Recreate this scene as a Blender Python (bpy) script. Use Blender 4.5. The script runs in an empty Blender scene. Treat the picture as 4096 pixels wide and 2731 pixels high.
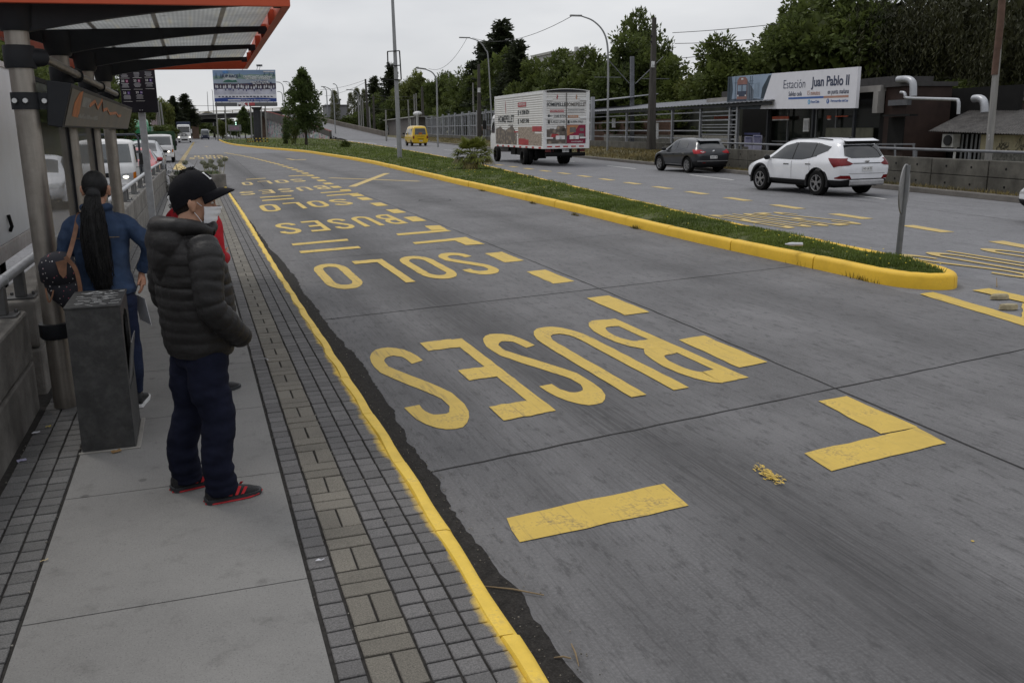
import bpy, bmesh, math, random
from mathutils import Vector, Matrix, noise as mnoise
random.seed(11)
SC = bpy.context.scene
COL = SC.collection
PI = math.pi
def rad(a): return math.radians(a)
# ---------- survey of the place: camera solved from the street geometry ----------
FPX, PITCH, ROLL, YAW, CAMH = 3600.0, rad(13.36), rad(0.68), rad(19.0), 2.08
FW = Vector((math.sin(YAW)*math.cos(PITCH), math.cos(YAW)*math.cos(PITCH), -math.sin(PITCH)))
RT0 = Vector((math.cos(YAW), -math.sin(YAW), 0)); UP0 = RT0.cross(FW)
RT = RT0*math.cos(ROLL) - UP0*math.sin(ROLL); UP = UP0*math.cos(ROLL) + RT0*math.sin(ROLL)
CAM = Vector((0, 0, CAMH))
def ray(px, py): return FW + RT*((px-2048)/FPX) - UP*((py-1365.5)/FPX)
def G(px, py, z=0.0):
    r = ray(px, py); return CAM + r*((z-CAMH)/r.z)
def AY(px, py, Y):
    r = ray(px, py); return CAM + r*(Y/r.y)
def AX(px, py, X):
    r = ray(px, py); return CAM + r*(X/r.x)
def xk(Y): return 18.24 + 0.118*Y            # kerb of the far verge
def VR(px, py, o):                           # point on a line parallel to the verge, o metres behind its kerb
    r = ray(px, py); k = (18.24+o)/(r.x-0.118*r.y); return CAM + r*k
VH = Vector((0.118, 1, 0)).normalized()      # heading of the right carriageway
VN = Vector((1, -0.118, 0)).normalized()
VANG = math.atan2(0.118, 1)
# ---------- materials ----------
MATS = {}
def _new(name):
    m = bpy.data.materials.new(name); m.use_nodes = True
    nt = m.node_tree; b = nt.nodes['Principled BSDF']
    return m, nt, b
def srgb(c):
    f = lambda v: v/12.92 if v <= .04045 else ((v+.055)/1.055)**2.4
    return tuple(f(v/255.0) for v in c)
def N(nt, t, **kw):
    n = nt.nodes.new(t)
    for k, v in kw.items(): setattr(n, k, v)
    return n
def mixc(nt, fac, a, b, mode='MIX'):
    n = N(nt, 'ShaderNodeMix', data_type='RGBA', blend_type=mode)
    for sock, v in ((n.inputs[0], fac), (n.inputs[6], a), (n.inputs[7], b)):
        if hasattr(v, 'is_output') or isinstance(v, bpy.types.NodeSocket): nt.links.new(v, sock)
        elif isinstance(v, (int, float)): sock.default_value = v
        else: sock.default_value = (*v[:3], 1)
    return n.outputs[2]
def math_(nt, op, a, b=0.0, c=None, clamp=False):
    n = N(nt, 'ShaderNodeMath', operation=op, use_clamp=clamp)
    for i, v in enumerate((a, b) if c is None else (a, b, c)):
        if isinstance(v, bpy.types.NodeSocket): nt.links.new(v, n.inputs[i])
        else: n.inputs[i].default_value = v
    return n.outputs[0]
def ntex(nt, vec, scale, detail=4, rough=.6, stretch=None):
    if stretch:
        mp = N(nt, 'ShaderNodeMapping'); mp.inputs['Scale'].default_value = stretch
        nt.links.new(vec, mp.inputs['Vector']); vec = mp.outputs[0]
    n = N(nt, 'ShaderNodeTexNoise'); n.inputs['Scale'].default_value = scale
    n.inputs['Detail'].default_value = detail; n.inputs['Roughness'].default_value = rough
    nt.links.new(vec, n.inputs['Vector']); return n.outputs['Fac']
def ramp(nt, fac, lo, hi):
    n = N(nt, 'ShaderNodeMapRange', clamp=True)
    n.inputs['From Min'].default_value = lo; n.inputs['From Max'].default_value = hi
    nt.links.new(fac, n.inputs['Value']); return n.outputs[0]
def coords(nt):
    return N(nt, 'ShaderNodeTexCoord').outputs['Object']
def bump(nt, b, h, strength=.3, dist=.01):
    n = N(nt, 'ShaderNodeBump'); n.inputs['Strength'].default_value = strength; n.inputs['Distance'].default_value = dist
    nt.links.new(h, n.inputs['Height']); nt.links.new(n.outputs[0], b.inputs['Normal'])
def mat(name, col, rough=.6, metal=0., var=.25, vs=3.0, dirt=None, dirtamt=.35, ds=6., bmp=0., bs=40., coat=0., spec=.25, trans=0., alpha=1., emit=None, estr=0., island=0., stretch=None):
    """procedural material: base colour varied by noise, optional dirt blotches and bump"""
    if name in MATS: return MATS[name]
    m, nt, b = _new(name); co = coords(nt)
    n1 = ntex(nt, co, vs, 5, .65, stretch)
    dark = tuple(max(0, c*(1-var)) for c in col[:3]); lite = tuple(min(1, c*(1+var)) for c in col[:3])
    c = mixc(nt, ramp(nt, n1, .3, .7), dark, lite)
    if island:
        g = N(nt, 'ShaderNodeNewGeometry')
        f = math_(nt, 'MULTIPLY_ADD', g.outputs['Random Per Island'], 2*island, 1-island)
        cm = N(nt, 'ShaderNodeCombineColor'); [nt.links.new(f, cm.inputs[i]) for i in range(3)]
        c = mixc(nt, 1.0, c, cm.outputs[0], 'MULTIPLY')
    if dirt:
        n2 = ntex(nt, co, ds, 6, .7)
        c = mixc(nt, math_(nt, 'MULTIPLY', ramp(nt, n2, .45, .75), dirtamt), c, dirt)
    nt.links.new(c, b.inputs['Base Color'])
    b.inputs['Roughness'].default_value = rough; b.inputs['Metallic'].default_value = metal
    b.inputs['Coat Weight'].default_value = coat; b.inputs['Specular IOR Level'].default_value = spec
    b.inputs['Coat Roughness'].default_value = .06
    if trans: b.inputs['Transmission Weight'].default_value = trans
    if alpha < 1: b.inputs['Alpha'].default_value = alpha
    if emit: b.inputs['Emission Color'].default_value = (*emit, 1); b.inputs['Emission Strength'].default_value = estr
    if bmp: bump(nt, b, ntex(nt, co, bs, 4, .7), bmp, .01)
    MATS[name] = m; return m
# ---------- mesh builder ----------
class MB:
    def __init__(s): s.v = []; s.f = []; s.mi = []; s.cur = 0
    def _add(s, vs, fs):
        o = len(s.v); s.v += [tuple(v) for v in vs]
        for f in fs: s.f.append(tuple(i+o for i in f)); s.mi.append(s.cur)
    def box(s, c, d, rz=0., M=None):
        x, y, z = d[0]/2, d[1]/2, d[2]/2
        vs = [Vector(p) for p in ((-x,-y,-z),(x,-y,-z),(x,y,-z),(-x,y,-z),(-x,-y,z),(x,-y,z),(x,y,z),(-x,y,z))]
        R = M if M is not None else Matrix.Rotation(rz, 3, 'Z')
        s._add([R @ v + Vector(c) for v in vs], ((0,3,2,1),(4,5,6,7),(0,1,5,4),(1,2,6,5),(2,3,7,6),(3,0,4,7))); return s
    def bb(s, x0, x1, y0, y1, z0, z1):
        return s.box(((x0+x1)/2, (y0+y1)/2, (z0+z1)/2), (abs(x1-x0), abs(y1-y0), abs(z1-z0)))
    def bar(s, p, q, w, h=None, up=(0,0,1)):
        p, q = Vector(p), Vector(q); h = w if h is None else h
        d = (q-p); L = d.length; d.normalize(); u = Vector(up)
        if abs(d.dot(u)) > .98: u = Vector((0,1,0))
        sx = d.cross(u).normalized(); sz = sx.cross(d)
        return s.box((p+q)/2, (w, L, h), M=Matrix((sx, d, sz)).transposed())
    def tube(s, pts, r, n=10, caps=True):
        pts = [Vector(p) for p in pts]; m = len(pts)
        rs = r if isinstance(r, (list, tuple)) else [r]*m
        rings = []; prev = None
        for i, p in enumerate(pts):
            d = (pts[min(i+1, m-1)] - pts[max(i-1, 0)]).normalized()
            if prev is None:
                a = Vector((0,0,1)) if abs(d.z) < .9 else Vector((1,0,0)); u = d.cross(a).normalized()
            else: u = (prev - d*prev.dot(d)).normalized()
            prev = u; w = d.cross(u)
            rings.append([p + (u*math.cos(2*PI*k/n) + w*math.sin(2*PI*k/n))*rs[i] for k in range(n)])
        return s.loft(rings, caps)
    def loft(s, rings, caps=True, closed=True):
        n = len(rings[0]); vs = [v for r in rings for v in r]; fs = []
        for i in range(len(rings)-1):
            for k in range(n if closed else n-1):
                a = i*n+k; b = i*n+(k+1) % n; fs.append((a, b, b+n, a+n))
        if caps: fs.append(tuple(reversed(range(n)))); fs.append(tuple(range((len(rings)-1)*n, len(rings)*n)))
        s._add(vs, fs); return s
    def lathe(s, prof, c=(0,0,0), n=24, axis='Z'):
        c = Vector(c); rings = []
        for (r, h) in prof:
            ring = []
            for k in range(n):
                a = 2*PI*k/n; x, y = r*math.cos(a), r*math.sin(a)
                v = {'Z': (x, y, h), 'Y': (y, h, x), 'X': (h, x, y)}[axis]
                ring.append(c+Vector(v))
            rings.append(ring)
        if prof[0] == prof[-1]: return s.loft(rings, False)
        return s.loft(rings, True)
    def prism(s, poly, ext, place=lambda x, y, e: (x, y, e)):
        """poly: 2D ring, extruded from ext[0] to ext[1]; place maps (x,y,e) to 3D"""
        n = len(poly); vs = [place(x, y, ext[0]) for x, y in poly] + [place(x, y, ext[1]) for x, y in poly]
        fs = [tuple(range(n))[::-1], tuple(range(n, 2*n))] + [(i, (i+1) % n, (i+1) % n+n, i+n) for i in range(n)]
        s._add(vs, fs); return s
    def quad(s, *p): s._add(p, (tuple(range(len(p))),)); return s
    def build(s, name, mats, parent=None, smooth=None, bevel=0., world=True, seg=2):
        me = bpy.data.meshes.new(name); off = Vector((0,0,0))
        if parent is not None and world: off = wloc(parent)
        me.from_pydata([tuple(Vector(v)-off) for v in s.v], [], s.f)
        for m in (mats if isinstance(mats, (list, tuple)) else [mats]): me.materials.append(m)
        if any(s.mi): me.polygons.foreach_set('material_index', s.mi)
        bm = bmesh.new(); bm.from_mesh(me)
        bmesh.ops.recalc_face_normals(bm, faces=bm.faces); bm.to_mesh(me); bm.free()
        if smooth is not None:
            me.polygons.foreach_set('use_smooth', [True]*len(me.polygons)); me.set_sharp_from_angle(angle=rad(smooth))
        me.update()
        o = bpy.data.objects.new(name, me); COL.objects.link(o)
        if parent is not None: o.parent = parent
        if bevel:
            b = o.modifiers.new('bevel', 'BEVEL'); b.width = bevel; b.segments = seg; b.limit_method = 'ANGLE'; b.angle_limit = rad(40)
        return o
def wloc(o):
    v = Vector(o.location)
    while o.parent is not None: o = o.parent; v = v + Vector(o.location)
    return v
def tag(o, label=None, cat=None, group=None, kind=None):
    if label: o['label'] = label
    if cat: o['category'] = cat
    if group: o['group'] = group
    if kind: o['kind'] = kind
    return o
def struct(o): o['kind'] = 'structure'; return o
def thing(name, label, cat, loc=(0,0,0), rz=0., group=None):
    o = bpy.data.objects.new(name, None); COL.objects.link(o); o.empty_display_size = .2
    o.location = loc; o.rotation_euler = (0, 0, rz); return tag(o, label, cat, group)
def copy_tree(o, parent=None):
    c = o.copy(); COL.objects.link(c); c.parent = parent
    for ch in list(o.children): copy_tree(ch, c)
    return c
def baked(o, name, mats, parent, smooth=180):
    """evaluate modifiers into a plain mesh object"""
    dg = bpy.context.evaluated_depsgraph_get(); dg.update()
    me = bpy.data.meshes.new_from_object(o.evaluated_get(dg)); me.name = name
    bpy.data.objects.remove(o, do_unlink=True)
    me.materials.clear()
    for m in (mats if isinstance(mats, (list, tuple)) else [mats]): me.materials.append(m)
    me.polygons.foreach_set('use_smooth', [True]*len(me.polygons))
    if smooth < 180: me.set_sharp_from_angle(angle=rad(smooth))
    n = bpy.data.objects.new(name, me); COL.objects.link(n)
    if parent is not None: n.parent = parent
    return n
FONT = {}
def text(name, s, size, M, m, parent, align='LEFT', ext=.004, world=True, bold=0., xs=1.0, sp=1.0):
    """lettering: M is a 4x4 placing the text plane (x right, y up, z out of the board)"""
    cu = bpy.data.curves.new(name, 'FONT'); cu.body = s; cu.size = size; cu.align_x = align; cu.align_y = 'CENTER'
    cu.extrude = ext; cu.offset = bold; cu.space_character = sp; cu.resolution_u = 3
    t = bpy.data.objects.new(name, cu); COL.objects.link(t)
    dg = bpy.context.evaluated_depsgraph_get(); dg.update()
    me = bpy.data.meshes.new_from_object(t.evaluated_get(dg)); bpy.data.objects.remove(t, do_unlink=True)
    me.transform(M @ Matrix.Diagonal((xs, 1, 1, 1)))
    if parent is not None and world: me.transform(Matrix.Translation(-wloc(parent)))
    me.materials.clear(); me.materials.append(m); me.name = name
    o = bpy.data.objects.new(name, me); COL.objects.link(o)
    if parent is not None: o.parent = parent
    return o
def frame(o, x, y):
    """4x4 with origin o, axes x and y (3D vectors)"""
    x = Vector(x).normalized(); y = Vector(y).normalized(); z = x.cross(y).normalized()
    return Matrix(((x.x, y.x, z.x, o[0]), (x.y, y.y, z.y, o[1]), (x.z, y.z, z.z, o[2]), (0, 0, 0, 1)))
def join_meshes(objs, name):
    """join several freshly made mesh objects (same parent) into the first"""
    bm = bmesh.new(); mats = []
    for o in objs:
        base = {}
        for i, m in enumerate(o.data.materials):
            if m not in mats: mats.append(m)
            base[i] = mats.index(m)
        n0 = len(bm.faces); bm.from_mesh(o.data); bm.faces.ensure_lookup_table()
        for f in bm.faces[n0:]: f.material_index = base.get(f.material_index, 0)
    par = objs[0].parent; me = bpy.data.meshes.new(name); bm.to_mesh(me); bm.free()
    for m in mats: me.materials.append(m)
    for o in objs: bpy.data.objects.remove(o, do_unlink=True)
    n = bpy.data.objects.new(name, me); COL.objects.link(n); n.parent = par; return n
# ================= ground, roads, pavement =================
def interp(tab, t):
    if t <= tab[0][0]: a, b = tab[0], tab[1]
    elif t >= tab[-1][0]: a, b = tab[-2], tab[-1]
    else:
        for i in range(len(tab)-1):
            if tab[i][0] <= t <= tab[i+1][0]: a, b = tab[i], tab[i+1]; break
    k = (t-a[0])/(b[0]-a[0]); return a[1]+(b[1]-a[1])*k
def smoothpts(pts, sub=6, closed=False):
    """Catmull-Rom through 2D/3D points"""
    out = []; n = len(pts); P = [Vector(p) for p in pts]
    rng = range(n) if closed else range(n-1)
    for i in rng:
        p0 = P[(i-1) % n] if closed or i > 0 else P[0]*2-P[1]
        p1, p2 = P[i], P[(i+1) % n]
        p3 = P[(i+2) % n] if closed or i+2 < n else p2*2-p1
        for k in range(sub):
            t = k/sub
            out.append(.5*((2*p1)+(p2-p0)*t+(2*p0-5*p1+4*p2-p3)*t*t+(3*p1-p0-3*p2+p3)*t**3))
    if not closed: out.append(P[-1])
    return out
# --- materials of the ground ---
def lane_mat(name, col, joint_streak=True, wheel=None, patch=.2):
    m, nt, b = _new(name); co = coords(nt)
    fine = ntex(nt, co, 60, 3, .7); big = ntex(nt, co, .55, 5, .6)
    st = ntex(nt, co, 1.0, 3, .7, (70, .8, 1)); st2 = ntex(nt, co, 1.0, 4, .7, (3.2, .5, 1))
    c = mixc(nt, ramp(nt, big, .3, .7), tuple(v*(1-patch) for v in col), tuple(v*(1+patch*.7) for v in col))
    c = mixc(nt, math_(nt, 'MULTIPLY', ramp(nt, fine, .42, .68), .40), c, tuple(v*1.6 for v in col)); pit = ntex(nt, co, 130, 2, .6); c = mixc(nt, math_(nt, 'MULTIPLY', ramp(nt, pit, .60, .70), .6), c, tuple(v*.45 for v in col))
    if joint_streak:
        c = mixc(nt, math_(nt, 'MULTIPLY', ramp(nt, st, .5, .72), .55), c, tuple(v*.5 for v in col))
    c = mixc(nt, math_(nt, 'MULTIPLY', ramp(nt, st2, .48, .75), .5), c, tuple(v*.55 for v in col))
    sp = ntex(nt, co, 1.0, 5, .75, (16, 5, 1))
    c = mixc(nt, math_(nt, 'MULTIPLY', ramp(nt, sp, .53, .64), .65), c, tuple(v*.45 for v in col))
    if wheel:
        s = N(nt, 'ShaderNodeSeparateXYZ'); nt.links.new(co, s.inputs[0])
        wob = math_(nt, 'MULTIPLY_ADD', ntex(nt, co, .4, 3), .5, -.25)
        for (x0, slope, wd, amt) in wheel:
            xx = math_(nt, 'ADD', math_(nt, 'MULTIPLY_ADD', s.outputs['Y'], -slope, s.outputs['X']), wob)
            d = math_(nt, 'ABSOLUTE', math_(nt, 'SUBTRACT', xx, x0))
            f = math_(nt, 'MULTIPLY', math_(nt, 'SUBTRACT', 1.0, ramp(nt, d, 0.0, wd)), amt)
            f = math_(nt, 'MULTIPLY', f, math_(nt, 'MULTIPLY_ADD', ramp(nt, st, .3, .7), .6, .4))
            c = mixc(nt, f, c, tuple(v*.35 for v in col))
    nt.links.new(c, b.inputs['Base Color']); b.inputs['Roughness'].default_value = .72
    b.inputs['Specular IOR Level'].default_value = .15
    bump(nt, b, math_(nt, 'ADD', fine, math_(nt, 'MULTIPLY', st, .8)), .35, .006)
    return m
M_LANE = lane_mat('lane_concrete', (.138, .136, .139), True, [(2.85, -.01, .75, .95), (1.75, .0, .30, .35), (6.7, .0, .7, .55)], .30)
M_ASPH = lane_mat('asphalt', (.165, .165, .172), False, None, .14)
M_BASE = mat('joint_soil', (.028, .026, .024), .95, var=.5, vs=30)
def slab_mat():
    m, nt, b = _new('sidewalk_concrete'); co = coords(nt); c = mixc(nt, ramp(nt, ntex(nt, co, 1.6, 5, .6), .3, .7), (.140, .137, .132), (.185, .181, .173))
    fine = ntex(nt, co, 190, 3, .8); c = mixc(nt, math_(nt, 'MULTIPLY', ramp(nt, fine, .45, .7), .5), c, (.26, .255, .245)); c = mixc(nt, math_(nt, 'MULTIPLY', ramp(nt, ntex(nt, co, 120, 2, .6), .58, .68), .55), c, (.06, .058, .055))
    c = mixc(nt, math_(nt, 'MULTIPLY', ramp(nt, ntex(nt, co, 6, 6, .75), .54, .72), .55), c, (.075, .072, .068)); v = N(nt, 'ShaderNodeTexVoronoi'); v.inputs['Scale'].default_value = 3.4; v.inputs['Randomness'].default_value = 1.; ds_ = N(nt, 'ShaderNodeVectorMath', operation='ADD'); nn = N(nt, 'ShaderNodeTexNoise'); nn.inputs['Scale'].default_value = 14; nt.links.new(co, nn.inputs['Vector']); sc_ = N(nt, 'ShaderNodeVectorMath', operation='SCALE'); sc_.inputs['Scale'].default_value = .03; nt.links.new(nn.outputs['Color'], sc_.inputs[0]); nt.links.new(co, ds_.inputs[0]); nt.links.new(sc_.outputs[0], ds_.inputs[1]); nt.links.new(ds_.outputs[0], v.inputs['Vector'])
    c = mixc(nt, math_(nt, 'MULTIPLY', math_(nt, 'SUBTRACT', 1.0, ramp(nt, v.outputs['Distance'], .055, .10)), .6), c, (.05, .048, .046)); nt.links.new(c, b.inputs['Base Color']); b.inputs['Roughness'].default_value = .85; bump(nt, b, fine, .3, .004); return m
M_SLAB = slab_mat()
def spotted(name, col, tint_y=False, isl=.16):
    m, nt, b = _new(name); co = coords(nt)
    g = N(nt, 'ShaderNodeNewGeometry')
    f = math_(nt, 'MULTIPLY_ADD', g.outputs['Random Per Island'], 2*isl, 1-isl)
    cm = N(nt, 'ShaderNodeCombineColor'); [nt.links.new(f, cm.inputs[i]) for i in range(3)]
    fine = ntex(nt, co, 140, 3, .8); big = ntex(nt, co, 5, 5, .65)
    c = mixc(nt, ramp(nt, fine, .38, .66), tuple(v*.62 for v in col), tuple(v*1.4 for v in col))
    c = mixc(nt, math_(nt, 'MULTIPLY', ramp(nt, big, .5, .75), .5), c, tuple(v*.5 for v in col))
    c = mixc(nt, 1.0, c, cm.outputs[0], 'MULTIPLY')
    if tint_y:
        s = N(nt, 'ShaderNodeSeparateXYZ'); nt.links.new(co, s.inputs[0])
        e = math_(nt, 'MULTIPLY_ADD', ntex(nt, co, 2.1, 4, .7), .17, s.outputs['X'])
        e = math_(nt, 'MULTIPLY_ADD', fine, .025, e)
        c = mixc(nt, ramp(nt, e, 1.03, 1.07), c, (.62, .42, .06))
    nt.links.new(c, b.inputs['Base Color']); b.inputs['Roughness'].default_value = .85
    bump(nt, b, fine, .3, .004); return m
M_PAV = spotted('paver_grey', (.112, .108, .107), True)
M_PAVL = spotted('paver_dark', (.11, .108, .106))
M_TAN = spotted('paver_tan', (.142, .130, .108))
def paint_mat(name, col, worn, wear=.5, scale=3.0, streak=True):
    m, nt, b = _new(name); co = coords(nt)
    a = ntex(nt, co, scale, 6, .7); st = ntex(nt, co, 1.0, 4, .7, (30, 1.4, 1)); fine = ntex(nt, co, 45, 4, .75)
    c = mixc(nt, ramp(nt, a, .3, .7), tuple(v*.82 for v in col), tuple(min(1, v*1.1) for v in col))
    f = ramp(nt, math_(nt, 'MULTIPLY_ADD', fine, .45, math_(nt, 'MULTIPLY', a, .55)), .53, .66)
    c = mixc(nt, math_(nt, 'MULTIPLY', f, wear), c, worn)
    if streak: c = mixc(nt, math_(nt, 'MULTIPLY', ramp(nt, st, .56, .72), wear*.8), c, tuple(v*.8 for v in worn))
    nt.links.new(c, b.inputs['Base Color']); b.inputs['Roughness'].default_value = .6
    bump(nt, b, fine, .25, .004); return m
M_YEL = paint_mat('yellow_road_paint', (.545, .375, .060), (.17, .125, .058), .95)
M_YELF = paint_mat('yellow_road_paint_old', (.50, .36, .11), (.19, .165, .11), .8)
M_KERB = paint_mat('yellow_kerb_paint', (.70, .475, .055), (.32, .245, .10), .55, 5.0, False)
M_KERB2 = paint_mat('yellow_median_paint', (.72, .445, .022), (.30, .20, .05), .4, 2.2, False)
M_WHITE = paint_mat('white_road_paint', (.60, .60, .58), (.28, .28, .28), .7)
M_DIRT = mat('gutter_dirt', (.016, .0145, .0135), .95, var=.55, vs=14, dirt=(.09, .085, .08), dirtamt=.4, ds=90, bmp=.7, bs=70)
M_SOIL = mat('median_soil', (.075, .085, .03), .95, var=.5, vs=6, bmp=.6, bs=30)
M_VERGE = mat('verge_dry_grass', (.135, .118, .068), .95, var=.45, vs=2.2, dirt=(.06, .075, .03), dirtamt=.7, ds=1.3, bmp=.8, bs=25)
M_GRND = mat('far_ground', (.085, .095, .045), .95, var=.4, vs=.06)
# --- sheets ---
g = MB(); g.quad((-2500, -300, -.08), (2500, -300, -.08), (2500, 4000, -.08), (-2500, 4000, -.08))
struct(g.build('ground', M_GRND))
g = MB()
ys = [-12, 0, 10, 20, 30, 45, 60, 80, 110, 150, 200, 260, 330, 420]
g.loft([[(-10.5 - .02*y*0, y, -.006), (xk(y)+.05, y, -.006)] for y in ys], caps=False, closed=False)
struct(g.build('road', M_ASPH))
ISL_L = [(8.50, 10.5), (8.52, 14), (8.70, 18), (8.95, 22), (9.27, 30), (9.55, 37), (10.05, 48), (10.40, 57), (10.45, 66), (10.32, 75), (10.0, 90), (8.4, 107), (6.7, 128), (5.75, 147), (5.5, 182), (6.1, 238)]
ISL_R = [(9.82, 11.2), (9.95, 13), (10.2, 16), (12.6, 33), (15.5, 54), (19.9, 96), (25.3, 167), (28, 238)]
TIP = [(8.47, 9.75), (8.58, 9.22), (8.90, 8.92), (9.22, 9.0), (9.50, 9.45), (9.68, 10.2)]
lane_r = [(y, x) for x, y in ISL_L]
g = MB(); rows = []
for y in (-3, 0, 3, 6, 9):
    rows.append([(1.04, y, 0), (8.35, y, 0)])
for y in (10.5, 12, 16, 20, 25, 30, 37, 48, 57, 66, 75, 90):
    rows.append([(1.04 if y < 36 else 1.04-(y-36)*.042, y, 0), (interp(lane_r, y)+.02, y, 0)])
g.loft(rows, False, False); struct(g.build('bus_lane', M_LANE))
# --- joints and cracks of the lane ---
def strip(mb, pts, w, z, jit=0.):
    pts = [Vector((p[0], p[1], z)) for p in pts]; L = []
    for i, p in enumerate(pts):
        d = (pts[min(i+1, len(pts)-1)]-pts[max(i-1, 0)]).normalized(); n = Vector((-d.y, d.x, 0))
        ww = (w[i] if isinstance(w, (list, tuple)) else w)/2
        L.append([p+n*ww*(1+random.uniform(-jit, jit)), p-n*ww*(1+random.uniform(-jit, jit))])
    mb.loft(L, False, False)
def dens(pts, step=.25, amp=0.):
    out = []
    for a, b in zip(pts, pts[1:]):
        n = max(1, int(math.dist(a, b)/step))
        for k in range(n):
            t = k/n; out.append((a[0]+(b[0]-a[0])*t+random.uniform(-amp, amp), a[1]+(b[1]-a[1])*t+random.uniform(-amp, amp)))
    out.append(pts[-1]); return out
M_CRACK = mat('joint_sealant', (.022, .021, .021), .8, var=.4, vs=20)
g = MB()
strip(g, dens([(4.60, 2.2), (4.66, 3.9), (4.74, 5.8), (4.83, 8), (4.92, 11), (5.02, 16.2), (5.10, 22), (5.16, 30)], .2, .005), .017, .0030, .5)
for k, y0 in enumerate((-.0, 4.93, 9.85, 14.75, 19.7, 24.7, 29.8, 35.2)):
    strip(g, dens([(1.2, y0+.21), (4.75, y0+.82), (8.40, y0+1.45)], .2, .006), .016 if k < 3 else .011, .0034, .5)
strip(g, dens([(2.45, 36), (2.59, 42.8), (3.09, 82.3)], .8, .01), .02, .003)
struct(g.build('pavement_joint', M_CRACK))
g = MB(); strip(g, dens([(18.6, 30), (17.2, 19.74), (16.66, 14.66), (15.9, 8)], .4, .02), .016, .0002, .6)
mh = [(6.68+.47*math.cos(a), 26.3+.5*math.sin(a)) for a in [2*PI*k/28 for k in range(29)]]
strip(g, mh, .03, .0040); struct(g.build('road_crack', M_CRACK))
# --- platform: base, slabs, pavers, kerb ---
g = MB(); g.bb(-1.62, 1.0, -3, 36.2, -.05, .138); struct(g.build('pavement_bed', M_BASE))
g = MB(); y = 3.74-1.352*5
while y < 33.6:
    y1 = min(y+1.352, 33.6); g.bb(-.816, .316, y+.004, y1-.004, .139, .150); y += 1.352
sl = g.build('pavement', M_SLAB); struct(sl)
g = MB(); gl = MB(); gt = MB()
def paver(mb, x0, x1, y0, y1):
    e = .0055; j = lambda: random.uniform(-.0018, .0018); z = .150+random.uniform(-.0022, .0015)
    a = [(x0+e+j(), y0+e+j()), (x1-e+j(), y0+e+j()), (x1-e+j(), y1-e+j()), (x0+e+j(), y1-e+j())]
    c = ((x0+x1)/2, (y0+y1)/2); s = .93
    mb.loft([[(*p, .139) for p in a], [(*p, z-.003) for p in a], [(c[0]+(p[0]-c[0])*s, c[1]+(p[1]-c[1])*s, z) for p in a]], True)
P = .1115; k = 0; y = -1.0
while y < 33.4:
    off = .03
    paver(g, .330, .438, y+off, y+off+P)
    for c in range(3): paver(g, .650+c*.108, .650+(c+1)*.108, y+[.02, .012, .0][c], y+P+[.02, .012, .0][c])
    for c in range(3): paver(gl, -1.165+c*.112, -1.165+(c+1)*.112, y+[.0, .03, .015][c], y+P+[.0, .03, .015][c])
    y += P
y = -1.0+.04
while y < 33.2:
    paver(gt, .441, .545, y, y+.235); paver(gt, .545, .649, y, y+.235)
    paver(gt, .441, .649, y+.235, y+.353); paver(gt, .441, .649, y+.353, y+.471); y += .471
for mb_, m_ in ((g, M_PAV), (gl, M_PAVL), (gt, M_TAN)): struct(mb_.build('pavers', m_))
def kerb_ring(x, y, dx, dy, w, h, z0=-.02, r=.03):
    # cross-section at (x,y): outer foot, rounded top, inner foot; (dx,dy) points outward
    prof = [(0.0, z0), (-.006, h-r), (-.006-r*.3, h-r*.3), (-.006-r, h), (-w+r*.6, h+.002), (-w, h-r*.6), (-w, z0)]
    return [(x+dx*a, y+dy*a, z) for a, z in prof]
g = MB(); y = -3.0
while y < 33.8:
    j = random.uniform(-.004, .004)
    xs = lambda q: 1.045+.012*math.sin(q*.35)+.004*math.sin(q*7)+j
    n = 6; y1 = y+.995
    g.loft([kerb_ring(xs(y+.995*i/n), y+.995*i/n+(.002 if i == 0 else (-.002 if i == n else 0)), 1, 0, .10+.006*math.sin(y*13+i), .153+random.uniform(-.002, .002)) for i in range(n+1)], True, True)
    y += 1.0
struct(g.build('kerb', M_KERB, smooth=50))
g = MB(); rows = []
y = -3
while y < 33:
    w_ = .185 + .055*mnoise.noise((0, y*.8, 3.1)) + .03*mnoise.noise((5, y*4.1, 0)) + .02*mnoise.noise((5, y*17, 0)) + .012*mnoise.noise((5, y*40, 0)) + max(0, .05*math.sin(y*.9+1.0))
    if y > 12: w_ *= max(.35, 1-(y-12)*.06)
    rows.append([(1.03, y, .0055), (1.06+w_*.5, y, .0075), (1.045+w_, y, .0052)]); y += .05
g.loft(rows, False, False); struct(g.build('gutter_dirt', M_DIRT))
# little grit and twigs in the gutter
M_GRIT = mat('grit', (.16, .15, .13), .9, var=.5, vs=40, island=.5)
g = MB()
for i in range(700):
    y = random.uniform(2, 14)**1.0; x = 1.07+random.random()**2.2*.30; s = random.uniform(.0012, .0036)
    g.box((x, y, .009), (s*2, s*1.6, s*1.4), random.uniform(0, 3))
for i in range(260):
    y = random.uniform(2, 16); x = random.choice((.327, .44, .65, .758, .866, -.83, -1.16))+random.uniform(-.006, .006); s = random.uniform(.002, .0045)
    g.box((x, y, .150), (s*2, s*1.6, s*1.2), random.uniform(0, 3))
tag(g.build('grit', M_GRIT), kind='stuff')
M_TWIG = mat('dry_twig', (.20, .15, .09), .9)
for i, (px, py, ln, an, lab) in enumerate(((2050, 2360, .30, .2, 'long dry twig lying in the gutter dirt beside the yellow kerb'), (2300, 2617, .16, 2.2, 'short pale wood splinter on the lane edge near the bottom of the picture'), (2250, 2630, .07, .4, 'tiny dry stick on the gutter dirt next to the pale splinter'))):
    p = G(px, py, .012); d = Vector((math.cos(an+2.3), math.sin(an+2.3), 0))*ln/2
    tag(MB().tube([p-d, p+Vector((.004, .003, .004)), p+d], [.003, .004, .002], 6).build('dry_twig', M_TWIG), lab, 'twig')
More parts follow.
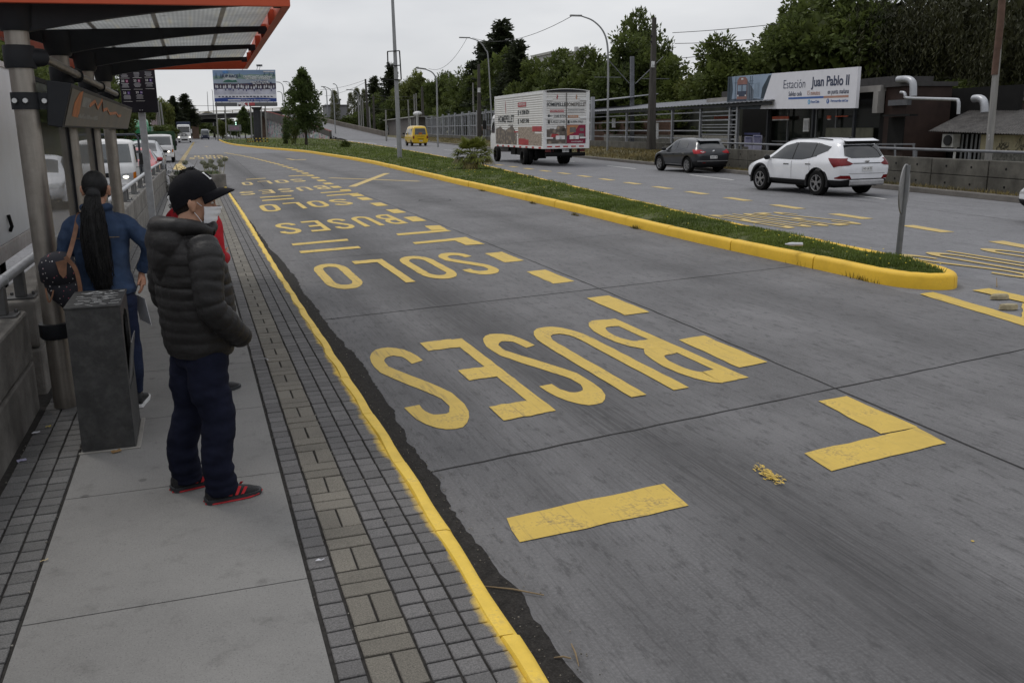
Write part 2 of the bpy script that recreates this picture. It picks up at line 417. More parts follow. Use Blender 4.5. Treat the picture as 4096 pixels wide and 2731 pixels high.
# --- painted markings ---
T = .275
def arc(cx, cy, rx, ry, a0, a1, n=8): return [(cx+rx*math.cos(rad(a0+(a1-a0)*i/n)), cy+ry*math.sin(rad(a0+(a1-a0)*i/n))) for i in range(n+1)]
GLY = {
 'S': [[(.90, 1.50)]+arc(.52, 1.56, .38, .32, 8, 172, 10)+[(.16, 1.40), (.34, 1.18), (.66, .84), (.86, .60)]+arc(.50, .44, .38, .32, 8, -172, 10)+[(.10, .52)]],
 'O': [arc(.5, 1.5, .38, .38, 0, 180, 10)+arc(.5, .5, .38, .38, 180, 360, 10)+[(.88, 1.5)]],
 'L': [[(.12, 2), (.12, .0)], [(.24, .12), (1, .12)]],
 'U': [[(.12, 2), (.12, .55)]+arc(.5, .5, .38, .38, 180, 360, 10)+[(.88, .55), (.88, 2)]],
 'E': [[(.12, 2), (.12, 0)], [(.24, .12), (1, .12)], [(.24, 1.02), (.84, 1.02)], [(.24, 1.88), (1, 1.88)]],
 'B': [[(.12, 2), (.12, 0)], [(.24, 1.88), (.55, 1.88)]+arc(.56, 1.50, .30, .38, 90, -90, 8)+[(.24, 1.10)], [(.24, .92)]+[(.5, .92)]+arc(.54, .52, .34, .40, 90, -90, 8)+[(.24, .12)]],
}
def ribbon(mb, pts, t, place):
    P = []
    for a, b in zip(pts, pts[1:]):
        n = max(1, int(math.dist(a, b)/.12))
        for k in range(n): P.append(Vector((a[0]+(b[0]-a[0])*k/n, a[1]+(b[1]-a[1])*k/n)))
    P.append(Vector(pts[-1])); rows = []
    for i, p in enumerate(P):
        d = (P[min(i+1, len(P)-1)]-P[max(i-1, 0)]).normalized(); n = Vector((-d.y, d.x))
        e1, e2 = 1+random.uniform(-.07, .07), 1+random.uniform(-.07, .07)
        rows.append([place(*(p+n*t/2*e1)), place(*(p-n*t/2*e2))])
    mb.loft(rows, False, False)
ZP = [0]
def letter(mb, ch, x0, x1, yb, yt, shear=0., flip=True):
    """flip: read from the far side (top of the letter towards the viewer)"""
    for st in GLY[ch]:
        ZP[0] = (ZP[0]+1) % 5; z = .0045+.0007*ZP[0]
        def place(u, v):
            x = (x1-u*(x1-x0)) if flip else (x0+u*(x1-x0))
            return (x, yb+(yt-yb)*v/2+shear*(x-x0), z)
        ribbon(mb, st, T if flip and T else .21, place)
def row(s, xs, far, near, m, flip=True):
    mb = MB()
    for ch, (x0, x1) in zip(s, xs):
        yb, yt = far[0]+far[1]*x0, near[0]+near[1]*x0
        letter(mb, ch, x0, x1, yb, yt, (far[1]+near[1])/2*.9, flip)
    struct(mb.build('road_marking', m))
def pad(mb, pts, z=None):
    ZP[0] = (ZP[0]+1) % 5; z = .0045+.0007*ZP[0] if z is None else z
    c = Vector((sum(p[0] for p in pts)/len(pts), sum(p[1] for p in pts)/len(pts))); out = []
    for a, b in zip(pts, pts[1:]+pts[:1]):
        n = max(1, int(math.dist(a, b)/.12))
        for k in range(n):
            out.append((a[0]+(b[0]-a[0])*k/n+random.uniform(-.008, .008), a[1]+(b[1]-a[1])*k/n+random.uniform(-.010, .010), z))
    mb.quad(*out)
row('SESUB'[::-1], [(3.78, 4.26), (3.10, 3.64), (2.55, 2.99), (1.97, 2.41), (1.38, 1.82)], (8.22, .155), (5.68, .14), M_YEL)
row('SOLO', [(3.70, 4.22), (3.0, 3.53), (2.27, 2.77), (1.59, 2.09)], (14.0, .22), (11.62, .2), M_YEL)
row('BUSES', [(4.06, 4.46), (3.42, 3.88), (2.82, 3.24), (2.22, 2.63), (1.60, 2.04)], (20.55, .42), (18.35, .39), M_YEL)
row('SOLO', [(3.72, 4.26), (3.02, 3.52), (2.33, 2.82), (1.63, 2.12)], (26.05, .5), (23.65, .55), M_YEL)
row('BUSES', [(4.14, 4.62), (3.45, 3.93), (2.77, 3.24), (2.08, 2.55), (1.40, 1.88)], (32.1, .72), (30.45, .60), M_YELF)
row('SOLO', [(3.84, 4.38), (3.14, 3.65), (2.44, 2.93), (1.77, 2.16)], (38.2, .6), (36.0, .6), M_YELF)
row('SOLO', [(1.9, 2.4), (1.3, 1.75), (.68, 1.12), (.08, .5)], (84.6, .3), (80.2, .3), M_YELF)
row('BUSES', [(2.15, 2.6), (1.55, 1.98), (.95, 1.38), (.33, .76), (-.3, .12)], (79.0, .3), (74.6, .3), M_YELF)
g = MB()
pad(g, [(1.42, 4.02), (2.46, 4.13), (2.48, 4.46), (1.44, 4.33)])
pad(g, [(3.54, 4.27), (4.57, 4.42), (4.63, 4.74), (3.57, 4.60)]); pad(g, [(4.30, 4.72), (4.64, 4.75), (4.67, 5.54), (4.38, 5.50)])
pad(g, [(1.62, 15.86), (2.70, 16.12), (2.70, 16.42), (1.62, 16.16)]); pad(g, [(1.60, 17.03), (2.68, 17.36), (2.70, 17.66), (1.60, 17.33)])
pad(g, [(3.74, 17.78), (4.93, 18.10), (4.9, 18.42), (3.76, 18.12)]); pad(g, [(4.58, 18.42), (4.92, 18.42), (5.0, 19.31), (4.66, 19.33)])
pad(g, [(3.74, 16.27), (4.9, 16.6), (4.9, 16.95), (3.75, 16.55)]); pad(g, [(4.56, 15.73), (4.92, 15.76), (4.9, 16.6), (4.55, 16.5)])
pad(g, [(1.86, 28.43), (2.86, 28.9), (2.88, 29.3), (1.88, 28.83)]); pad(g, [(1.89, 29.8), (2.9, 30.25), (2.92, 30.6), (1.9, 30.15)])
pad(g, [(3.95, 31.0), (5.08, 31.6), (5.1, 31.95), (3.97, 31.4)]); pad(g, [(4.74, 31.9), (5.12, 32.0), (5.15, 32.6), (4.8, 32.5)])
pad(g, [(3.95, 29.5), (5.08, 30.1), (5.1, 30.5), (3.97, 29.9)]); pad(g, [(4.70, 29.0), (5.08, 29.1), (5.1, 30.0), (4.72, 29.9)])
pad(g, [(2.1, 41.4), (2.96, 41.9), (2.97, 42.3), (2.1, 41.8)]); pad(g, [(4.1, 43.2), (5.2, 43.6), (5.2, 44.1), (4.1, 43.7)])
struct(g.build('road_marking', M_YEL))
DL = [(6.57, 4.37), (9, 4.45), (11.3, 4.49), (13.45, 4.52), (20.35, 4.64), (22.6, 4.67), (25, 4.68), (35, 4.75), (46, 4.98), (52.8, 4.95), (60, 4.82), (69, 4.46), (80.7, 3.85), (94, 2.75)]
g = MB()
for y0 in [6.58, 8.98, 11.27, 13.42, 20.35, 22.6, 24.95, 27.3, 33.6] + [33.6+2.35*k for k in range(1, 26)]:
    x0 = interp(DL, y0); x1 = interp(DL, y0+1.15)
    pad(g, [(x0, y0), (x0+.34, y0+.07), (x1+.33, y0+1.2), (x1, y0+1.13)])
struct(g.build('lane_dashes', M_YEL))
g = MB()
for a, b, wd in (((5.61, 40.87), (8.56, 36.15), .26), ((8.74, 43.61), (5.47, 33.99), .30)):
    ZP[0] = (ZP[0]+1) % 5; strip(g, dens([a, b], .3, .01), wd, .0045+.0008*ZP[0])
pad(g, [(6.45, 70.3), (6.75, 70), (6.95, 67.2), (6.7, 66.9)]); pad(g, [(6.95, 67.2), (6.8, 66.5), (7.7, 67.2), (7.66, 68)])
pad(g, [(1.6, 136.6), (2.0, 136), (2.1, 133.5), (1.8, 133.5)])
struct(g.build('road_marking', M_YELF))
g = MB()  # smeared paint on the lane
for i in range(170):
    q_ = random.gauss(0, 34); p = G(2800+(352+q_)/1.2739, 1500+(512+q_*.5+random.gauss(0, 13))/1.2739); s = random.uniform(.004, .017)
    g.quad(*[(p.x+s*.55*math.cos(a)*random.uniform(.5, 1), p.y+s*1.5*math.sin(a)*random.uniform(.5, 1), .003+.00008*i) for a in [k*PI/3 for k in range(6)]])
for px, py in ((3890, 2165),):
    p = G(px, py); g.quad(*[(p.x+.009*math.cos(a), p.y+.009*math.sin(a), .004) for a in [k*PI/4 for k in range(8)]])
struct(g.build('paint_smear', M_YEL))
g = MB()
pad(g, [(8.40, 8.78), (8.66, 8.82), (8.36, 7.22), (8.02, 5.6), (7.78, 5.6), (8.12, 7.3)]); pad(g, [(9.19, 8.74), (9.49, 8.76), (9.36, 7.2), (9.1, 5.6), (8.85, 5.6), (9.05, 7.2)])
pad(g, [(9.05, 7.85), (9.1, 7.3), (8.42, 6.95), (8.36, 7.25)])
struct(g.build('road_marking', M_YEL))
g = MB()   # right carriageway: dashes and lettering for the traffic driving away
RD = [(11.2, 13.05), (13.9, 13.62), (16.5, 13.99), (19, 14.2), (27.2, 15.0), (38, 15.85), (47, 16.25), (64, 17.0), (84, 17.5), (107, 17.6), (141, 19)]
y = 11.1
while y < 150:
    x0 = interp(RD, y); x1 = interp(RD, y+1.3); pad(g, [(x0, y), (x0+.3, y-.05), (x1+.3, y+1.25), (x1, y+1.3)], .0012+.0006*random.random()); y += 2.72
pad(g, [(14.1, 55.4), (14.4, 55.6), (14.3, 48.6), (14.0, 48.6)], .003)
struct(g.build('lane_dashes', M_YELF))
g = MB()
for (s, xs, yb, yt) in (('BUSES', [(11.38, 11.72), (11.80, 12.14), (12.22, 12.56), (12.64, 12.98), (13.06, 13.40)], 15.6, 18.75), ('SOLO', [(10.5, 10.9), (11.05, 11.5), (11.65, 12.05), (12.2, 12.65)], 9.0, 11.7)):
    for ch, (x0, x1) in zip(s, xs): letter(g, ch, x0, x1, yb, yt, .1, False)
struct(g.build('road_marking', M_YELF))
g = MB()
for a, b in (((18.31, 20.72), (18.75, 24.16)), ((19.71, 30.64), (20.2, 34.78)), ((20.81, 41.15), (21.2, 45.31)), ((21.9, 51.5), (22.3, 55.5)), ((22.9, 62), (23.3, 66)), ((23.5, 73), (23.7, 77)), ((23.5, 85), (23.7, 89)), ((24, 97), (24.1, 103)), ((24.4, 110), (24.6, 117)), ((25, 124), (25.5, 131)), ((16.9, 10.6), (17.3, 13.6))):
    strip(g, [a, b], .13, .0022)
strip(g, [(25.3, 133), (28, 170), (31, 201), (34, 230)], .22, .0022)
struct(g.build('lane_line', M_WHITE))
g = MB()   # striped divider left of the bus lane
for k in range(95):
    t = k/95; y = 64+131*t; x = -1.05+1.25*t; pad(g, [(x, y), (x+.34, y+.25), (x+.36, y+.95), (x+.02, y+.7)], .002+.0004*(k % 3))
pad(g, [(-1.15, 55), (-.2, 52.5), (-.35, 55), (-.83, 64.4), (-1.12, 64.2)], .0016)
struct(g.build('road_marking', M_YELF))
# --- median island ---
def offset(pts, d):
    out = []
    for i, p in enumerate(pts):
        t = (pts[(i+1) % len(pts)]-pts[i-1]).normalized(); out.append(p+Vector((t.y, -t.x))*d)
    return out
loop = [Vector(p) for p in smoothpts([Vector(p) for p in list(reversed(ISL_L))+TIP+ISL_R], 5)]
CH = .185
nrm = []
for i, p in enumerate(loop):
    t = (loop[min(i+1, len(loop)-1)]-loop[max(i-1, 0)]).normalized(); nrm.append(Vector((t.y, -t.x)))
if nrm[len(loop)//4].x > 0: nrm = [-n for n in nrm]
g = MB(); acc = []
for i in range(len(loop)-1):
    a, b_, na, nb = loop[i], loop[i+1], nrm[i], nrm[i+1]; n = max(1, round((b_-a).length/.5))
    for k in range(n): acc.append((a.lerp(b_, k/n), na.lerp(nb, k/n)))
acc.append((loop[-1], nrm[-1])); st_ = []; run = 0.
for i, (p, n) in enumerate(acc):
    st_.append((p, n)); run += (acc[min(i+1, len(acc)-1)][0]-p).length
    if (run >= 2.0 and p.y < 70) or run > 12 or i == len(acc)-1:
        if len(st_) > 1:
            j, hz_ = random.uniform(-.010, .010), random.uniform(-.008, .006); d0 = (st_[1][0]-st_[0][0]).normalized()*.005; d1 = (st_[-1][0]-st_[-2][0]).normalized()*.005; ks = [(st_[0][0]+d0, st_[0][1])]+st_[1:-1]+[(st_[-1][0]-d1, st_[-1][1])]
            g.loft([kerb_ring(q.x+m_.x*(j+random.uniform(-.004, .004)), q.y+m_.y*j, m_.x, m_.y, .17, CH+hz_+random.uniform(-.003, .003), -.02, .05) for q, m_ in ks], True, True)
        st_ = [(p, n)]; run = 0.
struct(g.build('median_kerb', M_KERB2, smooth=50))
inner = [p-n*.15 for p, n in zip(loop, nrm)]
nl = len(smoothpts([Vector(p) for p in list(reversed(ISL_L))], 5)); 
def island_x(Y):
    k_ = round(Y, 2)
    if k_ not in _ix: _ix[k_] = _island_x(k_)
    return _ix[k_]
_ix = {}
def _island_x(Y):
    lx = interp(sorted([(q[1], q[0]) for q in ISL_L]+[(9.75, 8.47), (9.18, 8.6), (8.9, 9.0)]), Y)+.16
    rx = interp(sorted([(q[1], q[0]) for q in ISL_R]+[(10.2, 9.68), (9.45, 9.50), (9.0, 9.22), (8.92, 8.95)]), Y)-.16
    return lx, rx
def island_z(x, Y):
    lx, rx = island_x(Y); u = min(1, max(0, (x-lx)/max(.1, rx-lx))); 
    return CH-.02+.10*math.sin(PI*u)*min(1, (rx-lx)/2.0)+.02*mnoise.noise((x*1.7, Y*1.1, 0))
g = MB(); rows = []
ys = [9.06, 9.2, 9.4, 9.7]+[10+.5*k for k in range(20)]+[20+1.5*k for k in range(30)]+[66+5*k for k in range(35)]
for y in ys:
    lx, rx = island_x(y); rows.append([(lx+(rx-lx)*k/12, y, island_z(lx+(rx-lx)*k/12, y)) for k in range(13)])
g.loft(rows, False, False); struct(g.build('median', M_SOIL, smooth=180))
# --- bank and raised ground beyond the right carriageway ---
BANK = [(0, .0), (.02, .13), (.22, .135), (.24, .15), (1.2, .30), (2.6, .48), (6, .5), (90, .6)]
def bank_z(o, Y):
    k = min(1, max(0, (Y-40)/8)); z = interp(BANK, o); return z if o < .3 else (.14*(1-k)+z*k if o < 1 else .0*(1-k)+z*k)
ys = [-15+5*k for k in range(25)]+[110+25*k for k in range(16)]
def bank(name, i0, i1, m):
    g = MB(); g.loft([[(xk(y)+o, y, bank_z(o, y)+(.05*mnoise.noise((o, y*.6, 2)) if .25 < o < 5 else 0)) for o, z in BANK[i0:i1]] for y in ys], False, False)
    struct(g.build(name, m, smooth=40))
bank('verge_kerb', 0, 4, mat('old_kerb', (.13, .12, .11), .9, dirt=(.05, .045, .04), dirtamt=.7)); bank('verge', 3, 8, M_VERGE)
# ================= bus stop: shelter, signs, barrier, bin, planter =================
M_DKMET = mat('charcoal_metal', (.017, .0185, .022), .55, .0, var=.25, vs=4, spec=.25)
M_STEEL = mat('brushed_steel', (.30, .275, .245), .42, .75, var=.22, vs=2.5, stretch=(6, 6, .5), dirt=(.10, .085, .07), dirtamt=.5, ds=3)
M_ORANGE = mat('orange_paint', (.50, .088, .040), .5, var=.10, vs=2)
M_GALV = mat('galvanised_steel', (.40, .41, .43), .45, .55, var=.15, vs=8, dirt=(.2, .2, .2), dirtamt=.4)
M_CONC = mat('barrier_concrete', (.20, .19, .175), .9, var=.25, vs=3, dirt=(.045, .04, .035), dirtamt=.75, ds=2.2, bmp=.5, bs=60)
M_BOLT = mat('bolt_steel', (.55, .55, .56), .3, .9)
M_BLACK = mat('black_plastic', (.012, .012, .013), .5)
def poly_mat():
    m, nt, b = _new('ribbed_polycarbonate'); co = coords(nt)
    out = nt.nodes['Material Output']
    tr = N(nt, 'ShaderNodeBsdfTranslucent'); df = N(nt, 'ShaderNodeBsdfDiffuse'); ms = N(nt, 'ShaderNodeMixShader')
    w = N(nt, 'ShaderNodeTexWave', wave_type='BANDS', bands_direction='X'); w.inputs['Scale'].default_value = 9.5; nt.links.new(co, w.inputs['Vector'])
    n1 = ntex(nt, co, 2.6, 5, .65); n2 = ntex(nt, co, 1.0, 3, .6, (14, .7, 1)); sp = ntex(nt, co, 7, 3, .5)
    c = mixc(nt, ramp(nt, n1, .3, .7), (.52, .53, .53), (.74, .75, .74))
    c = mixc(nt, math_(nt, 'MULTIPLY', w.outputs['Fac'], .35), c, (.34, .35, .36))
    c = mixc(nt, math_(nt, 'MULTIPLY', ramp(nt, n2, .55, .75), .5), c, (.80, .74, .55))
    c = mixc(nt, math_(nt, 'MULTIPLY', ramp(nt, sp, .68, .76), .7), c, (.12, .11, .09))
    nt.links.new(c, tr.inputs['Color']); nt.links.new(c, df.inputs['Color']); ms.inputs[0].default_value = .35
    nt.links.new(tr.outputs[0], ms.inputs[1]); nt.links.new(df.outputs[0], ms.inputs[2]); nt.links.new(ms.outputs[0], out.inputs['Surface']); return m
M_POLY = poly_mat()
def mesh_mat():
    m, nt, b = _new('perforated_sheet'); co = coords(nt); out = nt.nodes['Material Output']
    tp = N(nt, 'ShaderNodeBsdfTransparent'); ms = N(nt, 'ShaderNodeMixShader')
    b.inputs['Base Color'].default_value = (.02, .021, .023, 1); b.inputs['Roughness'].default_value = .35
    f = math_(nt, 'MULTIPLY_ADD', ntex(nt, co, 3, 2), .12, .30)
    nt.links.new(math_(nt, 'SUBTRACT', 1.0, f), ms.inputs[0]); nt.links.new(tp.outputs[0], ms.inputs[1]); nt.links.new(b.outputs[0], ms.inputs[2])
    nt.links.new(ms.outputs[0], out.inputs['Surface']); return m
M_PERF = mesh_mat()
CX = -1.033; CY = [6.98, 9.10, 11.30, 13.55]
sh = thing('bus_shelter', 'bus stop shelter with orange edged ribbed roof, dark rafters and steel columns', 'bus shelter', (CX, CY[0], .15))
YN, YF = 6.72, 13.95
def rx(Y): return .72+(.845-.72)*(Y-YN)/(YF-YN)
def roofz(x, Y): return 2.93+(x+1.2)*.040+.011*(Y-YN)
for i, y in enumerate(CY):
    col = MB().tube([(CX, y, .15), (CX, y, 2.80)], .075, 24).build('column', M_STEEL, sh, 60)
    MB().lathe([(.0, 0), (.093, 0), (.098, .01), (.098, .135), (.093, .145), (0, .145)], (CX, y, 2.50), 24).build('collar', M_DKMET, col, 50)
    MB().lathe([(.0, 0), (.09, 0), (.105, .02), (.105, .11), (0, .11)], (CX, y, .66), 24).build('collar', M_DKMET, col, 50)
    MB().tube([(CX+.05, y, 2.572), (CX+.13, y+.02, 2.572), (CX+.13, y+.12, 2.575)], [.062, .058, .036], 16).build('bracket', M_DKMET, col, 50)
    g = MB(); R = rx(y)-.02
    g.lathe([(0, 0), (.094, 0), (.11, .03), (.125, .16), (.125, .2), (0, .2)], (CX, y, 2.735), 24)
    n = 22; rings = []
    for k in range(n+1):
        t = k/n; x = CX-.28+(R-CX+.28)*t; top = roofz(x, y)-.012
        u = max(0, (x-CX)/(R-CX)); d = .045+.165*(1-u)**1.9 if x > CX else .15-.1*(CX-x)/.28
        w = .05*(1-.3*u); rings.append([(x, y-w, top), (x, y+w, top), (x, y+w*.8, top-d), (x, y-w*.8, top-d)])
    g.loft(rings, True); g.box((R-.02, y, roofz(R, y)-.05), (.10, .075, .055))
    g.build('rafter', M_DKMET, sh, 35)
g = MB(); g.tube([(CX+.13, CY[0]+.1, 2.575), (CX+.13, 8.9, 2.575)], .031, 14); g.tube([(CX+.13, 8.93, 2.575), (CX+.13, 11.25, 2.575)], .031, 14); g.tube([(CX+.13, 11.28, 2.575), (CX+.13, 13.75, 2.575)], .031, 14)
for y in (8.915, 11.265): g.tube([(CX+.13, y-.02, 2.575), (CX+.13, y+.02, 2.575)], .035, 14)
g.build('tie_rail', M_STEEL, sh, 50)
for k in range(4):   # roof sheets run lengthwise, lapped with pale joint profiles
    x0 = [-1.3, -.72, -.20, .32][k]; x1 = [-.725, -.205, .315, None][k]
    rings = []
    for j in range(13):
        y = YN+.03+(YF-YN-.06)*j/12; b = x1 if x1 is not None else rx(y)-.06
        rings.append([(x0, y, roofz(x0, y)), (b, y, roofz(b, y)), (b, y, roofz(b, y)+.012), (x0, y, roofz(x0, y)+.012)])
    g = MB(); g.loft(rings, True); g.build('roof_sheet', M_POLY, sh)
M_JOINT = mat('pale_joint_profile', (.55, .56, .56), .5)
for x in (-.722, -.202, .318):
    g = MB(); g.bar((x, YN+.05, roofz(x, YN)-.006), (x, YF-.05, roofz(x, YF)-.006), .035, .008); g.build('roof_joint', M_JOINT, sh)
g = MB(); g.prism([(-1.9, 2.865), (rx(YN), 2.905), (rx(YN), 3.19), (-1.9, 3.15)], (YN-.035, YN), lambda x, z, y: (x, y, z)); g.build('fascia', M_ORANGE, sh, bevel=.004)
g = MB(); g.prism([(-1.3, 2.90), (rx(YF), 2.938), (rx(YF), 3.10), (-1.3, 3.06)], (YF, YF+.035), lambda x, z, y: (x, y, z)); g.build('fascia', M_ORANGE, sh, bevel=.004)
g = MB()
for (y0, y1) in ((YN+.002, YF-.002),):
    a, b = rx(y0), rx(y1)
    g.loft([[(a-.012, y0, 2.925), (a, y0, 2.905), (a, y0, 3.19), (a-.012, y0, 3.19)], [(b-.012, y1, 2.955), (b, y1, 2.938), (b, y1, 3.10), (b-.012, y1, 3.10)]], True)
    g.loft([[(a-.055, y0, 2.905), (a-.001, y0, 2.905), (a-.001, y0, 2.911), (a-.055, y0, 2.911)], [(b-.055, y1, 2.938), (b-.001, y1, 2.938), (b-.001, y1, 2.944), (b-.055, y1, 2.944)]], True)
for y in CY[1:3]+[8.0, 10.2, 12.4]: g.bb(rx(y)-.06, rx(y)-.013, y+.06, y+.10, 2.93, 3.05)
g.build('fascia', M_ORANGE, sh)
g = MB(); g.bb(-1.36, -1.31, YN, YF, 2.80, 2.98); g.build('fascia', M_ORANGE, sh)
for i in range(2):
    y0, y1 = CY[i]+.09, CY[i+1]-.09
    p = MB().quad((CX-.0, y0, .98), (CX, y1, .98), (CX, y1, 2.46), (CX, y0, 2.46)).build('perforated_panel', M_PERF, sh)
    g = MB()
    for z in (.98, 2.46): g.bb(CX-.015, CX+.015, y0, y1, z-.015, z+.015)
    for y in (y0, y1): g.bb(CX-.015, CX+.015, y-.012, y+.012, .98, 2.46)
    g.build('panel_frame', M_DKMET, p)
# --- long dark information sign hung on the columns ---
sg = thing('information_sign', 'long dark sign box with orange zigzag line clamped to the shelter columns', 'sign', (-.82, 6.93, 2.12))
A = (-.885, 2.425), (-.735, 2.405), (-.825, 2.115), (-.915, 2.13)
yA, yB = 6.95, 13.85
MB().prism([(x, z) for x, z in A], (yA, yB), lambda x, z, y: (x, y, z)).build('housing', M_DKMET, sg, bevel=.006)
def sgp(u, v, e=.004):   # point on the sloping face: u metres along, v 0..1 up
    x, z = A[2][0]+(A[1][0]-A[2][0])*v, A[2][1]+(A[1][1]-A[2][1])*v
    return (x+.95*e, yA+u, z-.28*e)
M_SGF = mat('sign_face', (.050, .046, .042), .38, var=.35, vs=1.2, dirt=(.20, .13, .06), dirtamt=.45, ds=1.6)
g = MB(); g.quad(sgp(.06, .05), sgp(6.85, .05), sgp(6.85, .90), sgp(.06, .90)); g.build('sign_face', M_SGF, sg)
M_SGO = mat('faded_orange_print', (.42, .13, .03), .5, var=.3, vs=9); M_SGW = mat('faded_white_print', (.30, .30, .29), .5, var=.4, vs=14)
g = MB(); g.quad(sgp(.35, .28, .006), sgp(.75, .26, .006), sgp(.72, .93, .006), sgp(.52, .86, .006), sgp(.33, .6, .006))
z0 = [(1.35, .62), (1.7, .78), (2.05, .60), (2.3, .88), (2.6, .58), (3.0, .66), (3.4, .52), (4.2, .6), (4.6, .5), (5, .55)]
strip_pts = [Vector(sgp(u, v, .0065)) for u, v in z0]
for a, b in zip(strip_pts, strip_pts[1:]): g.bar(a, b, .004, .028)
g.build('orange_print', M_SGO, sg)
g = MB(); u = .82
for k in range(9): g.quad(sgp(u, .55, .006), sgp(u+.05, .55, .006), sgp(u+.05, .80, .006), sgp(u, .80, .006)); u += .062
u = .7
for k in range(22): h = random.uniform(.05, .12); g.quad(sgp(u, .26, .006), sgp(u+.05, .26, .006), sgp(u+.05, .26+h, .006), sgp(u, .26+h, .006)); u += .072
u = 5.0
for k in range(16): h = random.uniform(.03, .08); g.quad(sgp(u, .84, .006), sgp(u+.06, .84, .006), sgp(u+.06, .84+h, .006), sgp(u, .84+h, .006)); u += .09
g.build('white_print', M_SGW, sg)
for i, y in enumerate(CY):
    cl = MB().lathe([(0, -.055), (.088, -.055), (.088, .055), (0, .055)], (CX, y, 2.29), 20).bb(CX+.03, -.86, y-.02, y+.06, 2.235, 2.345).build('clamp', M_DKMET, sg, 40)
    for dx, dy in ((-.05, -.085), (.015, -.09), (.12, -.025)): MB().lathe([(0, -.02), (.016, -.02), (.018, -.01), (.018, .012), (0, .012)], (CX+dx, y+dy, 2.29), 10, 'Y').build('bolt', M_BOLT, cl, 40)
# --- bus route board on a square post ---
rb = thing('route_board', 'black bus route board with white route numbers on a grey square post', 'route board', (-.68, 15.2, .15))
MB().bb(-.735, -.635, 15.2, 15.3, .15, 2.98).build('post', M_GALV, rb, bevel=.008)
M_BRD = mat('board_black', (.012, .011, .016), .35, var=.2)
MB().prism([(-.945, 2.365), (-.44, 2.365), (-.44, 3.02), (-.945, 2.99)], (15.14, 15.18), lambda x, z, y: (x, y, z)).build('board', M_BRD, rb, bevel=.004)
M_PW = mat('white_print', (.70, .70, .70), .5, var=.05); M_PU = mat('magenta_print', (.25, .03, .12), .5); M_PV = mat('violet_print', (.10, .05, .22), .5)
M_PG = mat('grey_print', (.34, .34, .36), .5)
def brd(x, z): return (-.945+x, 15.133, 2.365+z)
g = MB(); gg = MB()
cells = [(.02, .455, '22', 'X', M_PU), (.19, .462, '23', 'B', M_PU), (.355, .47, '23', 'E', M_PV), (.03, .285, '23', 'L', M_PV), (.205, .292, '23', 'N', M_PV)]
for x, z, a, b, mm in cells:
    text('route_number', a, .042, frame(brd(x+.005, z), (1, 0, 0), (0, 0, 1)), M_PW, rb, ext=.001, bold=.0005)
    q = MB().bb(*(brd(x+.065, 0)[0], brd(x+.098, 0)[0]), 15.134, 15.139, 2.365+z-.019, 2.365+z+.019).build('route_letter_tile', mm, rb)
    text('route_letter', b, .032, frame((brd(x+.072, z)[0], 15.1325, 2.365+z), (1, 0, 0), (0, 0, 1)), M_PW, q, ext=.001)
    for k in range(4):
        w = random.uniform(.07, .115); gg.bb(brd(x+.055-w/2, 0)[0], brd(x+.055+w/2, 0)[0], 15.134, 15.139, brd(0, z-.038-.017*k)[2], brd(0, z-.030-.017*k)[2])
    g.bb(brd(x-.002, 0)[0], brd(x+.122, 0)[0], 15.134, 15.139, brd(0, z-.125)[2], brd(0, z-.1215)[2])
    if z > .4:
        g.bb(brd(x-.002, 0)[0], brd(x+.122, 0)[0], 15.134, 15.139, brd(0, z+.042)[2], brd(0, z+.0455)[2])
        for k in range(4):
            w = random.uniform(.06, .1); gg.bb(brd(x+.055-w/2, 0)[0], brd(x+.055+w/2, 0)[0], 15.134, 15.139, brd(0, z+.06+.018*k)[2], brd(0, z+.067+.018*k)[2])
g.build('divider_lines', M_PW, rb); gg.build('small_print', M_PG, rb)
[MB().lathe([(0, -.006), (.008, -.006), (.008, .006), (0, .006)], (-.685+dx, 15.134, 2.40), 10, 'Y').build('bolt', M_BOLT, rb) for dx in (-.017, .017)]
# --- concrete barrier with pipe rail, left of the platform ---
def xb(Y): return interp([(-5, -1.21), (8, -1.21), (21, -1.07), (29, -1.0), (34, -.86)], Y)
br = thing('concrete_barrier', 'low concrete block barrier with grey pipe rail between platform and oncoming traffic', 'barrier', (-1.35, 7.2, .1))
edges = [(-2.2, .0), (.04, 2.3), (2.34, 4.65), (4.69, 7.06), (7.42, 9.5), (9.54, 11.6), (11.64, 13.7), (13.74, 15.8), (15.84, 17.9), (17.94, 20), (20.04, 22.1), (22.14, 24.2), (24.24, 26.3), (26.34, 28.4), (28.44, 30.5), (30.54, 32.6)]
for y0, y1 in edges:
    for z0, z1 in ((-.02, .495), (.505, .86)):
        g = MB(); rings = []
        for y in (y0, y1):
            b = xb(y); rings.append([(b, y, z0), (b, y, z1), (b-.34, y, z1), (b-.34, y, z0)])
        g.loft(rings, True); g.build('block', M_CONC, br, bevel=.022)
pts = [(xb(y)-.12, y, 1.085) for y in (-2, 2, 6, 6.6)]; pts2 = [(xb(y)-.12, y, 1.085) for y in (7.55, 12, 16.5)]; pts3 = [(xb(y)-.12, y, 1.085) for y in (16.6, 22, 28, 33)]
g = MB(); g.tube([(xb(y)-.12, y, 1.085) for y in (-2, 3, 7.02)], .036, 16); g.tube([(xb(y)-.12, y, 1.085) for y in (7.04, 12, 16.5)], .036, 16); g.tube([(xb(y)-.12, y, 1.085) for y in (16.52, 22, 28, 32.5)], .036, 16)
for y in (7.03, 16.51): g.tube([(xb(y)-.12, y-.012, 1.085), (xb(y)-.12, y+.012, 1.085)], .040, 16)
g.build('rail', M_GALV, br, 50)
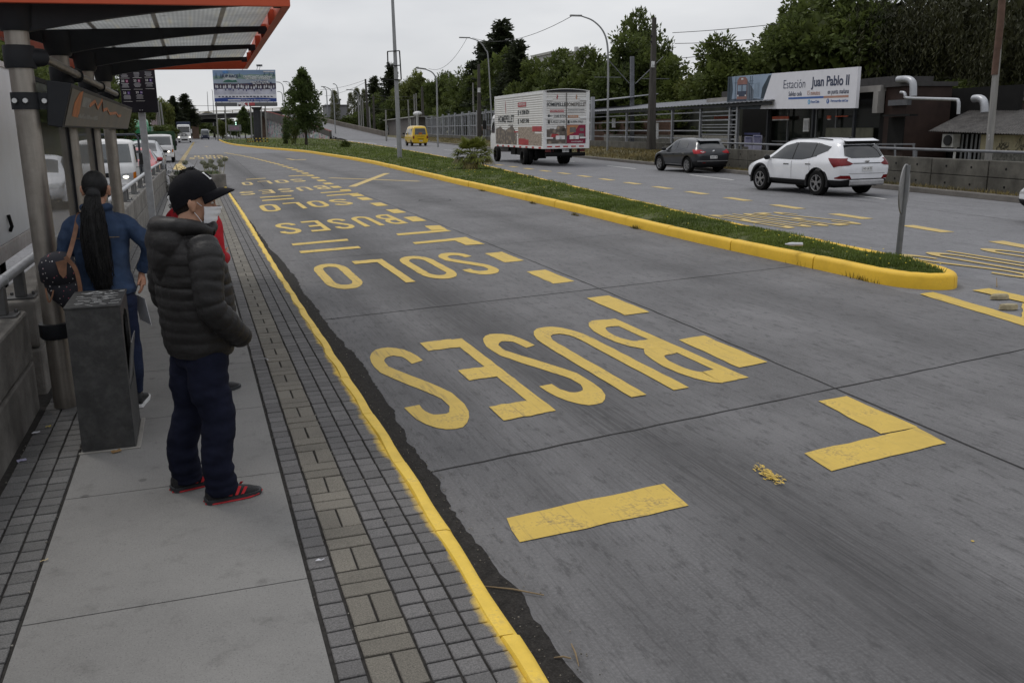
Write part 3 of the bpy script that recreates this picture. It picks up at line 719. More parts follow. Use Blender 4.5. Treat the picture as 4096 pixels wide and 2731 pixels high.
for y in [-.3, 2.0, 4.4, 6.86, 7.62, 9.3, 9.75, 11.4, 11.85, 13.5, 13.95, 15.6, 16.05, 17.7, 18.15, 19.8, 20.3, 21.9, 22.4, 24, 24.5, 26.1, 26.6, 28.2, 28.7, 30.3, 30.8, 32.3]:
    x = xb(y)-.12
    g = MB(); g.bb(x-.035, x+.035, y-.05, y+.05, .875, 1.06); g.bb(x-.10, x+.10, y-.09, y+.09, .862, .875)
    for dx in (-.075, .075): g.lathe([(0, 0), (.013, 0), (.013, .022), (0, .022)], (x+dx, y+.06, .875), 8)
    g.build('rail_post', mat('dull_steel', (.13, .13, .13), .55, .3, var=.3), br, bevel=.006)
# --- litter bin ---
bn = thing('litter_bin', 'dark grey metal litter bin with scratched top beside the shelter', 'litter bin', (-.653, 6.14, .15))
M_BIN = mat('bin_grey', (.040, .040, .040), .6, var=.25, vs=9, dirt=(.11, .11, .105), dirtamt=.45, ds=16)
x0, x1, y0, y1, zb, zt = -.806, -.500, 5.85, 6.43, .15, 1.055
g = MB(); g.bb(x0, x1, y0, y0+.02, zb, zt-.004); g.bb(x0, x0+.02, y0+.02, y1, zb, zt-.004); g.bb(x0, x1, y1-.02, y1, zb, zt-.004)
def side(y, z, x): return (x, y, z)
hole = [(y0+.10, .50), (y1-.10, .50), (y1-.10, .86)]+[(y0+.29+.19*math.cos(rad(a)), .86+.13*math.sin(rad(a))) for a in (20, 50, 90, 130, 160)]+[(y0+.10, .86)]
outer = [(y0+.02, zb), (y1-.02, zb), (y1-.02, zt-.004), (y0+.02, zt-.004)]
for (a, b, c, d) in ((y0+.02, y0+.10, zb, zt-.004), (y1-.10, y1-.02, zb, zt-.004)): g.bb(x1-.02, x1-.001, a, b, c, d)
g.bb(x1-.02, x1-.001, y0+.10, y1-.10, zb, .50); g.prism([(y0+.10, .86)]+[(y0+.29+.19*math.cos(rad(a)), .86+.13*math.sin(rad(a))) for a in (160, 130, 90, 50, 20)]+[(y1-.10, .86), (y1-.10, zt-.004), (y0+.10, zt-.004)], (x1-.02, x1-.001), side)
g.build('body', M_BIN, bn)
MB().bb(x0-.006, x1+.006, y0-.006, y1+.006, zt-.004, zt+.012).build('top_plate', M_BIN, bn, bevel=.006)
MB().bb(x0+.03, x1-.07, y0+.03, y1-.03, .17, 1.0).build('liner', M_BLACK, bn)
MB().prism([(x1-.01, .50), (x1+.035, .80), (x1+.030, .803), (x1-.02, .50)], (y0+.105, y1-.105), lambda x, z, y: (x, y, z)).build('flap', mat('bin_flap', (.09, .09, .09), .45), bn)
M_MORT = mat('mortar', (.24, .23, .21), .9, bmp=.4)
g = MB(); g.bb(x0-.02, x1+.025, y0-.03, y0-.004, .148, .158); g.bb(x1+.004, x1+.03, y0-.02, y1+.03, .148, .157); g.build('mortar_bed', M_MORT, bn, bevel=.003)
M_SCR = mat('chalk_scratch', (.42, .42, .41), .8)
g = MB(); rs = random.Random(5)
for k in range(44):
    cx, cy = rs.uniform(x0+.03, x1-.02), rs.uniform(y0+.03, y1-.05); a = rs.uniform(-.5, .5); L = rs.uniform(.02, .07); c = rs.uniform(-18, 18); P = []
    for j in range(7): P.append((min(x1-.004, max(x0+.004, cx)), min(y1-.004, max(y0+.004, cy)), zt+.0125)); cx += L/6*math.cos(a); cy += L/4*math.sin(a); a += c*L/6*rs.uniform(.4, 1.6)
    g.tube(P, .0014, 4)
g.build('scratches', M_SCR, bn)
# --- planter with dry seed heads ---
pl = thing('planter', 'low concrete planter across the end of the platform', 'planter', (.1, 34.2, .15))
g = MB(); g.bb(-.85, 1.03, 33.8, 33.95, .12, .60); g.bb(-.85, -.7, 33.95, 37.5, .12, .58); g.bb(.88, 1.03, 33.95, 37.5, .12, .58); g.bb(-.85, 1.03, 37.5, 37.65, .12, .58)
g.build('wall', M_CONC, pl, bevel=.02)
MB().bb(-.70, .88, 33.95, 37.5, .2, .52).build('soil', M_SOIL, pl)
M_STEM = mat('dry_stem', (.22, .20, .11), .8, var=.3, vs=8); M_HEAD = mat('seed_head', (.21, .215, .15), .9, var=.4, vs=30, island=.4); M_LEAF0 = mat('planter_leaf', (.06, .085, .03), .7, var=.4, vs=6, island=.4)
def seed_plant(px, py, Y, base_dx=0.):
    p = AY(px, py, Y); b = Vector((p.x+base_dx, Y, .52)); 
    t = thing('seed_head_plant', 'dry round seed head on a tall stem in the planter', 'plant', b, group='dry seed heads in the planter')
    m = (b+p)/2+Vector((base_dx*-.2, 0, .05)); MB().tube([b, m, p], [.012, .010, .009], 6).build('stem', M_STEM, t)
    g = MB(); r = .10
    for k in range(110):
        z = random.uniform(-1, 1); a = random.uniform(0, 2*PI); q = math.sqrt(1-z*z); d = Vector((q*math.cos(a), q*math.sin(a), z*.75+.1)); e = p+d*r*random.uniform(.7, 1.15)
        g.bar(p, e, .003, .003); g.box(e, (.018, .018, .026), a)
    g.build('seed_head', M_HEAD, t); return t
for px, py, Y, dx in ((741, 652, 34.6, .05), (812, 652, 34.6, .08), (832, 660, 34.9, .03), (845, 646, 35.2, .04), (848, 665, 34.5, .02), (861, 672, 34.8, .0), (879, 648, 34.7, -.05), (884, 662, 35.1, -.03), (900, 639, 34.9, -.10), (823, 668, 35.4, .02)):
    seed_plant(px, py, Y, dx)
g = MB(); rs = random.Random(3)
for k in range(700):
    x, y = rs.uniform(-.68, .86), rs.uniform(33.97, 37.3); a = rs.uniform(0, 6.28); L = rs.uniform(.06, .2); h = rs.uniform(.04, .14); d = Vector((math.cos(a), math.sin(a), 0)); s = Vector((-d.y, d.x, 0))*.012; b = Vector((x, y, .515))
    g.quad(b-s, b+s, b+d*L+s*.4+Vector((0, 0, h)), b+d*L-s*.4+Vector((0, 0, h)))
tag(g.build('planter_weeds', M_LEAF0), kind='stuff')
# dark tangled shrub by the end of the barrier
M_DSH = mat('dark_shrub_leaf', (.022, .026, .014), .8, var=.4, vs=5, island=.5)
ds = thing('shrub', 'dark tangled shrub at the far end of the barrier beside the planter', 'shrub', (-.45, 32.6, .15))
g = MB(); rs = random.Random(8)
for k in range(2600):
    u = Vector((rs.gauss(0, .22), rs.gauss(0, .35), abs(rs.gauss(0, .30)))); b = Vector((-.42, 32.3, .2))+u; a = rs.uniform(0, 6.28); L = rs.uniform(.03, .09); d = Vector((math.cos(a), math.sin(a), rs.uniform(-.6, .6)))*L; s = Vector((-d.y, d.x, rs.uniform(-.02, .02)))*.35
    g.quad(b-s, b+s, b+d)
g.build('foliage', M_DSH, ds)
g = MB()
for k in range(7): a = rs.uniform(0, 6.28); g.tube([(-.45, 32.4, .15), (-.45+.3*math.cos(a), 32.4+.3*math.sin(a), .6), (-.45+.7*math.cos(a), 32.4+.7*math.sin(a), .8+rs.uniform(0, .5))], [.012, .008, .004], 5)
g.build('stems', mat('dark_twig', (.05, .04, .03), .9), ds)
# small litter on the platform
M_LIT = mat('litter_white', (.62, .62, .66), .6); M_LEAFD = mat('dead_leaf', (.24, .15, .07), .8, var=.3, vs=30)
def scrap(name, px, py, sx, sy, lab, cat, m, z=.153, rz=.4):
    p = G(px, py, z); g = MB(); rs = random.Random(int(px))
    rings = [[(sx*(i/3-.5), sy*(j/2-.5), .006*rs.random()+.004*(i % 2)) for j in range(3)] for i in range(4)]
    g.loft(rings, False, False); o = g.build(name, m); o.location = p; o.rotation_euler = (0, 0, rz); s = o.modifiers.new('solid', 'SOLIDIFY'); s.thickness = .0015
    tag(o, lab, cat)
scrap('paper_scrap', 87, 1842, .05, .035, 'pale lilac wrapper scrap on the dark pavers by the wall, nearest the camera', 'litter', mat('lilac_scrap', (.34, .33, .46), .6))
scrap('paper_scrap', 143, 1731, .05, .025, 'white torn paper scrap on the pavers between wall and bin', 'litter', M_LIT)
scrap('paper_scrap', 193, 1707, .035, .02, 'small yellowish scrap near the wall foot beside the bin', 'litter', mat('yellow_scrap', (.4, .33, .1), .6))
scrap('dead_leaf', 465, 1806, .055, .04, 'brown curled dead leaf at the foot of the litter bin', 'leaf', M_LEAFD)
scrap('cigarette_end', 177, 2243, .035, .009, 'cigarette end lying in the joint beside the dark pavers', 'litter', mat('filter_tan', (.45, .36, .2), .7))
scrap('straw', 1066, 1437, .07, .006, 'white straw piece on the tan paver band', 'litter', M_LIT, .156, 1.9)
scrap('straw', 1280, 2240, .04, .008, 'short white straw piece on the tan pavers near the bottom', 'litter', M_LIT, .156, .1)
# ================= people =================
def ell(mb, c, r, n=16, m=10, M=None):
    c = Vector(c); rings = []
    for i in range(1, m):
        a = PI*i/m; ring = []
        for k in range(n):
            v = Vector((r[0]*math.sin(a)*math.cos(2*PI*k/n), r[1]*math.sin(a)*math.sin(2*PI*k/n), -r[2]*math.cos(a)))
            ring.append(c+(M @ v if M is not None else v))
        rings.append(ring)
    mb.loft(rings, True)
def dense(pts, rs, sub=6):
    P = smoothpts([Vector(p) for p in pts], sub); R = []
    for i in range(len(pts)-1):
        for k in range(sub): t = k/sub; R.append(rs[i]+(rs[i+1]-rs[i])*(3*t*t-2*t*t*t))
    R.append(rs[-1]); return P, R
def limb(mb, pts, rs, sub=6, n=16, quilt=None, fl=1.0):
    P, R = dense(pts, rs, sub)
    if quilt:
        per, amp = quilt; s = 0; out = []
        for i, p in enumerate(P):
            if i: s += (p-P[i-1]).length
            out.append(R[i]*(1+amp*(abs(math.sin(PI*s/per+.15*math.sin(s*40)))**.28-.85)))
        R = out
    mb.tube(P, R, n)
def torso(mb, rows, n=28, p=2.5, sub=5, quilt=None):
    """rows: z, back, front, halfwidth, (dy)"""
    P = smoothpts([Vector((r[1], r[2], r[3])) for r in rows], sub); Z = []
    for i in range(len(rows)-1): Z += [rows[i][0]+(rows[i+1][0]-rows[i][0])*k/sub for k in range(sub)]
    Z.append(rows[-1][0]); rings = []
    for z, q in zip(Z, P):
        f = 1.
        if quilt: f = 1+quilt[1]*(abs(math.sin(PI*z/quilt[0]))**.28-.85)
        cx, rx_, ry = (q.x+q.y)/2, (q.y-q.x)/2*f, q.z*f; ring = []
        for k in range(n):
            a = 2*PI*k/n; ca, sa = math.cos(a), math.sin(a)
            ring.append((cx+rx_*math.copysign(abs(ca)**(2/p), ca), ry*math.copysign(abs(sa)**(2/p), sa), z))
        rings.append(ring)
    mb.loft(rings, True)
def remesh(mb, name, m, parent, vox=.01, sm=3):
    o = mb.build(name+'_tmp', m); r = o.modifiers.new('r', 'REMESH'); r.mode = 'VOXEL'; r.voxel_size = vox; r.use_smooth_shade = True
    if sm: s = o.modifiers.new('s', 'SMOOTH'); s.factor = .5; s.iterations = sm
    return baked(o, name, m, parent)
def wrinkle(o, amp, sc, seed=0., zs=1.):
    me = o.data; NR = [Vector(v.normal) for v in me.vertices]; CO = []
    for v, nr in zip(me.vertices, NR):
        p = Vector(v.co); q = Vector((p.x*sc, p.y*sc, p.z*sc*zs+seed)); w_ = mnoise.noise(q)+.5*mnoise.noise(q*2.1+Vector((3, 1, 7))); r_ = 1-abs(mnoise.noise(q*.9+Vector((9, 4, 2))))*2
        CO.extend(p+nr*amp*(w_*.7+r_*.5))
    me.vertices.foreach_set('co', CO); me.update(); return o
def head_shape(mb, c, turn=0., pitch=0.):
    c = Vector(c); M = (Matrix.Rotation(turn, 3, 'Z') @ Matrix.Rotation(pitch, 3, 'Y'))
    E = lambda p, r: ell(mb, c+M @ Vector(p), r, 16, 10, M)
    E((-.012, 0, .015), (.098, .076, .098)); E((.030, 0, -.055), (.066, .056, .068)); E((.060, 0, -.098), (.032, .030, .024))
    E((.070, 0, .012), (.028, .056, .026)); E((.098, 0, -.030), (.020, .0125, .016)); E((.088, 0, -.008), (.012, .010, .030)); E((.078, 0, -.068), (.020, .024, .014))
    for s in (1, -1):
        E((.052, s*.036, -.035), (.032, .024, .030)); E((-.008, s*.080, -.014), (.020, .017, .034)); E((-.018, s*.090, -.004), (.016, .011, .028)); E((-.004, s*.086, -.038), (.011, .010, .014))
    return M
def eyes(c, M, parent):
    c = Vector(c)
    for s in (1, -1):
        g = MB(); ell(g, c+M @ Vector((.081, s*.031, .000)), (.0125, .0135, .0095), 12, 8, M); e = g.build('eye', mat('eye_white', (.62, .58, .54), .25, var=.02), parent, 180, world=False)
        g = MB(); ell(g, c+M @ Vector((.0900, s*.031, .000)), (.0055, .0065, .0065), 12, 8, M); g.build('iris', mat('iris_dark', (.02, .012, .008), .15), e, 180, world=False)
        g = MB(); q = [c+M @ Vector(v) for v in ((.092, s*.012, .020), (.090, s*.030, .026), (.076, s*.050, .020))]; g.tube(q, [.0035, .0045, .002], 6); g.build('eyebrow', mat('eyebrow_hair', (.018, .013, .01), .9), parent, 180, world=False)
M_SKIN = mat('skin', (.40, .225, .150), .5, var=.10, vs=20, dirt=(.33, .15, .09), dirtamt=.3, ds=30); 
M_HAIR = mat('black_hair', (.005, .0048, .005), .5, var=.5, vs=60, stretch=(1, 1, .06), bmp=.5, bs=70, spec=.25)
def shoe(mb, sole, p, ang, L=.285, W=.10, H=.10):
    """ankle at p (x forward, y left, z=0 sole); mb upper, sole mesh"""
    M = Matrix.Rotation(ang, 3, 'Z'); P = Vector(p)
    prof = [(-.085, .034, .075), (-.07, .040, .10), (-.03, .040, .105), (.02, .042, .098), (.06, .046, .078), (.11, .050, .060), (.155, .046, .048), (.185, .034, .034), (.198, .014, .022)]
    rings = []
    for x, w, h in prof:
        ring = []
        for k in range(14):
            a = PI*k/13; ring.append(P+M @ Vector((x, w*math.copysign(abs(math.cos(a))**.8, math.cos(a)), .018+(h-.018)*max(0, math.sin(a))**.7)))
        rings.append(ring)
    mb.loft(rings, True)
    rings = []
    for x, w, h in [(-.095, .022, 0)]+[(a*1.03, b+.006, 0) for a, b, c in prof]+[(.208, .008, 0)]:
        z0 = 0 if -.08 < x < .15 else .004; rings.append([P+M @ Vector((x, w, z0)), P+M @ Vector((x, w+.002, .026)), P+M @ Vector((x, -w-.002, .026)), P+M @ Vector((x, -w, z0))])
    sole.loft(rings, True)
def cloth(name, col, rough=.8, **k): return mat(name, col, rough, **k)
# ---- man in quilted jacket ----
mh = rad(25)
man = thing('person', 'man in black quilted jacket, black cap and white face mask at the platform edge', 'person', (-.05, 4.95, .15), mh)
RA, LA = Vector((-.030, -.165, 0)), Vector((-.085, .135, 0)); fa = rad(-13)
HC = Vector((.045, 0, 1.578)); hturn, hp = rad(-30), rad(4)
b = MB(); HM = head_shape(b, HC, hturn, hp)
limb(b, [(-.02, 0, 1.40), (.0, 0, 1.46), (.02, 0, 1.53)], [.075, .062, .060]); torso(b, [(.80, -.12, .12, .15), (1.0, -.11, .13, .15), (1.25, -.11, .11, .17), (1.38, -.09, .07, .16), (1.43, -.06, .03, .07)])
for s, a in ((-1, RA), (1, LA)):
    limb(b, [(-.02, s*.085, .85), (a.x*.5, s*.10, .48), (a.x, a.y, .09)], [.085, .055, .040])
    limb(b, [(-.01, s*.185, 1.36), (-.05, s*.255, 1.08), (.06, s*.19, .91)], [.05, .038, .028])
    # hand inside the pocket, fingers lightly curled
    limb(b, [(.06, s*.19, .91), (.09, s*.165, .885), (.11, s*.15, .87)], [.026, .028, .026])
    for k in range(4): y = s*(.128+.012*k); L = (.05, .062, .058, .046)[k]; limb(b, [(.11, y, .872), (.11+L*.45, y-s*.004, .852), (.105+L*.6, y-s*.01, .83)], [.0095, .0085, .007], 3, 8)
    limb(b, [(.09, s*.145, .895), (.12, s*.125, .89), (.138, s*.12, .88)], [.011, .010, .008], 3, 8)
body = remesh(b, 'body', M_SKIN, man, .0075, 3); eyes(HC, HM, man)
M_JKT = mat('black_nylon', (.0135, .0125, .0125), .50, var=.25, vs=7, bmp=.35, bs=45, spec=.28)
Q = (.058, .060)
b = MB()
torso(b, [(.785, -.150, .145, .172), (.82, -.168, .165, .190), (.95, -.176, .178, .205), (1.10, -.180, .168, .214), (1.24, -.182, .146, .224), (1.34, -.172, .118, .222), (1.40, -.140, .085, .165), (1.445, -.10, .072, .095), (1.475, -.085, .080, .085)], 40, 2.5, 14, Q)
for s in (-1, 1):
    limb(b, [(-.025, s*.165, 1.385), (-.035, s*.235, 1.30), (-.055, s*.278, 1.09), (.02, s*.262, .985), (.125, s*.195, .885), (.15, s*.165, .862)], [.078, .083, .072, .070, .062, .045], 14, 20, (.055, .15))
# hood lying on the back
limb(b, [(.06, .105, 1.425), (-.03, .125, 1.455), (-.125, .085, 1.465), (-.155, 0, 1.46), (-.125, -.085, 1.465), (-.03, -.125, 1.455), (.06, -.105, 1.425)], [.028, .038, .046, .050, .046, .038, .028], 6, 16)
ell(b, (-.135, 0, 1.385), (.085, .150, .105), 20, 12); ell(b, (-.170, 0, 1.315), (.052, .105, .095), 16, 10); ell(b, (-.165, 0, 1.245), (.038, .05, .06), 12, 8)
limb(b, [(.06, -.10, 1.425), (.10, -.05, 1.455), (.10, .05, 1.455), (.06, .10, 1.425)], [.03, .026, .026, .03], 5, 12)
jk = wrinkle(remesh(b, 'jacket', M_JKT, man, .0062, 1), .0042, 11, 1, 1.6)
g = MB(); g.tube([(.183, 0, .80), (.192, 0, .95), (.182, 0, 1.10), (.158, 0, 1.24), (.122, 0, 1.36), (.112, 0, 1.44)], .005, 6); g.build('zip', M_BLACK, jk, world=False)
M_TRS = mat('navy_trousers', (.0075, .009, .020), .85, var=.3, vs=8, bmp=.5, bs=9, spec=.12)
b = MB(); torso(b, [(.72, -.12, .115, .165), (.80, -.125, .12, .155), (.88, -.12, .12, .14)], 24)
for s, a in ((-1, RA), (1, LA)):
    P, R = dense([(-.010, s*.080, .80), (-.01+a.x*.3, s*.10, .62), (a.x*.6+.015, a.y*.85, .46), (a.x-.012, a.y, .25), (a.x-.005, a.y, .12), (a.x+.0, a.y, .045)], [.108, .103, .086, .080, .080, .079], 10)
    R = [r*(1+.035*math.sin(i*1.15+s)*(1 if i > 22 or 8 < i < 16 else .35)) for i, r in enumerate(R)]
    b.tube(P, R, 20)
wrinkle(remesh(b, 'trousers', M_TRS, man, .008, 1), .0075, 9, 5, 1.9)
M_SHB = mat('black_shoe_knit', (.012, .012, .013), .6, var=.3, vs=40, bmp=.4, bs=120); M_SHR = mat('red_rubber', (.36, .012, .018), .5); M_SHM = mat('dark_midsole', (.03, .032, .035), .5)
for a, da in ((RA, fa), (LA, fa+rad(8))):
    up, so_ = MB(), MB(); shoe(up, so_, a, da); s_ = up.build('shoe', M_SHB, man, 60, world=False); so_.build('sole', M_SHM, s_, 40, world=False)
    g = MB(); R = Matrix.Rotation(da, 3, 'Z')
    g.tube([a+R @ Vector(v) for v in ((-.096, -.02, .005), (-.06, -.046, .004), (0, -.050, .004), (.07, -.054, .004), (.13, -.056, .006), (.18, -.042, .010), (.207, -.012, .016), (.207, .012, .016), (.18, .042, .010), (.10, .055, .005), (0, .050, .004), (-.06, .046, .004), (-.096, .02, .005))], .0055, 6); g.build('red_outsole', M_SHR, s_, world=False)
    for sd in (-1, 1):
        g = MB()
        for k in range(3):
            x = .02+.032*k
            g.prism([(x, .032), (x+.017, .032), (x+.041, .080-.008*k), (x+.026, .083-.008*k)], (0, 1), lambda u, v, e: tuple(a+R @ Vector((u, sd*(.047+.0055*(u > .02)+.0015*e-.018*max(0, (v-.035)/.05)), v))))
        g.build('stripes', M_SHR, s_, world=False)
# cap
M_CAP = mat('black_cap_cloth', (.0065, .0065, .0085), .85, var=.2, vs=30, bmp=.25, bs=200, spec=.12)
cp = bpy.data.objects.new('cap', None)
TM = Matrix.Rotation(hturn, 4, 'Z') @ Matrix.Rotation(rad(13), 4, 'Y'); TM = Matrix.Translation(HC+Vector((-.010, 0, .040))) @ Matrix.Rotation(hturn, 4, 'Z') @ Matrix.Rotation(-rad(15), 4, 'Y')
def capT(v): return TM @ Vector(v)
g = MB(); rings = []
for i in range(13):
    a = rad(-10+100*i/12); c_, s_ = math.cos(a), math.sin(a); ring = []
    for k in range(36):
        t = 2*PI*k/36; rr = 1+.012*abs(math.cos(3*t)); x, y = .121*c_*math.cos(t)*rr, .093*c_*math.sin(t)*rr
        z = (.112 if s_ > 0 else .115)*s_*(1.06 if math.cos(t) > 0 else 1.0)
        if i == 0 and math.cos(t) < .2: z -= .034*(.2-math.cos(t))
        ring.append(capT((x, y, z)))
    rings.append(ring)
g.loft(rings, True); g.lathe([(0, 0), (.008, 0), (.006, .005), (0, .006)], capT((0, 0, .113)), 10)
cap = g.build('cap', M_CAP, man, 50, world=False); so__ = cap.modifiers.new('s', 'SOLIDIFY'); so__.thickness = .003
g = MB(); rings = []
for j in range(9):
    v = j/8; ring = []
    for k in range(21):
        u = (k/20*2-1); ang = u*rad(68); bx, by = .117*math.cos(ang), .093*math.sin(ang); ext = .088*v*(1-abs(u)**2.6)
        ring.append(capT((bx+ext, by*(1-.05*v), -.012-.030*v*v-.028*(abs(u)**2)*(.35+.65*v)+.004)))
    rings.append(ring)
g.loft(rings, False, False); br_ = g.build('brim', M_CAP, cap, 180, world=False); s = br_.modifiers.new('s', 'SOLIDIFY'); s.thickness = .005
M_PATCH = mat('white_patch', (.66, .66, .66), .6)
def cs(t, a, e=.004):   # point on the crown: azimuth, elevation in degrees
    c_, s_ = math.cos(rad(a)), math.sin(rad(a)); return capT(((.121+e)*c_*math.cos(rad(t)), (.093+e)*c_*math.sin(rad(t)), (.119+e)*s_))
g = MB(); g.loft([[cs(t, a) for t in (-22, -12, 0, 12, 22)] for a in (22, 30, 38, 46)], False, False); pt = g.build('patch', M_PATCH, cap, 180, world=False)
g = MB()
for t in (-12, 0, 12): g.tube([cs(t, 26, .006), cs(t, 42, .006)], .0028, 5)
g.tube([cs(-12, 34, .006), cs(12, 34, .006)], .0028, 5); g.build('patch_print', M_CAP, pt, world=False)
g = MB(); ty = -160
g.tube([cs(ty, -8, .005), cs(ty, 2, .005)], .003, 5); g.tube([cs(ty, 2, .005), cs(ty-5, 10, .005)], .003, 5); g.tube([cs(ty, 2, .005), cs(ty+5, 11, .005)], .003, 5); g.build('embroidery', M_PATCH, cap, world=False)
# short hair below the cap
b = MB(); ell(b, HC+HM @ Vector((-.036, 0, -.012)), (.080, .0775, .082), 20, 12, HM); b.build('hair', mat('short_hair', (.022, .016, .013), .85, bmp=.6, bs=300), man, 180, world=False)
# mask
M_MASK = mat('mask_white', (.70, .70, .72), .75, var=.04, vs=10, bmp=.2, bs=60)
g = MB(); rings = []
for j in range(17):
    v = j/16; ring = []
    for k in range(25):
        u = k/24*2-1; th = u*rad(74); pl_ = .0022*math.sin(v*PI*6)
        r1 = (.0965-.020*v-.012*max(0, .25-v)*4*abs(u)+.012*math.exp(-(u*3.4)**2)*math.exp(-((v-.2)*3)**2)+pl_)
        zz = -.014-.098*v-.006*(1-abs(u))*(v < .15)
        ring.append(HC+HM @ Vector((.022+r1*math.cos(th), (.0745-.014*v)*math.sin(th), zz+.012*abs(u)*(.5-v)*-1)))
    rings.append(ring)
g.loft(rings, False, False); mk = g.build('mask', M_MASK, man, 180, world=False); s = mk.modifiers.new('s', 'SOLIDIFY'); s.thickness = .0018
for sd in (1, -1):
    for (z0, ez) in ((-.018, .016), (-.100, -.038)):
        g = MB(); g.tube([HC+HM @ Vector(v) for v in ((.036, sd*.066, z0), (.015, sd*.074, z0*.5+ez*.5), (-.010, sd*.083, ez))], .0018, 5); g.build('ear_loop', M_MASK, mk, world=False)
# ---- woman in denim jacket ----
wm = thing('person', 'woman in blue denim jacket with long black ponytail, hand on hip behind the bin', 'person', (-.655, 6.82, .15), rad(86))
# local: x forward (away from the camera), y left
WH = Vector((.045, 0, 1.555)); b = MB(); WM = head_shape(b, WH, rad(-6), rad(6))
limb(b, [(-.01, 0, 1.36), (.01, 0, 1.42), (.025, 0, 1.48)], [.06, .05, .048]); torso(b, [(.80, -.12, .09, .165), (.95, -.09, .09, .13), (1.2, -.09, .09, .15), (1.33, -.07, .06, .14), (1.39, -.04, .02, .06)])
RA2, LA2 = Vector((.01, -.125, 0)), Vector((.03, .10, 0))
for s, a in ((-1, RA2), (1, LA2)):
    limb(b, [(-.02, s*.09, .82), (.005, a.y*.97, .45), (a.x-.02, a.y, .28), (a.x, a.y, .08)], [.07, .040, .036, .028])
limb(b, [(0, -.165, 1.34), (-.02, -.30, 1.17), (.03, -.235, .955)], [.045, .034, .022]); limb(b, [(0, .165, 1.34), (-.01, .235, 1.10), (.07, .22, .88)], [.045, .034, .022])
def hand(b, wrist, d, palmside, thumb):
    """five-fingered relaxed hand: d direction of the fingers, palmside spread axis, thumb axis"""
    w, d, p, t = Vector(wrist), Vector(d).normalized(), Vector(palmside).normalized(), Vector(thumb).normalized()
    limb(b, [w, w+d*.045, w+d*.085], [.021, .029, .027], 4, 10)
    for k, L in enumerate((.062, .074, .069, .054)):
        o = w+d*.082+p*(.026-.0175*k); c = t*.0; limb(b, [o, o+d*L*.5+t*.006, o+d*L*.85+t*.026], [.0085, .0078, .006], 3, 8)
    o = w+d*.03+p*.026; limb(b, [o, o+p*.026+d*.022+t*.008, o+p*.034+d*.05+t*.016], [.011, .0095, .0075], 3, 8)
hand(b, (.03, -.235, .955), (-.25, .02, -1), (-1, .1, .1), (.2, 1, 0)); hand(b, (.07, .22, .88), (.25, 0, -1), (1, 0, 0), (0, -1, 0))
remesh(b, 'body', mat('skin_woman', (.42, .225, .15), .5, var=.1, vs=20), wm, .0065, 2); eyes(WH, WM, wm)
M_DEN = mat('denim_blue', (.022, .040, .082), .85, var=.35, vs=6, dirt=(.05, .075, .125), dirtamt=.5, ds=9, bmp=.5, bs=22); M_JEAN = mat('jeans_dark', (.010, .016, .042), .85, var=.35, vs=5, dirt=(.022, .035, .07), dirtamt=.4, ds=7, bmp=.4, bs=14)
b = MB(); torso(b, [(.835, -.155, .12, .192), (.87, -.165, .13, .198), (.90, -.150, .12, .188), (1.0, -.128, .115, .170), (1.15, -.125, .115, .178), (1.27, -.125, .10, .190), (1.35, -.105, .075, .165), (1.40, -.075, .05, .10), (1.445, -.065, .05, .075)], 32, 2.5, 7)
def crump(pts, rs, ph): 
    P, R = dense(pts, rs, 10); b.tube(P, [r*(1+.05*math.sin(i*1.3+ph)*math.exp(-((i-11)/7)**2)+.02*math.sin(i*.9+ph)) for i, r in enumerate(R)], 18)
crump([(-.01, -.10, 1.355), (-.015, -.185, 1.305), (-.03, -.305, 1.165), (.0, -.29, 1.07), (.028, -.245, .975)], [.045, .058, .056, .050, .044], 0)
crump([(-.01, .10, 1.355), (-.015, .180, 1.295), (-.01, .240, 1.10), (.03, .235, .99), (.065, .222, .905)], [.045, .058, .054, .049, .045], 2)
limb(b, [(.05, .07, 1.42), (-.045, .075, 1.435), (-.085, 0, 1.425), (-.045, -.075, 1.435), (.05, -.07, 1.42)], [.018, .026, .030, .026, .018], 5, 10)
jk = wrinkle(remesh(b, 'jacket', M_DEN, wm, .0075, 1), .0055, 13, 2, 1.2)
M_STI = mat('stitching', (.22, .15, .08), .8)
g = MB()
for pts in ([(-.166, y, .872) for y in (-.15, -.08, 0, .08, .15)], [(-.1285, y, 1.235) for y in (-.14, -.07, 0, .07, .14)]): g.tube(pts, .0022, 4)
g.build('seams', M_STI, jk, world=False)
b = MB(); torso(b, [(.70, -.12, .09, .17), (.78, -.155, .10, .188), (.86, -.13, .10, .17), (.93, -.10, .09, .15)], 24)
for s, a in ((-1, RA2), (1, LA2)): limb(b, [(-.025, s*.092, .80), (-.005, s*.098, .62), (.015, a.y*.98, .45), (a.x-.025, a.y*1.02, .28), (a.x, a.y, .10)], [.104, .088, .062, .060, .040], 8, 18)
wrinkle(remesh(b, 'jeans', M_JEAN, wm, .008, 1), .003, 14, 3, 1.8)
M_SHW = mat('white_sole', (.62, .62, .62), .6)
for a in (RA2, LA2):
    up, so_ = MB(), MB(); shoe(up, so_, a, rad(14 if a is LA2 else -4), .25); s_ = up.build('shoe', M_SHB, wm, 60, world=False); so_.build('sole', M_SHW, s_, 40, world=False)
b = MB(); ell(b, WH+WM @ Vector((-.022, 0, .022)), (.100, .083, .100), 24, 14, WM); ell(b, WH+WM @ Vector((-.075, 0, -.015)), (.05, .055, .045), 14, 10, WM)
P, R = dense([(-.075, 0, 1.525), (-.135, .0, 1.49), (-.165, .004, 1.38), (-.172, .008, 1.22), (-.168, .0, 1.05), (-.165, -.01, .93), (-.168, -.02, .875)], [.040, .048, .070, .084, .080, .058, .022], 10)
rings = []
rs = random.Random(2); ph = [rs.uniform(0, 6.28) for k in range(40)]
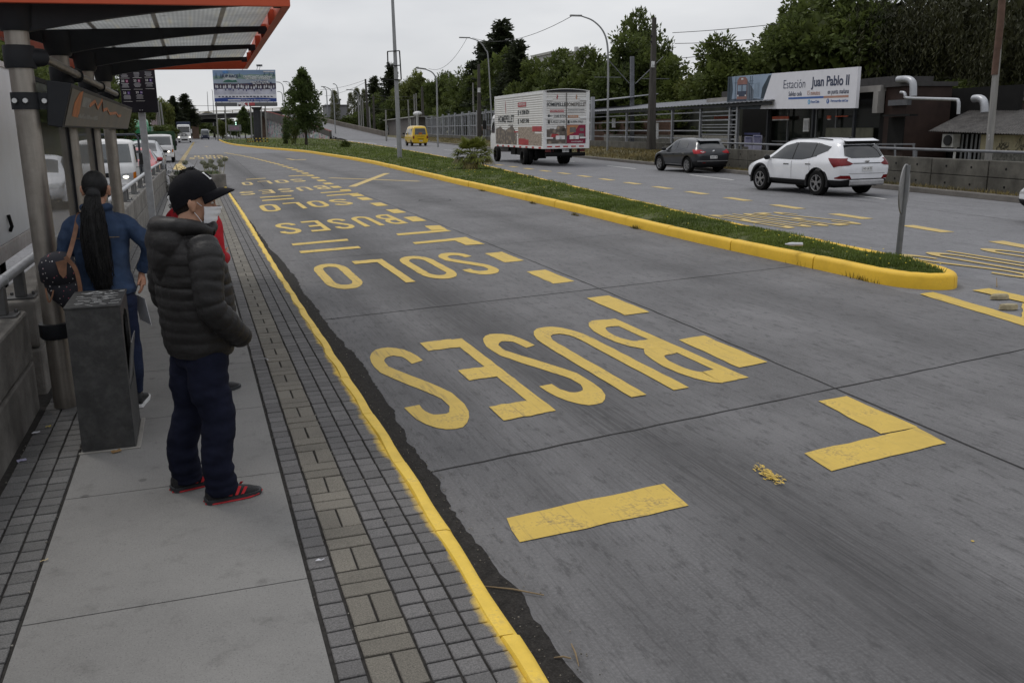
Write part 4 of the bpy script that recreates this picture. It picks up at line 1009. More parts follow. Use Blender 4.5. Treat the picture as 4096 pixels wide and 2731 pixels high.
for i, (p, r) in enumerate(zip(P, R)):
    ring = []
    for k in range(40):
        a = 2*PI*k/40; q = 1+.07*math.sin(ph[k]+i*.05)+.04*math.sin(k*2.6+i*.12)
        ring.append(p+Vector((.55*math.cos(a), math.sin(a)*1.0, 0))*r*q)
    rings.append(ring)
b.loft(rings, True)
for k in range(230):
    a = rs.uniform(.5*PI, 1.5*PI) if rs.random() < .75 else rs.uniform(0, 6.28); w_ = rs.uniform(.75, 1.06); i0, i1 = rs.randrange(4, 14), rs.randrange(36, 61); Q_ = []
    for i in range(i0, min(i1, len(P)), 3):
        aa = a+.25*math.sin(i*.11+k); Q_.append(P[i]+Vector((.56*math.cos(aa), math.sin(aa), 0))*R[i]*w_+Vector((rs.gauss(0, .002), rs.gauss(0, .003), 0)))
    if len(Q_) > 3: Q_.append(Q_[-1]+Vector((rs.gauss(0, .006), rs.gauss(0, .012), -rs.uniform(.01, .06)))); b.tube(Q_, [.0034]*(len(Q_)-1)+[.001], 4, False)
b.build('hair', M_HAIR, wm, 180, world=False)
g = MB(); g.lathe([(.040, -.012), (.047, -.004), (.047, .008), (.040, .012)], (-.088, 0, 1.520), 16, 'X'); g.build('hair_tie', M_BLACK, wm, 60, world=False)
# backpack hanging from her left shoulder
bp = thing('backpack', 'dark spotted backpack with tan straps hanging from the shoulder of the denim jacket', 'backpack', (-.90, 6.62, 1.0))
def dotmat():
    m, nt, b = _new('spotted_cloth'); co = coords(nt); v = N(nt, 'ShaderNodeTexVoronoi'); v.inputs['Scale'].default_value = 44
    mp = N(nt, 'ShaderNodeMapping'); mp.inputs['Scale'].default_value = (1, 1, .8); nt.links.new(co, mp.inputs[0]); nt.links.new(mp.outputs[0], v.inputs['Vector'])
    f = math_(nt, 'LESS_THAN', v.outputs['Distance'], .17); pk = mixc(nt, math_(nt, 'GREATER_THAN', ntex(nt, co, 25, 1), .56), (.5, .48, .48), (.42, .10, .13))
    c = mixc(nt, f, (.010, .010, .016), pk); nt.links.new(c, b.inputs['Base Color']); b.inputs['Roughness'].default_value = .8; return m
M_DOT = dotmat(); M_TAN2 = mat('tan_leather', (.17, .085, .05), .55, var=.25, vs=20)
g = MB(); rings = []
BC = Vector((-.905, 6.60, 1.12))
for z, w, d, ox in ((-.195, .03, .03, .055), (-.18, .06, .055, .05), (-.12, .095, .075, .03), (-.03, .112, .088, .012), (.06, .112, .088, -.006), (.11, .105, .082, -.012), (.15, .09, .07, -.008), (.175, .055, .05, .0), (.185, .02, .02, .0)):
    rings.append([BC+Vector((ox+w*math.copysign(abs(math.cos(a))**.75, math.cos(a)), d*math.copysign(abs(math.sin(a))**.75, math.sin(a)), z)) for a in [2*PI*k/24 for k in range(24)]])
g.loft(rings, True); g.build('bag', M_DOT, bp, 180)
g = MB(); rings = []
for z, w, d, ox in ((.06, .118, .092, -.006), (.02, .118, .098, -.004), (.11, .114, .090, -.012), (.155, .098, .078, -.008), (.185, .06, .055, 0), (.196, .02, .02, 0))[1:]:
    rings.append([BC+Vector((ox+w*math.copysign(abs(math.cos(a))**.75, math.cos(a)), d*math.copysign(abs(math.sin(a))**.75, math.sin(a)), z-.03*max(0, -math.sin(a)) if z < .05 else z)) for a in [2*PI*k/24 for k in range(24)]])
g.loft(rings, True); g.build('flap', M_DOT, bp, 180)
def strap(pts, w=.028, t=.005, m=M_TAN2, nm='strap'):
    P = smoothpts([Vector(p) for p in pts], 5); g = MB(); rings = []
    for i, p in enumerate(P):
        d = (P[min(i+1, len(P)-1)]-P[max(0, i-1)]).normalized(); s = d.cross(Vector((0, 1, .1))).normalized(); n = s.cross(d)
        rings.append([p+s*w/2+n*t/2, p-s*w/2+n*t/2, p-s*w/2-n*t/2, p+s*w/2-n*t/2])
    g.loft(rings, True); g.build(nm, m, bp, 40)
strap([(-.86, 6.52, 1.250), (-.835, 6.56, 1.290), (-.80, 6.68, 1.410), (-.775, 6.78, 1.525), (-.765, 6.86, 1.540)]); strap([(-.85, 6.515, 1.290), (-.80, 6.51, 1.210), (-.785, 6.51, 1.100), (-.79, 6.51, 1.040), (-.81, 6.51, 0.990)], .026)
strap([(-.80, 6.505, 1.055), (-.775, 6.50, 1.010), (-.795, 6.495, 0.960), (-.825, 6.495, 0.970), (-.835, 6.495, 0.930)], .03); strap([(-.99, 6.512, 1.090), (-.985, 6.505, 1.020), (-.975, 6.503, 1.000), (-.955, 6.503, 1.040), (-.945, 6.503, 1.075)], .010)
g = MB(); g.prism([(-.035, .06), (.035, .075), (.02, -.03), (.0, -.05), (-.02, -.02)], (0, .004), lambda x, z, e: tuple(BC+Vector((.03+x, -.100-e, .08+z)))); g.build('buckle_patch', M_TAN2, bp)
strap([(-.845, 6.50, 1.005), (-.81, 6.498, 0.995)], .006, .004, M_BOLT, 'buckle')
# paper in her hand
pf = MB(); pf.box((0, 0, 0), (.003, .15, .21)); pfo = pf.build('paper_folder', mat('paper_white', (.62, .62, .64), .7)); pfo.location = (-.44, 6.88, .84); pfo.rotation_euler = (rad(8), rad(-12), rad(30))
tag(pfo, 'white sheet of paper held at the hip by the woman in denim', 'paper')
# ---- person in red coat, mostly behind the man ----
rp = thing('person', 'person in red coat standing behind the man in the quilted jacket', 'person', (-.035, 7.0, .15), rad(38))
RH = Vector((.03, 0, 1.545)); b = MB(); RM = head_shape(b, RH, rad(-10), rad(5))
limb(b, [(-.01, 0, 1.36), (.02, 0, 1.48)], [.055, .05]); torso(b, [(.80, -.10, .10, .15), (1.2, -.09, .09, .15), (1.33, -.07, .06, .14), (1.39, -.04, .02, .06)])
for s in (-1, 1):
    limb(b, [(-.01, s*.085, .80), (.0, s*.09, .45), (0, s*.09, .08)], [.08, .05, .036]); limb(b, [(0, s*.17, 1.33), (-.02, s*.24, 1.08), (.12, s*.15, 1.02)], [.045, .034, .022])
    hand(b, (.12, s*.15, 1.02), (.7, -s*1., .1), (.3, s*.2, 1), (.7, s*.5, 0))
remesh(b, 'body', mat('skin_woman', (.42, .225, .15), .5), rp, .007, 2); eyes(RH, RM, rp)
M_RED = mat('red_wool', (.34, .012, .020), .85, var=.2, vs=12, bmp=.3, bs=80)
b = MB(); torso(b, [(.62, -.15, .15, .20), (.80, -.15, .14, .195), (1.0, -.135, .13, .175), (1.2, -.13, .125, .19), (1.31, -.12, .10, .20), (1.37, -.09, .06, .13), (1.42, -.07, .05, .08)], 28, 2.5, 5)
for s in (-1, 1): limb(b, [(-.01, s*.15, 1.345), (-.015, s*.225, 1.27), (-.03, s*.262, 1.08), (.05, s*.215, 1.03), (.11, s*.16, 1.02)], [.062, .066, .058, .050, .046], 6, 16)
limb(b, [(.10, .05, 1.33), (.03, .085, 1.41), (-.06, .06, 1.44), (-.08, 0, 1.44), (-.06, -.06, 1.44), (.03, -.085, 1.41), (.10, -.05, 1.33)], [.02, .035, .045, .05, .045, .035, .02], 5, 12)
wrinkle(remesh(b, 'coat', M_RED, rp, .009, 2), .004, 10, 4)
b = MB()
for s in (-1, 1): limb(b, [(-.01, s*.088, .80), (.0, s*.09, .45), (0, s*.09, .07)], [.095, .06, .046])
remesh(b, 'trousers', M_TRS, rp, .012, 1)
for s in (-1, 1):
    up, so_ = MB(), MB(); shoe(up, so_, (0, s*.09, 0), 0); s_ = up.build('shoe', M_SHB, rp, 60, world=False); so_.build('sole', M_SHM, s_, 40, world=False)
b = MB(); ell(b, RH+RM @ Vector((-.025, 0, .020)), (.105, .090, .108), 24, 14, RM)
rs = random.Random(4)
for k in range(700):
    th, ph_ = rs.uniform(0, 2*PI), rs.uniform(.0, 2.2); d = RM @ Vector((math.sin(ph_)*math.cos(th), math.sin(ph_)*math.sin(th), math.cos(ph_)))
    if d.x > .45 and d.z < .4: continue
    o = RH+RM @ Vector((-.03, 0, .015))+Vector((d.x*.10, d.y*.088, d.z*.105)); e = o+d*rs.uniform(.002, .008)+Vector((rs.gauss(0, .018), rs.gauss(0, .018), rs.gauss(-.016, .012))); b.bar(o, e, .0035, .0035)
for k in range(700):
    o = RH+Vector((-.125, .03, -.085))+Vector((rs.gauss(0, .020), rs.gauss(0, .024), rs.gauss(0, .032))); e = o+Vector((rs.gauss(-.006, .012), rs.gauss(0, .014), rs.gauss(-.02, .014))); b.bar(o, e, .004, .004)
b.build('hair', M_HAIR, rp, world=False)
# ================= vehicles =================
M_GLASS = mat('tinted_glass', (.012, .014, .016), .04, var=.1, spec=.9)
M_GLASSL = mat('clear_tinted_glass', (.05, .058, .06), .05, var=.25, vs=2, spec=.9)
M_TYRE = mat('tyre_rubber', (.008, .008, .008), .85, var=.2, spec=.15)
M_RIM = mat('alloy_rim', (.30, .30, .31), .4, .8, var=.1)
M_RIMS = mat('steel_rim', (.16, .15, .14), .6, .3, var=.3)
M_CLAD = mat('black_cladding', (.011, .011, .012), .6, spec=.25)
M_RLAMP = mat('red_lamp', (.13, .003, .005), .25, spec=.35)
M_RLAMP2 = mat('bright_red_lamp', (.32, .008, .012), .25, spec=.35)
M_CHROME = mat('chrome', (.6, .6, .61), .12, .95, var=.05)
M_HLAMP = mat('lamp_glass', (.45, .46, .47), .08, .2, spec=.9, var=.3, vs=12)
M_LIT_ = mat('lit_headlamp', (.9, .88, .8), .3, emit=(1, .93, .78), estr=3.0)
M_AMB = mat('amber_lamp', (.50, .14, .01), .2)
M_PLATE = mat('plate_white', (.55, .55, .55), .5); M_INK = mat('ink_dark', (.02, .02, .025), .6); M_INKR = mat('ink_red', (.33, .03, .035), .6)
M_MIR = mat('mirror_black', (.012, .012, .012), .4)
def paint(nm, c, metal=0., rough=.32): return mat(nm, c, rough, metal, var=.06, vs=1.5, coat=.6, dirt=tuple(v*.6 for v in c), dirtamt=.25, ds=2)
def body_loft(st, lv=2):
    """st: stations x, zbottom, zshoulder, ztop, half widths bottom, shoulder, roof -> smooth closed shell (unlinked parent)"""
    mb = MB(); rings = []
    for (x, zb, zs, zt, wb, ws, wt) in st:
        d = zt-zs; half = [(0, zb), (wb*.75, zb), (wb, zb+.07), (wb+(ws-wb)*.7, zb+(zs-zb)*.42), (ws, zs-.10*(zs-zb)-.02), (ws-.025, zs), (wt+(ws-wt)*.12, zt-min(.10, .35*d)), (wt*.86, zt-min(.025, .1*d)), (wt*.45, zt), (0, zt+.004)]
        rings.append([(x, -y, z) for y, z in half]+[(x, y, z) for y, z in reversed(half[1:-1])])
    mb.loft(rings, True); o = mb.build('shell', M_CLAD)
    s = o.modifiers.new('s', 'SUBSURF'); s.levels = s.render_levels = lv
    return o
def cut_arches(o, arches, w):
    g = MB()
    for x, r in arches: g.lathe([(0, -w-.3), (r, -w-.3), (r, -w+.24), (0, -w+.24)], (x, 0, r*.86), 28, 'Y'); g.lathe([(0, w-.24), (r, w-.24), (r, w+.3), (0, w+.3)], (x, 0, r*.86), 28, 'Y')
    c = g.build('cut', M_CLAD); b = o.modifiers.new('b', 'BOOLEAN'); b.operation = 'DIFFERENCE'; b.object = c; b.solver = 'EXACT'; return c
def decal(src, poly, view, name, m, parent, off=.004, mind=.12, smooth=180):
    """patch of the shell inside a convex outline seen from view: 'L','R' (x,z), 'B','F' (y,z), 'T' (x,y)"""
    d, f = {'L': ((0, 1, 0), lambda p: (p.x, p.z)), 'R': ((0, -1, 0), lambda p: (p.x, p.z)), 'B': ((-1, 0, 0), lambda p: (p.y, p.z)), 'F': ((1, 0, 0), lambda p: (p.y, p.z)), 'T': ((0, 0, 1), lambda p: (p.x, p.y))}[view]
    d = Vector(d); bm = bmesh.new(); bm.from_mesh(src.data); bm.normal_update()
    bmesh.ops.delete(bm, geom=[q for q in bm.faces if q.normal.dot(d) < mind], context='FACES')
    A = sum(poly[i][0]*poly[(i+1) % len(poly)][1]-poly[(i+1) % len(poly)][0]*poly[i][1] for i in range(len(poly)))
    if A < 0: poly = poly[::-1]
    for i in range(len(poly)):
        a, b = poly[i], poly[(i+1) % len(poly)]; n2 = (b[1]-a[1], -(b[0]-a[0]))
        if view in 'LR': co, no = (a[0], 0, a[1]), (n2[0], 0, n2[1])
        elif view in 'BF': co, no = (0, a[0], a[1]), (0, n2[0], n2[1])
        else: co, no = (a[0], a[1], 0), (n2[0], n2[1], 0)
        bmesh.ops.bisect_plane(bm, geom=bm.verts[:]+bm.edges[:]+bm.faces[:], plane_co=co, plane_no=no, clear_outer=True)
        if not bm.faces: break
    if not bm.faces: bm.free(); return None
    seen, best = set(), []
    for f0 in bm.faces:      # keep the largest connected patch
        if f0 in seen: continue
        st, comp = [f0], []; seen.add(f0)
        while st:
            q = st.pop(); comp.append(q)
            for e in q.edges:
                for h in e.link_faces:
                    if h not in seen: seen.add(h); st.append(h)
        if len(comp) > len(best): best = comp
    bs_ = set(best); bmesh.ops.delete(bm, geom=[f for f in bm.faces if f not in bs_], context='FACES'); bm.normal_update()
    for v in bm.verts: v.co += v.normal*off
    me = bpy.data.meshes.new(name); bm.to_mesh(me); bm.free(); me.materials.append(m)
    me.polygons.foreach_set('use_smooth', [True]*len(me.polygons)); me.polygons.foreach_set('material_index', [0]*len(me.polygons))
    o = bpy.data.objects.new(name, me); COL.objects.link(o); o.parent = parent; return o
def decals(src, polys, view, name, m, parent, off=.004, mind=.12):
    os_ = [o for o in (decal(src, p, view, name, m, parent, off+i*.0006, mind) for i, p in enumerate(polys)) if o]
    return join_meshes(os_, name) if len(os_) > 1 else (os_[0] if os_ else None)
def wheel(parent, x, y, r, w=.22, rim=M_RIM, spokes=5, rr=.66):
    s = 1 if y > 0 else -1; t = MB()
    t.lathe([(r*rr, w/2), (r*rr, -w/2), (r*.93, -w/2), (r, -w/2+.035), (r, w/2-.035), (r*.93, w/2), (r*rr, w/2)], (x, y-s*w/2, r), 36, 'Y'); o = t.build('wheel', M_TYRE, parent, 40, world=False)
    g = MB(); yo = y-s*.02
    g.lathe([(0, -.012), (r*rr*.3, -.012), (r*rr*.3, .012), (0, .012)], (x, yo, r), 20, 'Y')
    g.lathe([(r*rr*.90, -.05), (r*rr*1.0, -.02), (r*rr*1.0, .02), (r*rr*.94, .02), (r*rr*.9, .0), (r*rr*.90, -.05)], (x, yo, r), 36, 'Y')
    if spokes:
        for k in range(spokes):
            for dd in (-.16, .16):
                a = 2*PI*k/spokes+.3; a2 = a+dd; p = Vector((x+r*rr*.2*math.cos(a), yo, r+r*rr*.2*math.sin(a))); q = Vector((x+r*rr*.95*math.cos(a2), yo, r+r*rr*.95*math.sin(a2)))
                g.bar(p, q, .030, .022, up=(0, 1, 0))
    g.build('rim', rim, o, 40, world=False)
    g = MB(); g.lathe([(0, -.01), (r*rr*.96, -.01), (r*rr*.96, .01), (0, .01)], (x, y-s*.10, r), 24, 'Y'); g.build('brake_disc', M_CLAD if spokes else rim, o, world=False)
    return o
def arch_trim(mb, x, r, y, w=.055, zmin=.0):
    s = 1 if y > 0 else -1; rings = []
    for k in range(19):
        a = PI*(-.08+1.16*k/18); c_, s_ = math.cos(a), math.sin(a); P = lambda R, e: (x+R*c_, y+s*e, r*.86+R*s_)
        rings.append([P(r-.01, -.16), P(r-.01, .012), P(r+w, .008), P(r+w, -.05)])
    mb.loft(rings, True)
def plate(parent, c, w, h, view, txt):
    n = {'B': (-1, 0, 0), 'F': (1, 0, 0)}[view]; g = MB(); g.box(c, (.012, w, h)); o = g.build('number_plate', M_PLATE, parent, world=False)
    s = -1 if view == 'B' else 1
    text('plate_text', txt, h*.62, frame((c[0]+s*.008, c[1]-s*w*.0, c[2]), (0, s*1., 0), (0, 0, 1)), M_INK, o, 'CENTER', .001, world=False, xs=.9); return o
def mirror(parent, x, y, z, s=1., m=M_MIR):
    g = MB(); sy = 1 if y > 0 else -1
    ell(g, (x, y+sy*.10*s, z), (.075*s, .115*s, .085*s), 12, 8); g.bar((x+.03, y-sy*.02, z-.05), (x, y+sy*.08*s, z-.02), .04, .03); g.build('side_mirror', m, parent, 60, world=False)
# ---- white crossover in front, right carriageway ----
def crossover(name, label, loc, rz, pm, S, group=None):
    """S: dict of stations, axles, outlines"""
    t = thing(name, label, 'car', loc, rz, group)
    raw = body_loft(S['st']); cutr = cut_arches(raw, [(x, S['r']*1.22) for x in S['ax']], S['w'])
    b = baked(raw, 'body', pm, t, 50); bpy.data.objects.remove(cutr, do_unlink=True)
    for v in 'LR':
        for nm, poly in S['glass']: decals(b, poly, v, nm, M_CLAD if nm == 'window_pillar' else M_GLASS, t, .003 if nm == 'window_pillar' else .005)
        decals(b, S['clad'], v, 'lower_cladding', M_CLAD, t, .006, .02)
        for nm, poly, m in S['side']: decals(b, [poly], v, nm, m, t, .007)
    for nm, poly, m in S['rear']: decals(b, [poly], 'B', nm, m, t, .008)
    for nm, poly, m in S.get('front', []): decals(b, [poly], 'F', nm, m, t, .008)
    decals(b, [[(S['ws0'], -.62), (S['ws1'], -.55), (S['ws1'], .55), (S['ws0'], .62)]], 'T', 'windscreen', M_GLASS, t, .005)
    for x in S['ax']:
        for y in (S['w']-.015, -S['w']+.015): g = MB(); arch_trim(g, x, S['r']*1.22, y); g.build('arch_trim', M_CLAD if S.get('trim', 1) else pm, t, 50, world=False)
    for x in S['ax']:
        for y in (S['w']-.01, -S['w']+.01): wheel(t, x, y, S['r'], .235, M_RIM, S.get('sp', 5))
    g = MB(); g.bb(S['ax'][0]-.5, S['ax'][1]+.5, -S['w']+.28, S['w']-.28, .24, .5); g.build('underbody', M_CLAD, t, world=False)
    for sy in (1, -1): mirror(t, S['mx'], sy*(S['w']-.03), S['mz'])
    return t, b
W_ = .935
SUV = dict(r=.365, w=W_, ax=(-1.29, 1.41), mx=.98, mz=1.07, ws0=1.22, ws1=.52,
 st=[(-2.36, .50, .74, .82, .62, .74, .62), (-2.33, .40, .90, 1.00, .74, .84, .72), (-2.24, .33, .98, 1.12, .82, .90, .72), (-2.12, .30, 1.02, 1.34, .86, .925, .68), (-1.98, .28, 1.04, 1.55, .88, .935, .65), (-1.78, .27, 1.05, 1.625, .89, .94, .64), (-1.2, .26, 1.03, 1.66, .90, .945, .65), (-.4, .26, 1.00, 1.675, .90, .945, .66), (.25, .26, .99, 1.655, .90, .945, .655), (.62, .26, .98, 1.56, .90, .94, .65), (1.05, .27, .98, 1.27, .90, .935, .70), (1.30, .27, .97, 1.10, .90, .93, .74), (1.70, .28, .91, 1.01, .88, .91, .73), (2.05, .30, .83, .92, .84, .88, .70), (2.26, .34, .72, .80, .74, .79, .62), (2.35, .44, .60, .66, .58, .64, .5)],
 glass=[('window_pillar', [[(.0, 1.02), (.0, 1.53), (-1.2, 1.51), (-1.2, 1.14), (-.6, 1.03)]]), ('side_window', [[(1.02, 1.03), (.42, 1.43), (-.12, 1.535), (-.12, 1.02)]]), ('side_window', [[(-.17, 1.02), (-.17, 1.54), (-.98, 1.53), (-.98, 1.09), (-.6, 1.03)]]), ('quarter_window', [[(-1.02, 1.10), (-1.02, 1.53), (-1.66, 1.42), (-1.58, 1.30)]])],
 clad=[[(-.93, .20), (.98, .20), (.98, .44), (-.93, .44)], [(-2.4, .2), (-1.72, .2), (-1.72, .48), (-2.4, .48)], [(1.86, .2), (2.4, .2), (2.4, .46), (1.86, .46)]],
 side=[('door_handle', [(-.02, .865), (.24, .865), (.24, .90), (-.02, .90)], M_CHROME), ('door_handle', [(-1.02, .89), (-.78, .89), (-.78, .925), (-1.02, .925)], M_CHROME), ('tail_lamp', [(-2.30, .90), (-2.02, .84), (-1.72, 1.10), (-2.30, 1.10)], M_RLAMP), ('door_line', [(-.15, .45), (-.14, .45), (-.14, 1.0), (-.15, 1.0)], M_INK), ('door_line', [(-1.0, .62), (-.99, .62), (-.94, 1.0), (-.95, 1.0)], mat('shut_line', (.2, .2, .2), .6)), ('door_line', [(.98, .45), (.99, .45), (1.02, .95), (1.01, .95)], mat('shut_line', (.2, .2, .2), .6)), ('headlamp', [(1.95, .80), (2.28, .70), (2.26, .78), (1.80, .90)], M_HLAMP)],
 rear=[('rear_window', [(-.70, 1.17), (-.50, 1.10), (.50, 1.10), (.70, 1.17), (.60, 1.47), (-.60, 1.47)], M_GLASS), ('tail_lamp', [(.50, .95), (.62, .90), (.95, .88), (.95, 1.10), (.78, 1.08)], M_RLAMP), ('tail_lamp', [(-.50, .95), (-.62, .90), (-.95, .88), (-.95, 1.10), (-.78, 1.08)], M_RLAMP), ('chrome_bar', [(-.50, .945), (.50, .945), (.50, .965), (-.50, .965)], M_INK), ('reflector', [(.55, .52), (.92, .52), (.86, .62), (.62, .62)], M_RLAMP), ('reflector', [(-.55, .52), (-.92, .52), (-.86, .62), (-.62, .62)], M_RLAMP), ('rear_cladding', [(-.95, .2), (.95, .2), (.95, .46), (.60, .52), (-.60, .52), (-.95, .46)], M_CLAD), ('bumper_line', [(-.66, .66), (.66, .66), (.66, .672), (-.66, .672)], mat('shut_line', (.2, .2, .2), .6))])
white_paint = paint('white_car_paint', (.70, .71, .74))
suv, sb = crossover('parked_car', 'x', (0, 0, 0), 0, white_paint, SUV)
suv.name = 'passing_car'; suv['label'] = 'white crossover with black wheel arches passing the concrete wall on the right'
def place_by(o, rear_left_axle, head, w):   # set the thing so that its rear left wheel touches a ground point
    h = rad(head); f = Vector((math.sin(h), math.cos(h), 0)); l = Vector((-math.cos(h), math.sin(h), 0))
    o.rotation_euler = (0, 0, PI/2-h); o.location = Vector((*rear_left_axle, 0))-l*(w-.1)-f*o['ax0']; del o['ax0']
suv['ax0'] = SUV['ax'][0]; place_by(suv, (17.56, 22.75), -2.5, W_)
g = MB(); g.prism([(-2.02, 1.585), (-1.86, 1.63), (-1.86, 1.655), (-2.13, 1.585)], (-.60, .60), lambda x, z, y: (x, y, z)); g.build('spoiler', white_paint, suv, world=False, bevel=.01)
g = MB(); g.prism([(-2.03, 1.50), (-1.95, 1.60), (-2.11, 1.582)], (-.57, .57), lambda x, z, y: (x, y, z)); g.build('spoiler_shade', M_CLAD, suv, world=False)
for sy in (1, -1):
    g = MB(); g.tube([(.40, sy*.57, 1.60), (.1, sy*.575, 1.645), (-.8, sy*.575, 1.66), (-1.5, sy*.57, 1.62)], .016, 8); g.build('roof_rail', M_CLAD, suv, world=False)
plate(suv, (-2.372, .0, .80), .36, .13, 'B', 'HD LK 72')
g = MB(); ell(g, (-2.345, 0, 1.02), (.012, .085, .045), 16, 8); g.build('badge', M_CHROME, suv, 180, world=False)
g = MB(); g.bar((-2.18, .0, 1.13), (-2.14, -.38, 1.17), .02, .015); ell(g, (-2.2, .02, 1.12), (.03, .06, .03)); g.build('rear_wiper', M_MIR, suv, world=False)
g = MB(); g.tube([(-2.36, -.6, .36), (-2.25, -.6, .36)], .045, 12); g.build('exhaust', M_CHROME, suv, 60, world=False)
g = MB(); g.loft([[(-2.36, y, .33), (-2.40, y, .36), (-2.405, y, .46), (-2.36, y, .49)] for y in (-.62, -.55, 0, .55, .62)], True); g.build('skid_plate', mat('silver_trim', (.42, .42, .43), .4, .5), suv, 30, world=False)
g = MB(); ell(g, (-1.6, 0, 1.66), (.09, .025, .035)); g.build('roof_aerial', M_MIR, suv, 180, world=False)
# ---- dark grey crossover ahead of it ----
C3 = dict(r=.345, w=.885, ax=(-1.27, 1.30), mx=.72, mz=1.03, ws0=1.02, ws1=.34, sp=7,
 st=[(-2.14, .48, .70, .78, .58, .70, .58), (-2.11, .38, .86, .96, .70, .79, .68), (-2.0, .31, .95, 1.10, .78, .85, .66), (-1.86, .28, .99, 1.26, .82, .875, .62), (-1.68, .26, 1.00, 1.42, .84, .885, .60), (-1.42, .25, 1.00, 1.485, .85, .89, .60), (-.8, .25, .97, 1.525, .855, .89, .61), (-.2, .25, .94, 1.54, .855, .89, .615), (.25, .25, .92, 1.49, .855, .89, .61), (.60, .25, .92, 1.30, .855, .885, .64), (.98, .26, .92, 1.06, .85, .88, .69), (1.40, .27, .87, .98, .84, .865, .69), (1.80, .29, .79, .89, .79, .83, .66), (2.02, .33, .68, .77, .70, .75, .58), (2.13, .42, .56, .62, .54, .60, .46)],
 glass=[('side_window', [[(.72, .985), (.20, 1.35), (-.22, 1.425), (-.22, .99)]]), ('side_window', [[(-.30, 1.0), (-.30, 1.43), (-.78, 1.42), (-1.12, 1.30), (-1.16, 1.10)]])],
 clad=[[(-.95, .18), (.92, .18), (.92, .38), (-.95, .38)], [(-2.2, .18), (-1.68, .18), (-1.68, .50), (-2.2, .56)], [(1.70, .18), (2.2, .18), (2.2, .44), (1.7, .44)]],
 side=[('door_handle', [(-.16, .80), (.06, .80), (.06, .835), (-.16, .835)], M_CLAD), ('door_handle', [(-1.04, .84), (-.84, .84), (-.84, .875), (-1.04, .875)], M_CHROME), ('tail_lamp', [(-2.1, .90), (-1.86, .86), (-1.68, 1.03), (-2.1, 1.02)], M_RLAMP2), ('headlamp', [(1.72, .80), (2.05, .70), (2.0, .78), (1.62, .86)], M_HLAMP), ('side_trim', [(-.85, .345), (.85, .345), (.85, .375), (-.85, .375)], mat('silver_trim', (.42, .42, .43), .4, .5))],
 rear=[('rear_window', [(-.66, 1.10), (-.45, 1.05), (.45, 1.05), (.66, 1.10), (.56, 1.36), (-.56, 1.36)], M_GLASS), ('tail_lamp', [(.40, .93), (.52, .87), (.9, .85), (.9, 1.02), (.7, 1.02)], M_RLAMP2), ('tail_lamp', [(-.40, .93), (-.52, .87), (-.9, .85), (-.9, 1.02), (-.7, 1.02)], M_RLAMP2), ('lamp_white', [(.46, .92), (.58, .90), (.68, .94), (.56, .97)], M_HLAMP), ('rear_cladding', [(-.9, .18), (.9, .18), (.9, .52), (-.9, .52)], M_CLAD), ('bumper_edge', [(-.78, .525), (.78, .525), (.78, .545), (-.78, .545)], mat('silver_trim', (.42, .42, .43), .4, .5)), ('reflector', [(.42, .44), (.56, .44), (.56, .48), (.42, .48)], M_RLAMP)])
grey_paint = paint('grey_car_paint', (.040, .042, .048), .5, .28)
c3, cb = crossover('passing_car', 'dark grey crossover with red tail lamps ahead of the white crossover', (0, 0, 0), 0, grey_paint, C3)
c3['ax0'] = C3['ax'][0]; place_by(c3, (21.0, 36.35), .0, .885)
g = MB(); g.prism([(-1.74, 1.395), (-1.5, 1.462), (-1.5, 1.485), (-1.86, 1.40)], (-.56, .56), lambda x, z, y: (x, y, z)); g.build('spoiler', grey_paint, c3, world=False, bevel=.01)
plate(c3, (-2.155, .02, .70), .36, .13, 'B', 'KB BV 78'); g = MB(); ell(g, (-2.10, 0, .95), (.02, .07, .055)); g.build('badge', M_CHROME, c3, 180, world=False)
g = MB(); g.box((-2.12, .52, .78), (.01, .22, .035)); g.box((-2.12, .54, .73), (.01, .14, .03)); g.build('badge_letters', M_CHROME, c3, world=False)
g = MB(); g.bar((-1.86, .05, 1.12), (-1.84, -.3, 1.13), .02, .015); g.build('rear_wiper', M_MIR, c3, world=False); g = MB(); g.tube([(-1.15, 0, 1.50), (-1.35, 0, 1.62)], .009, 6); g.build('roof_aerial', M_MIR, c3, world=False)
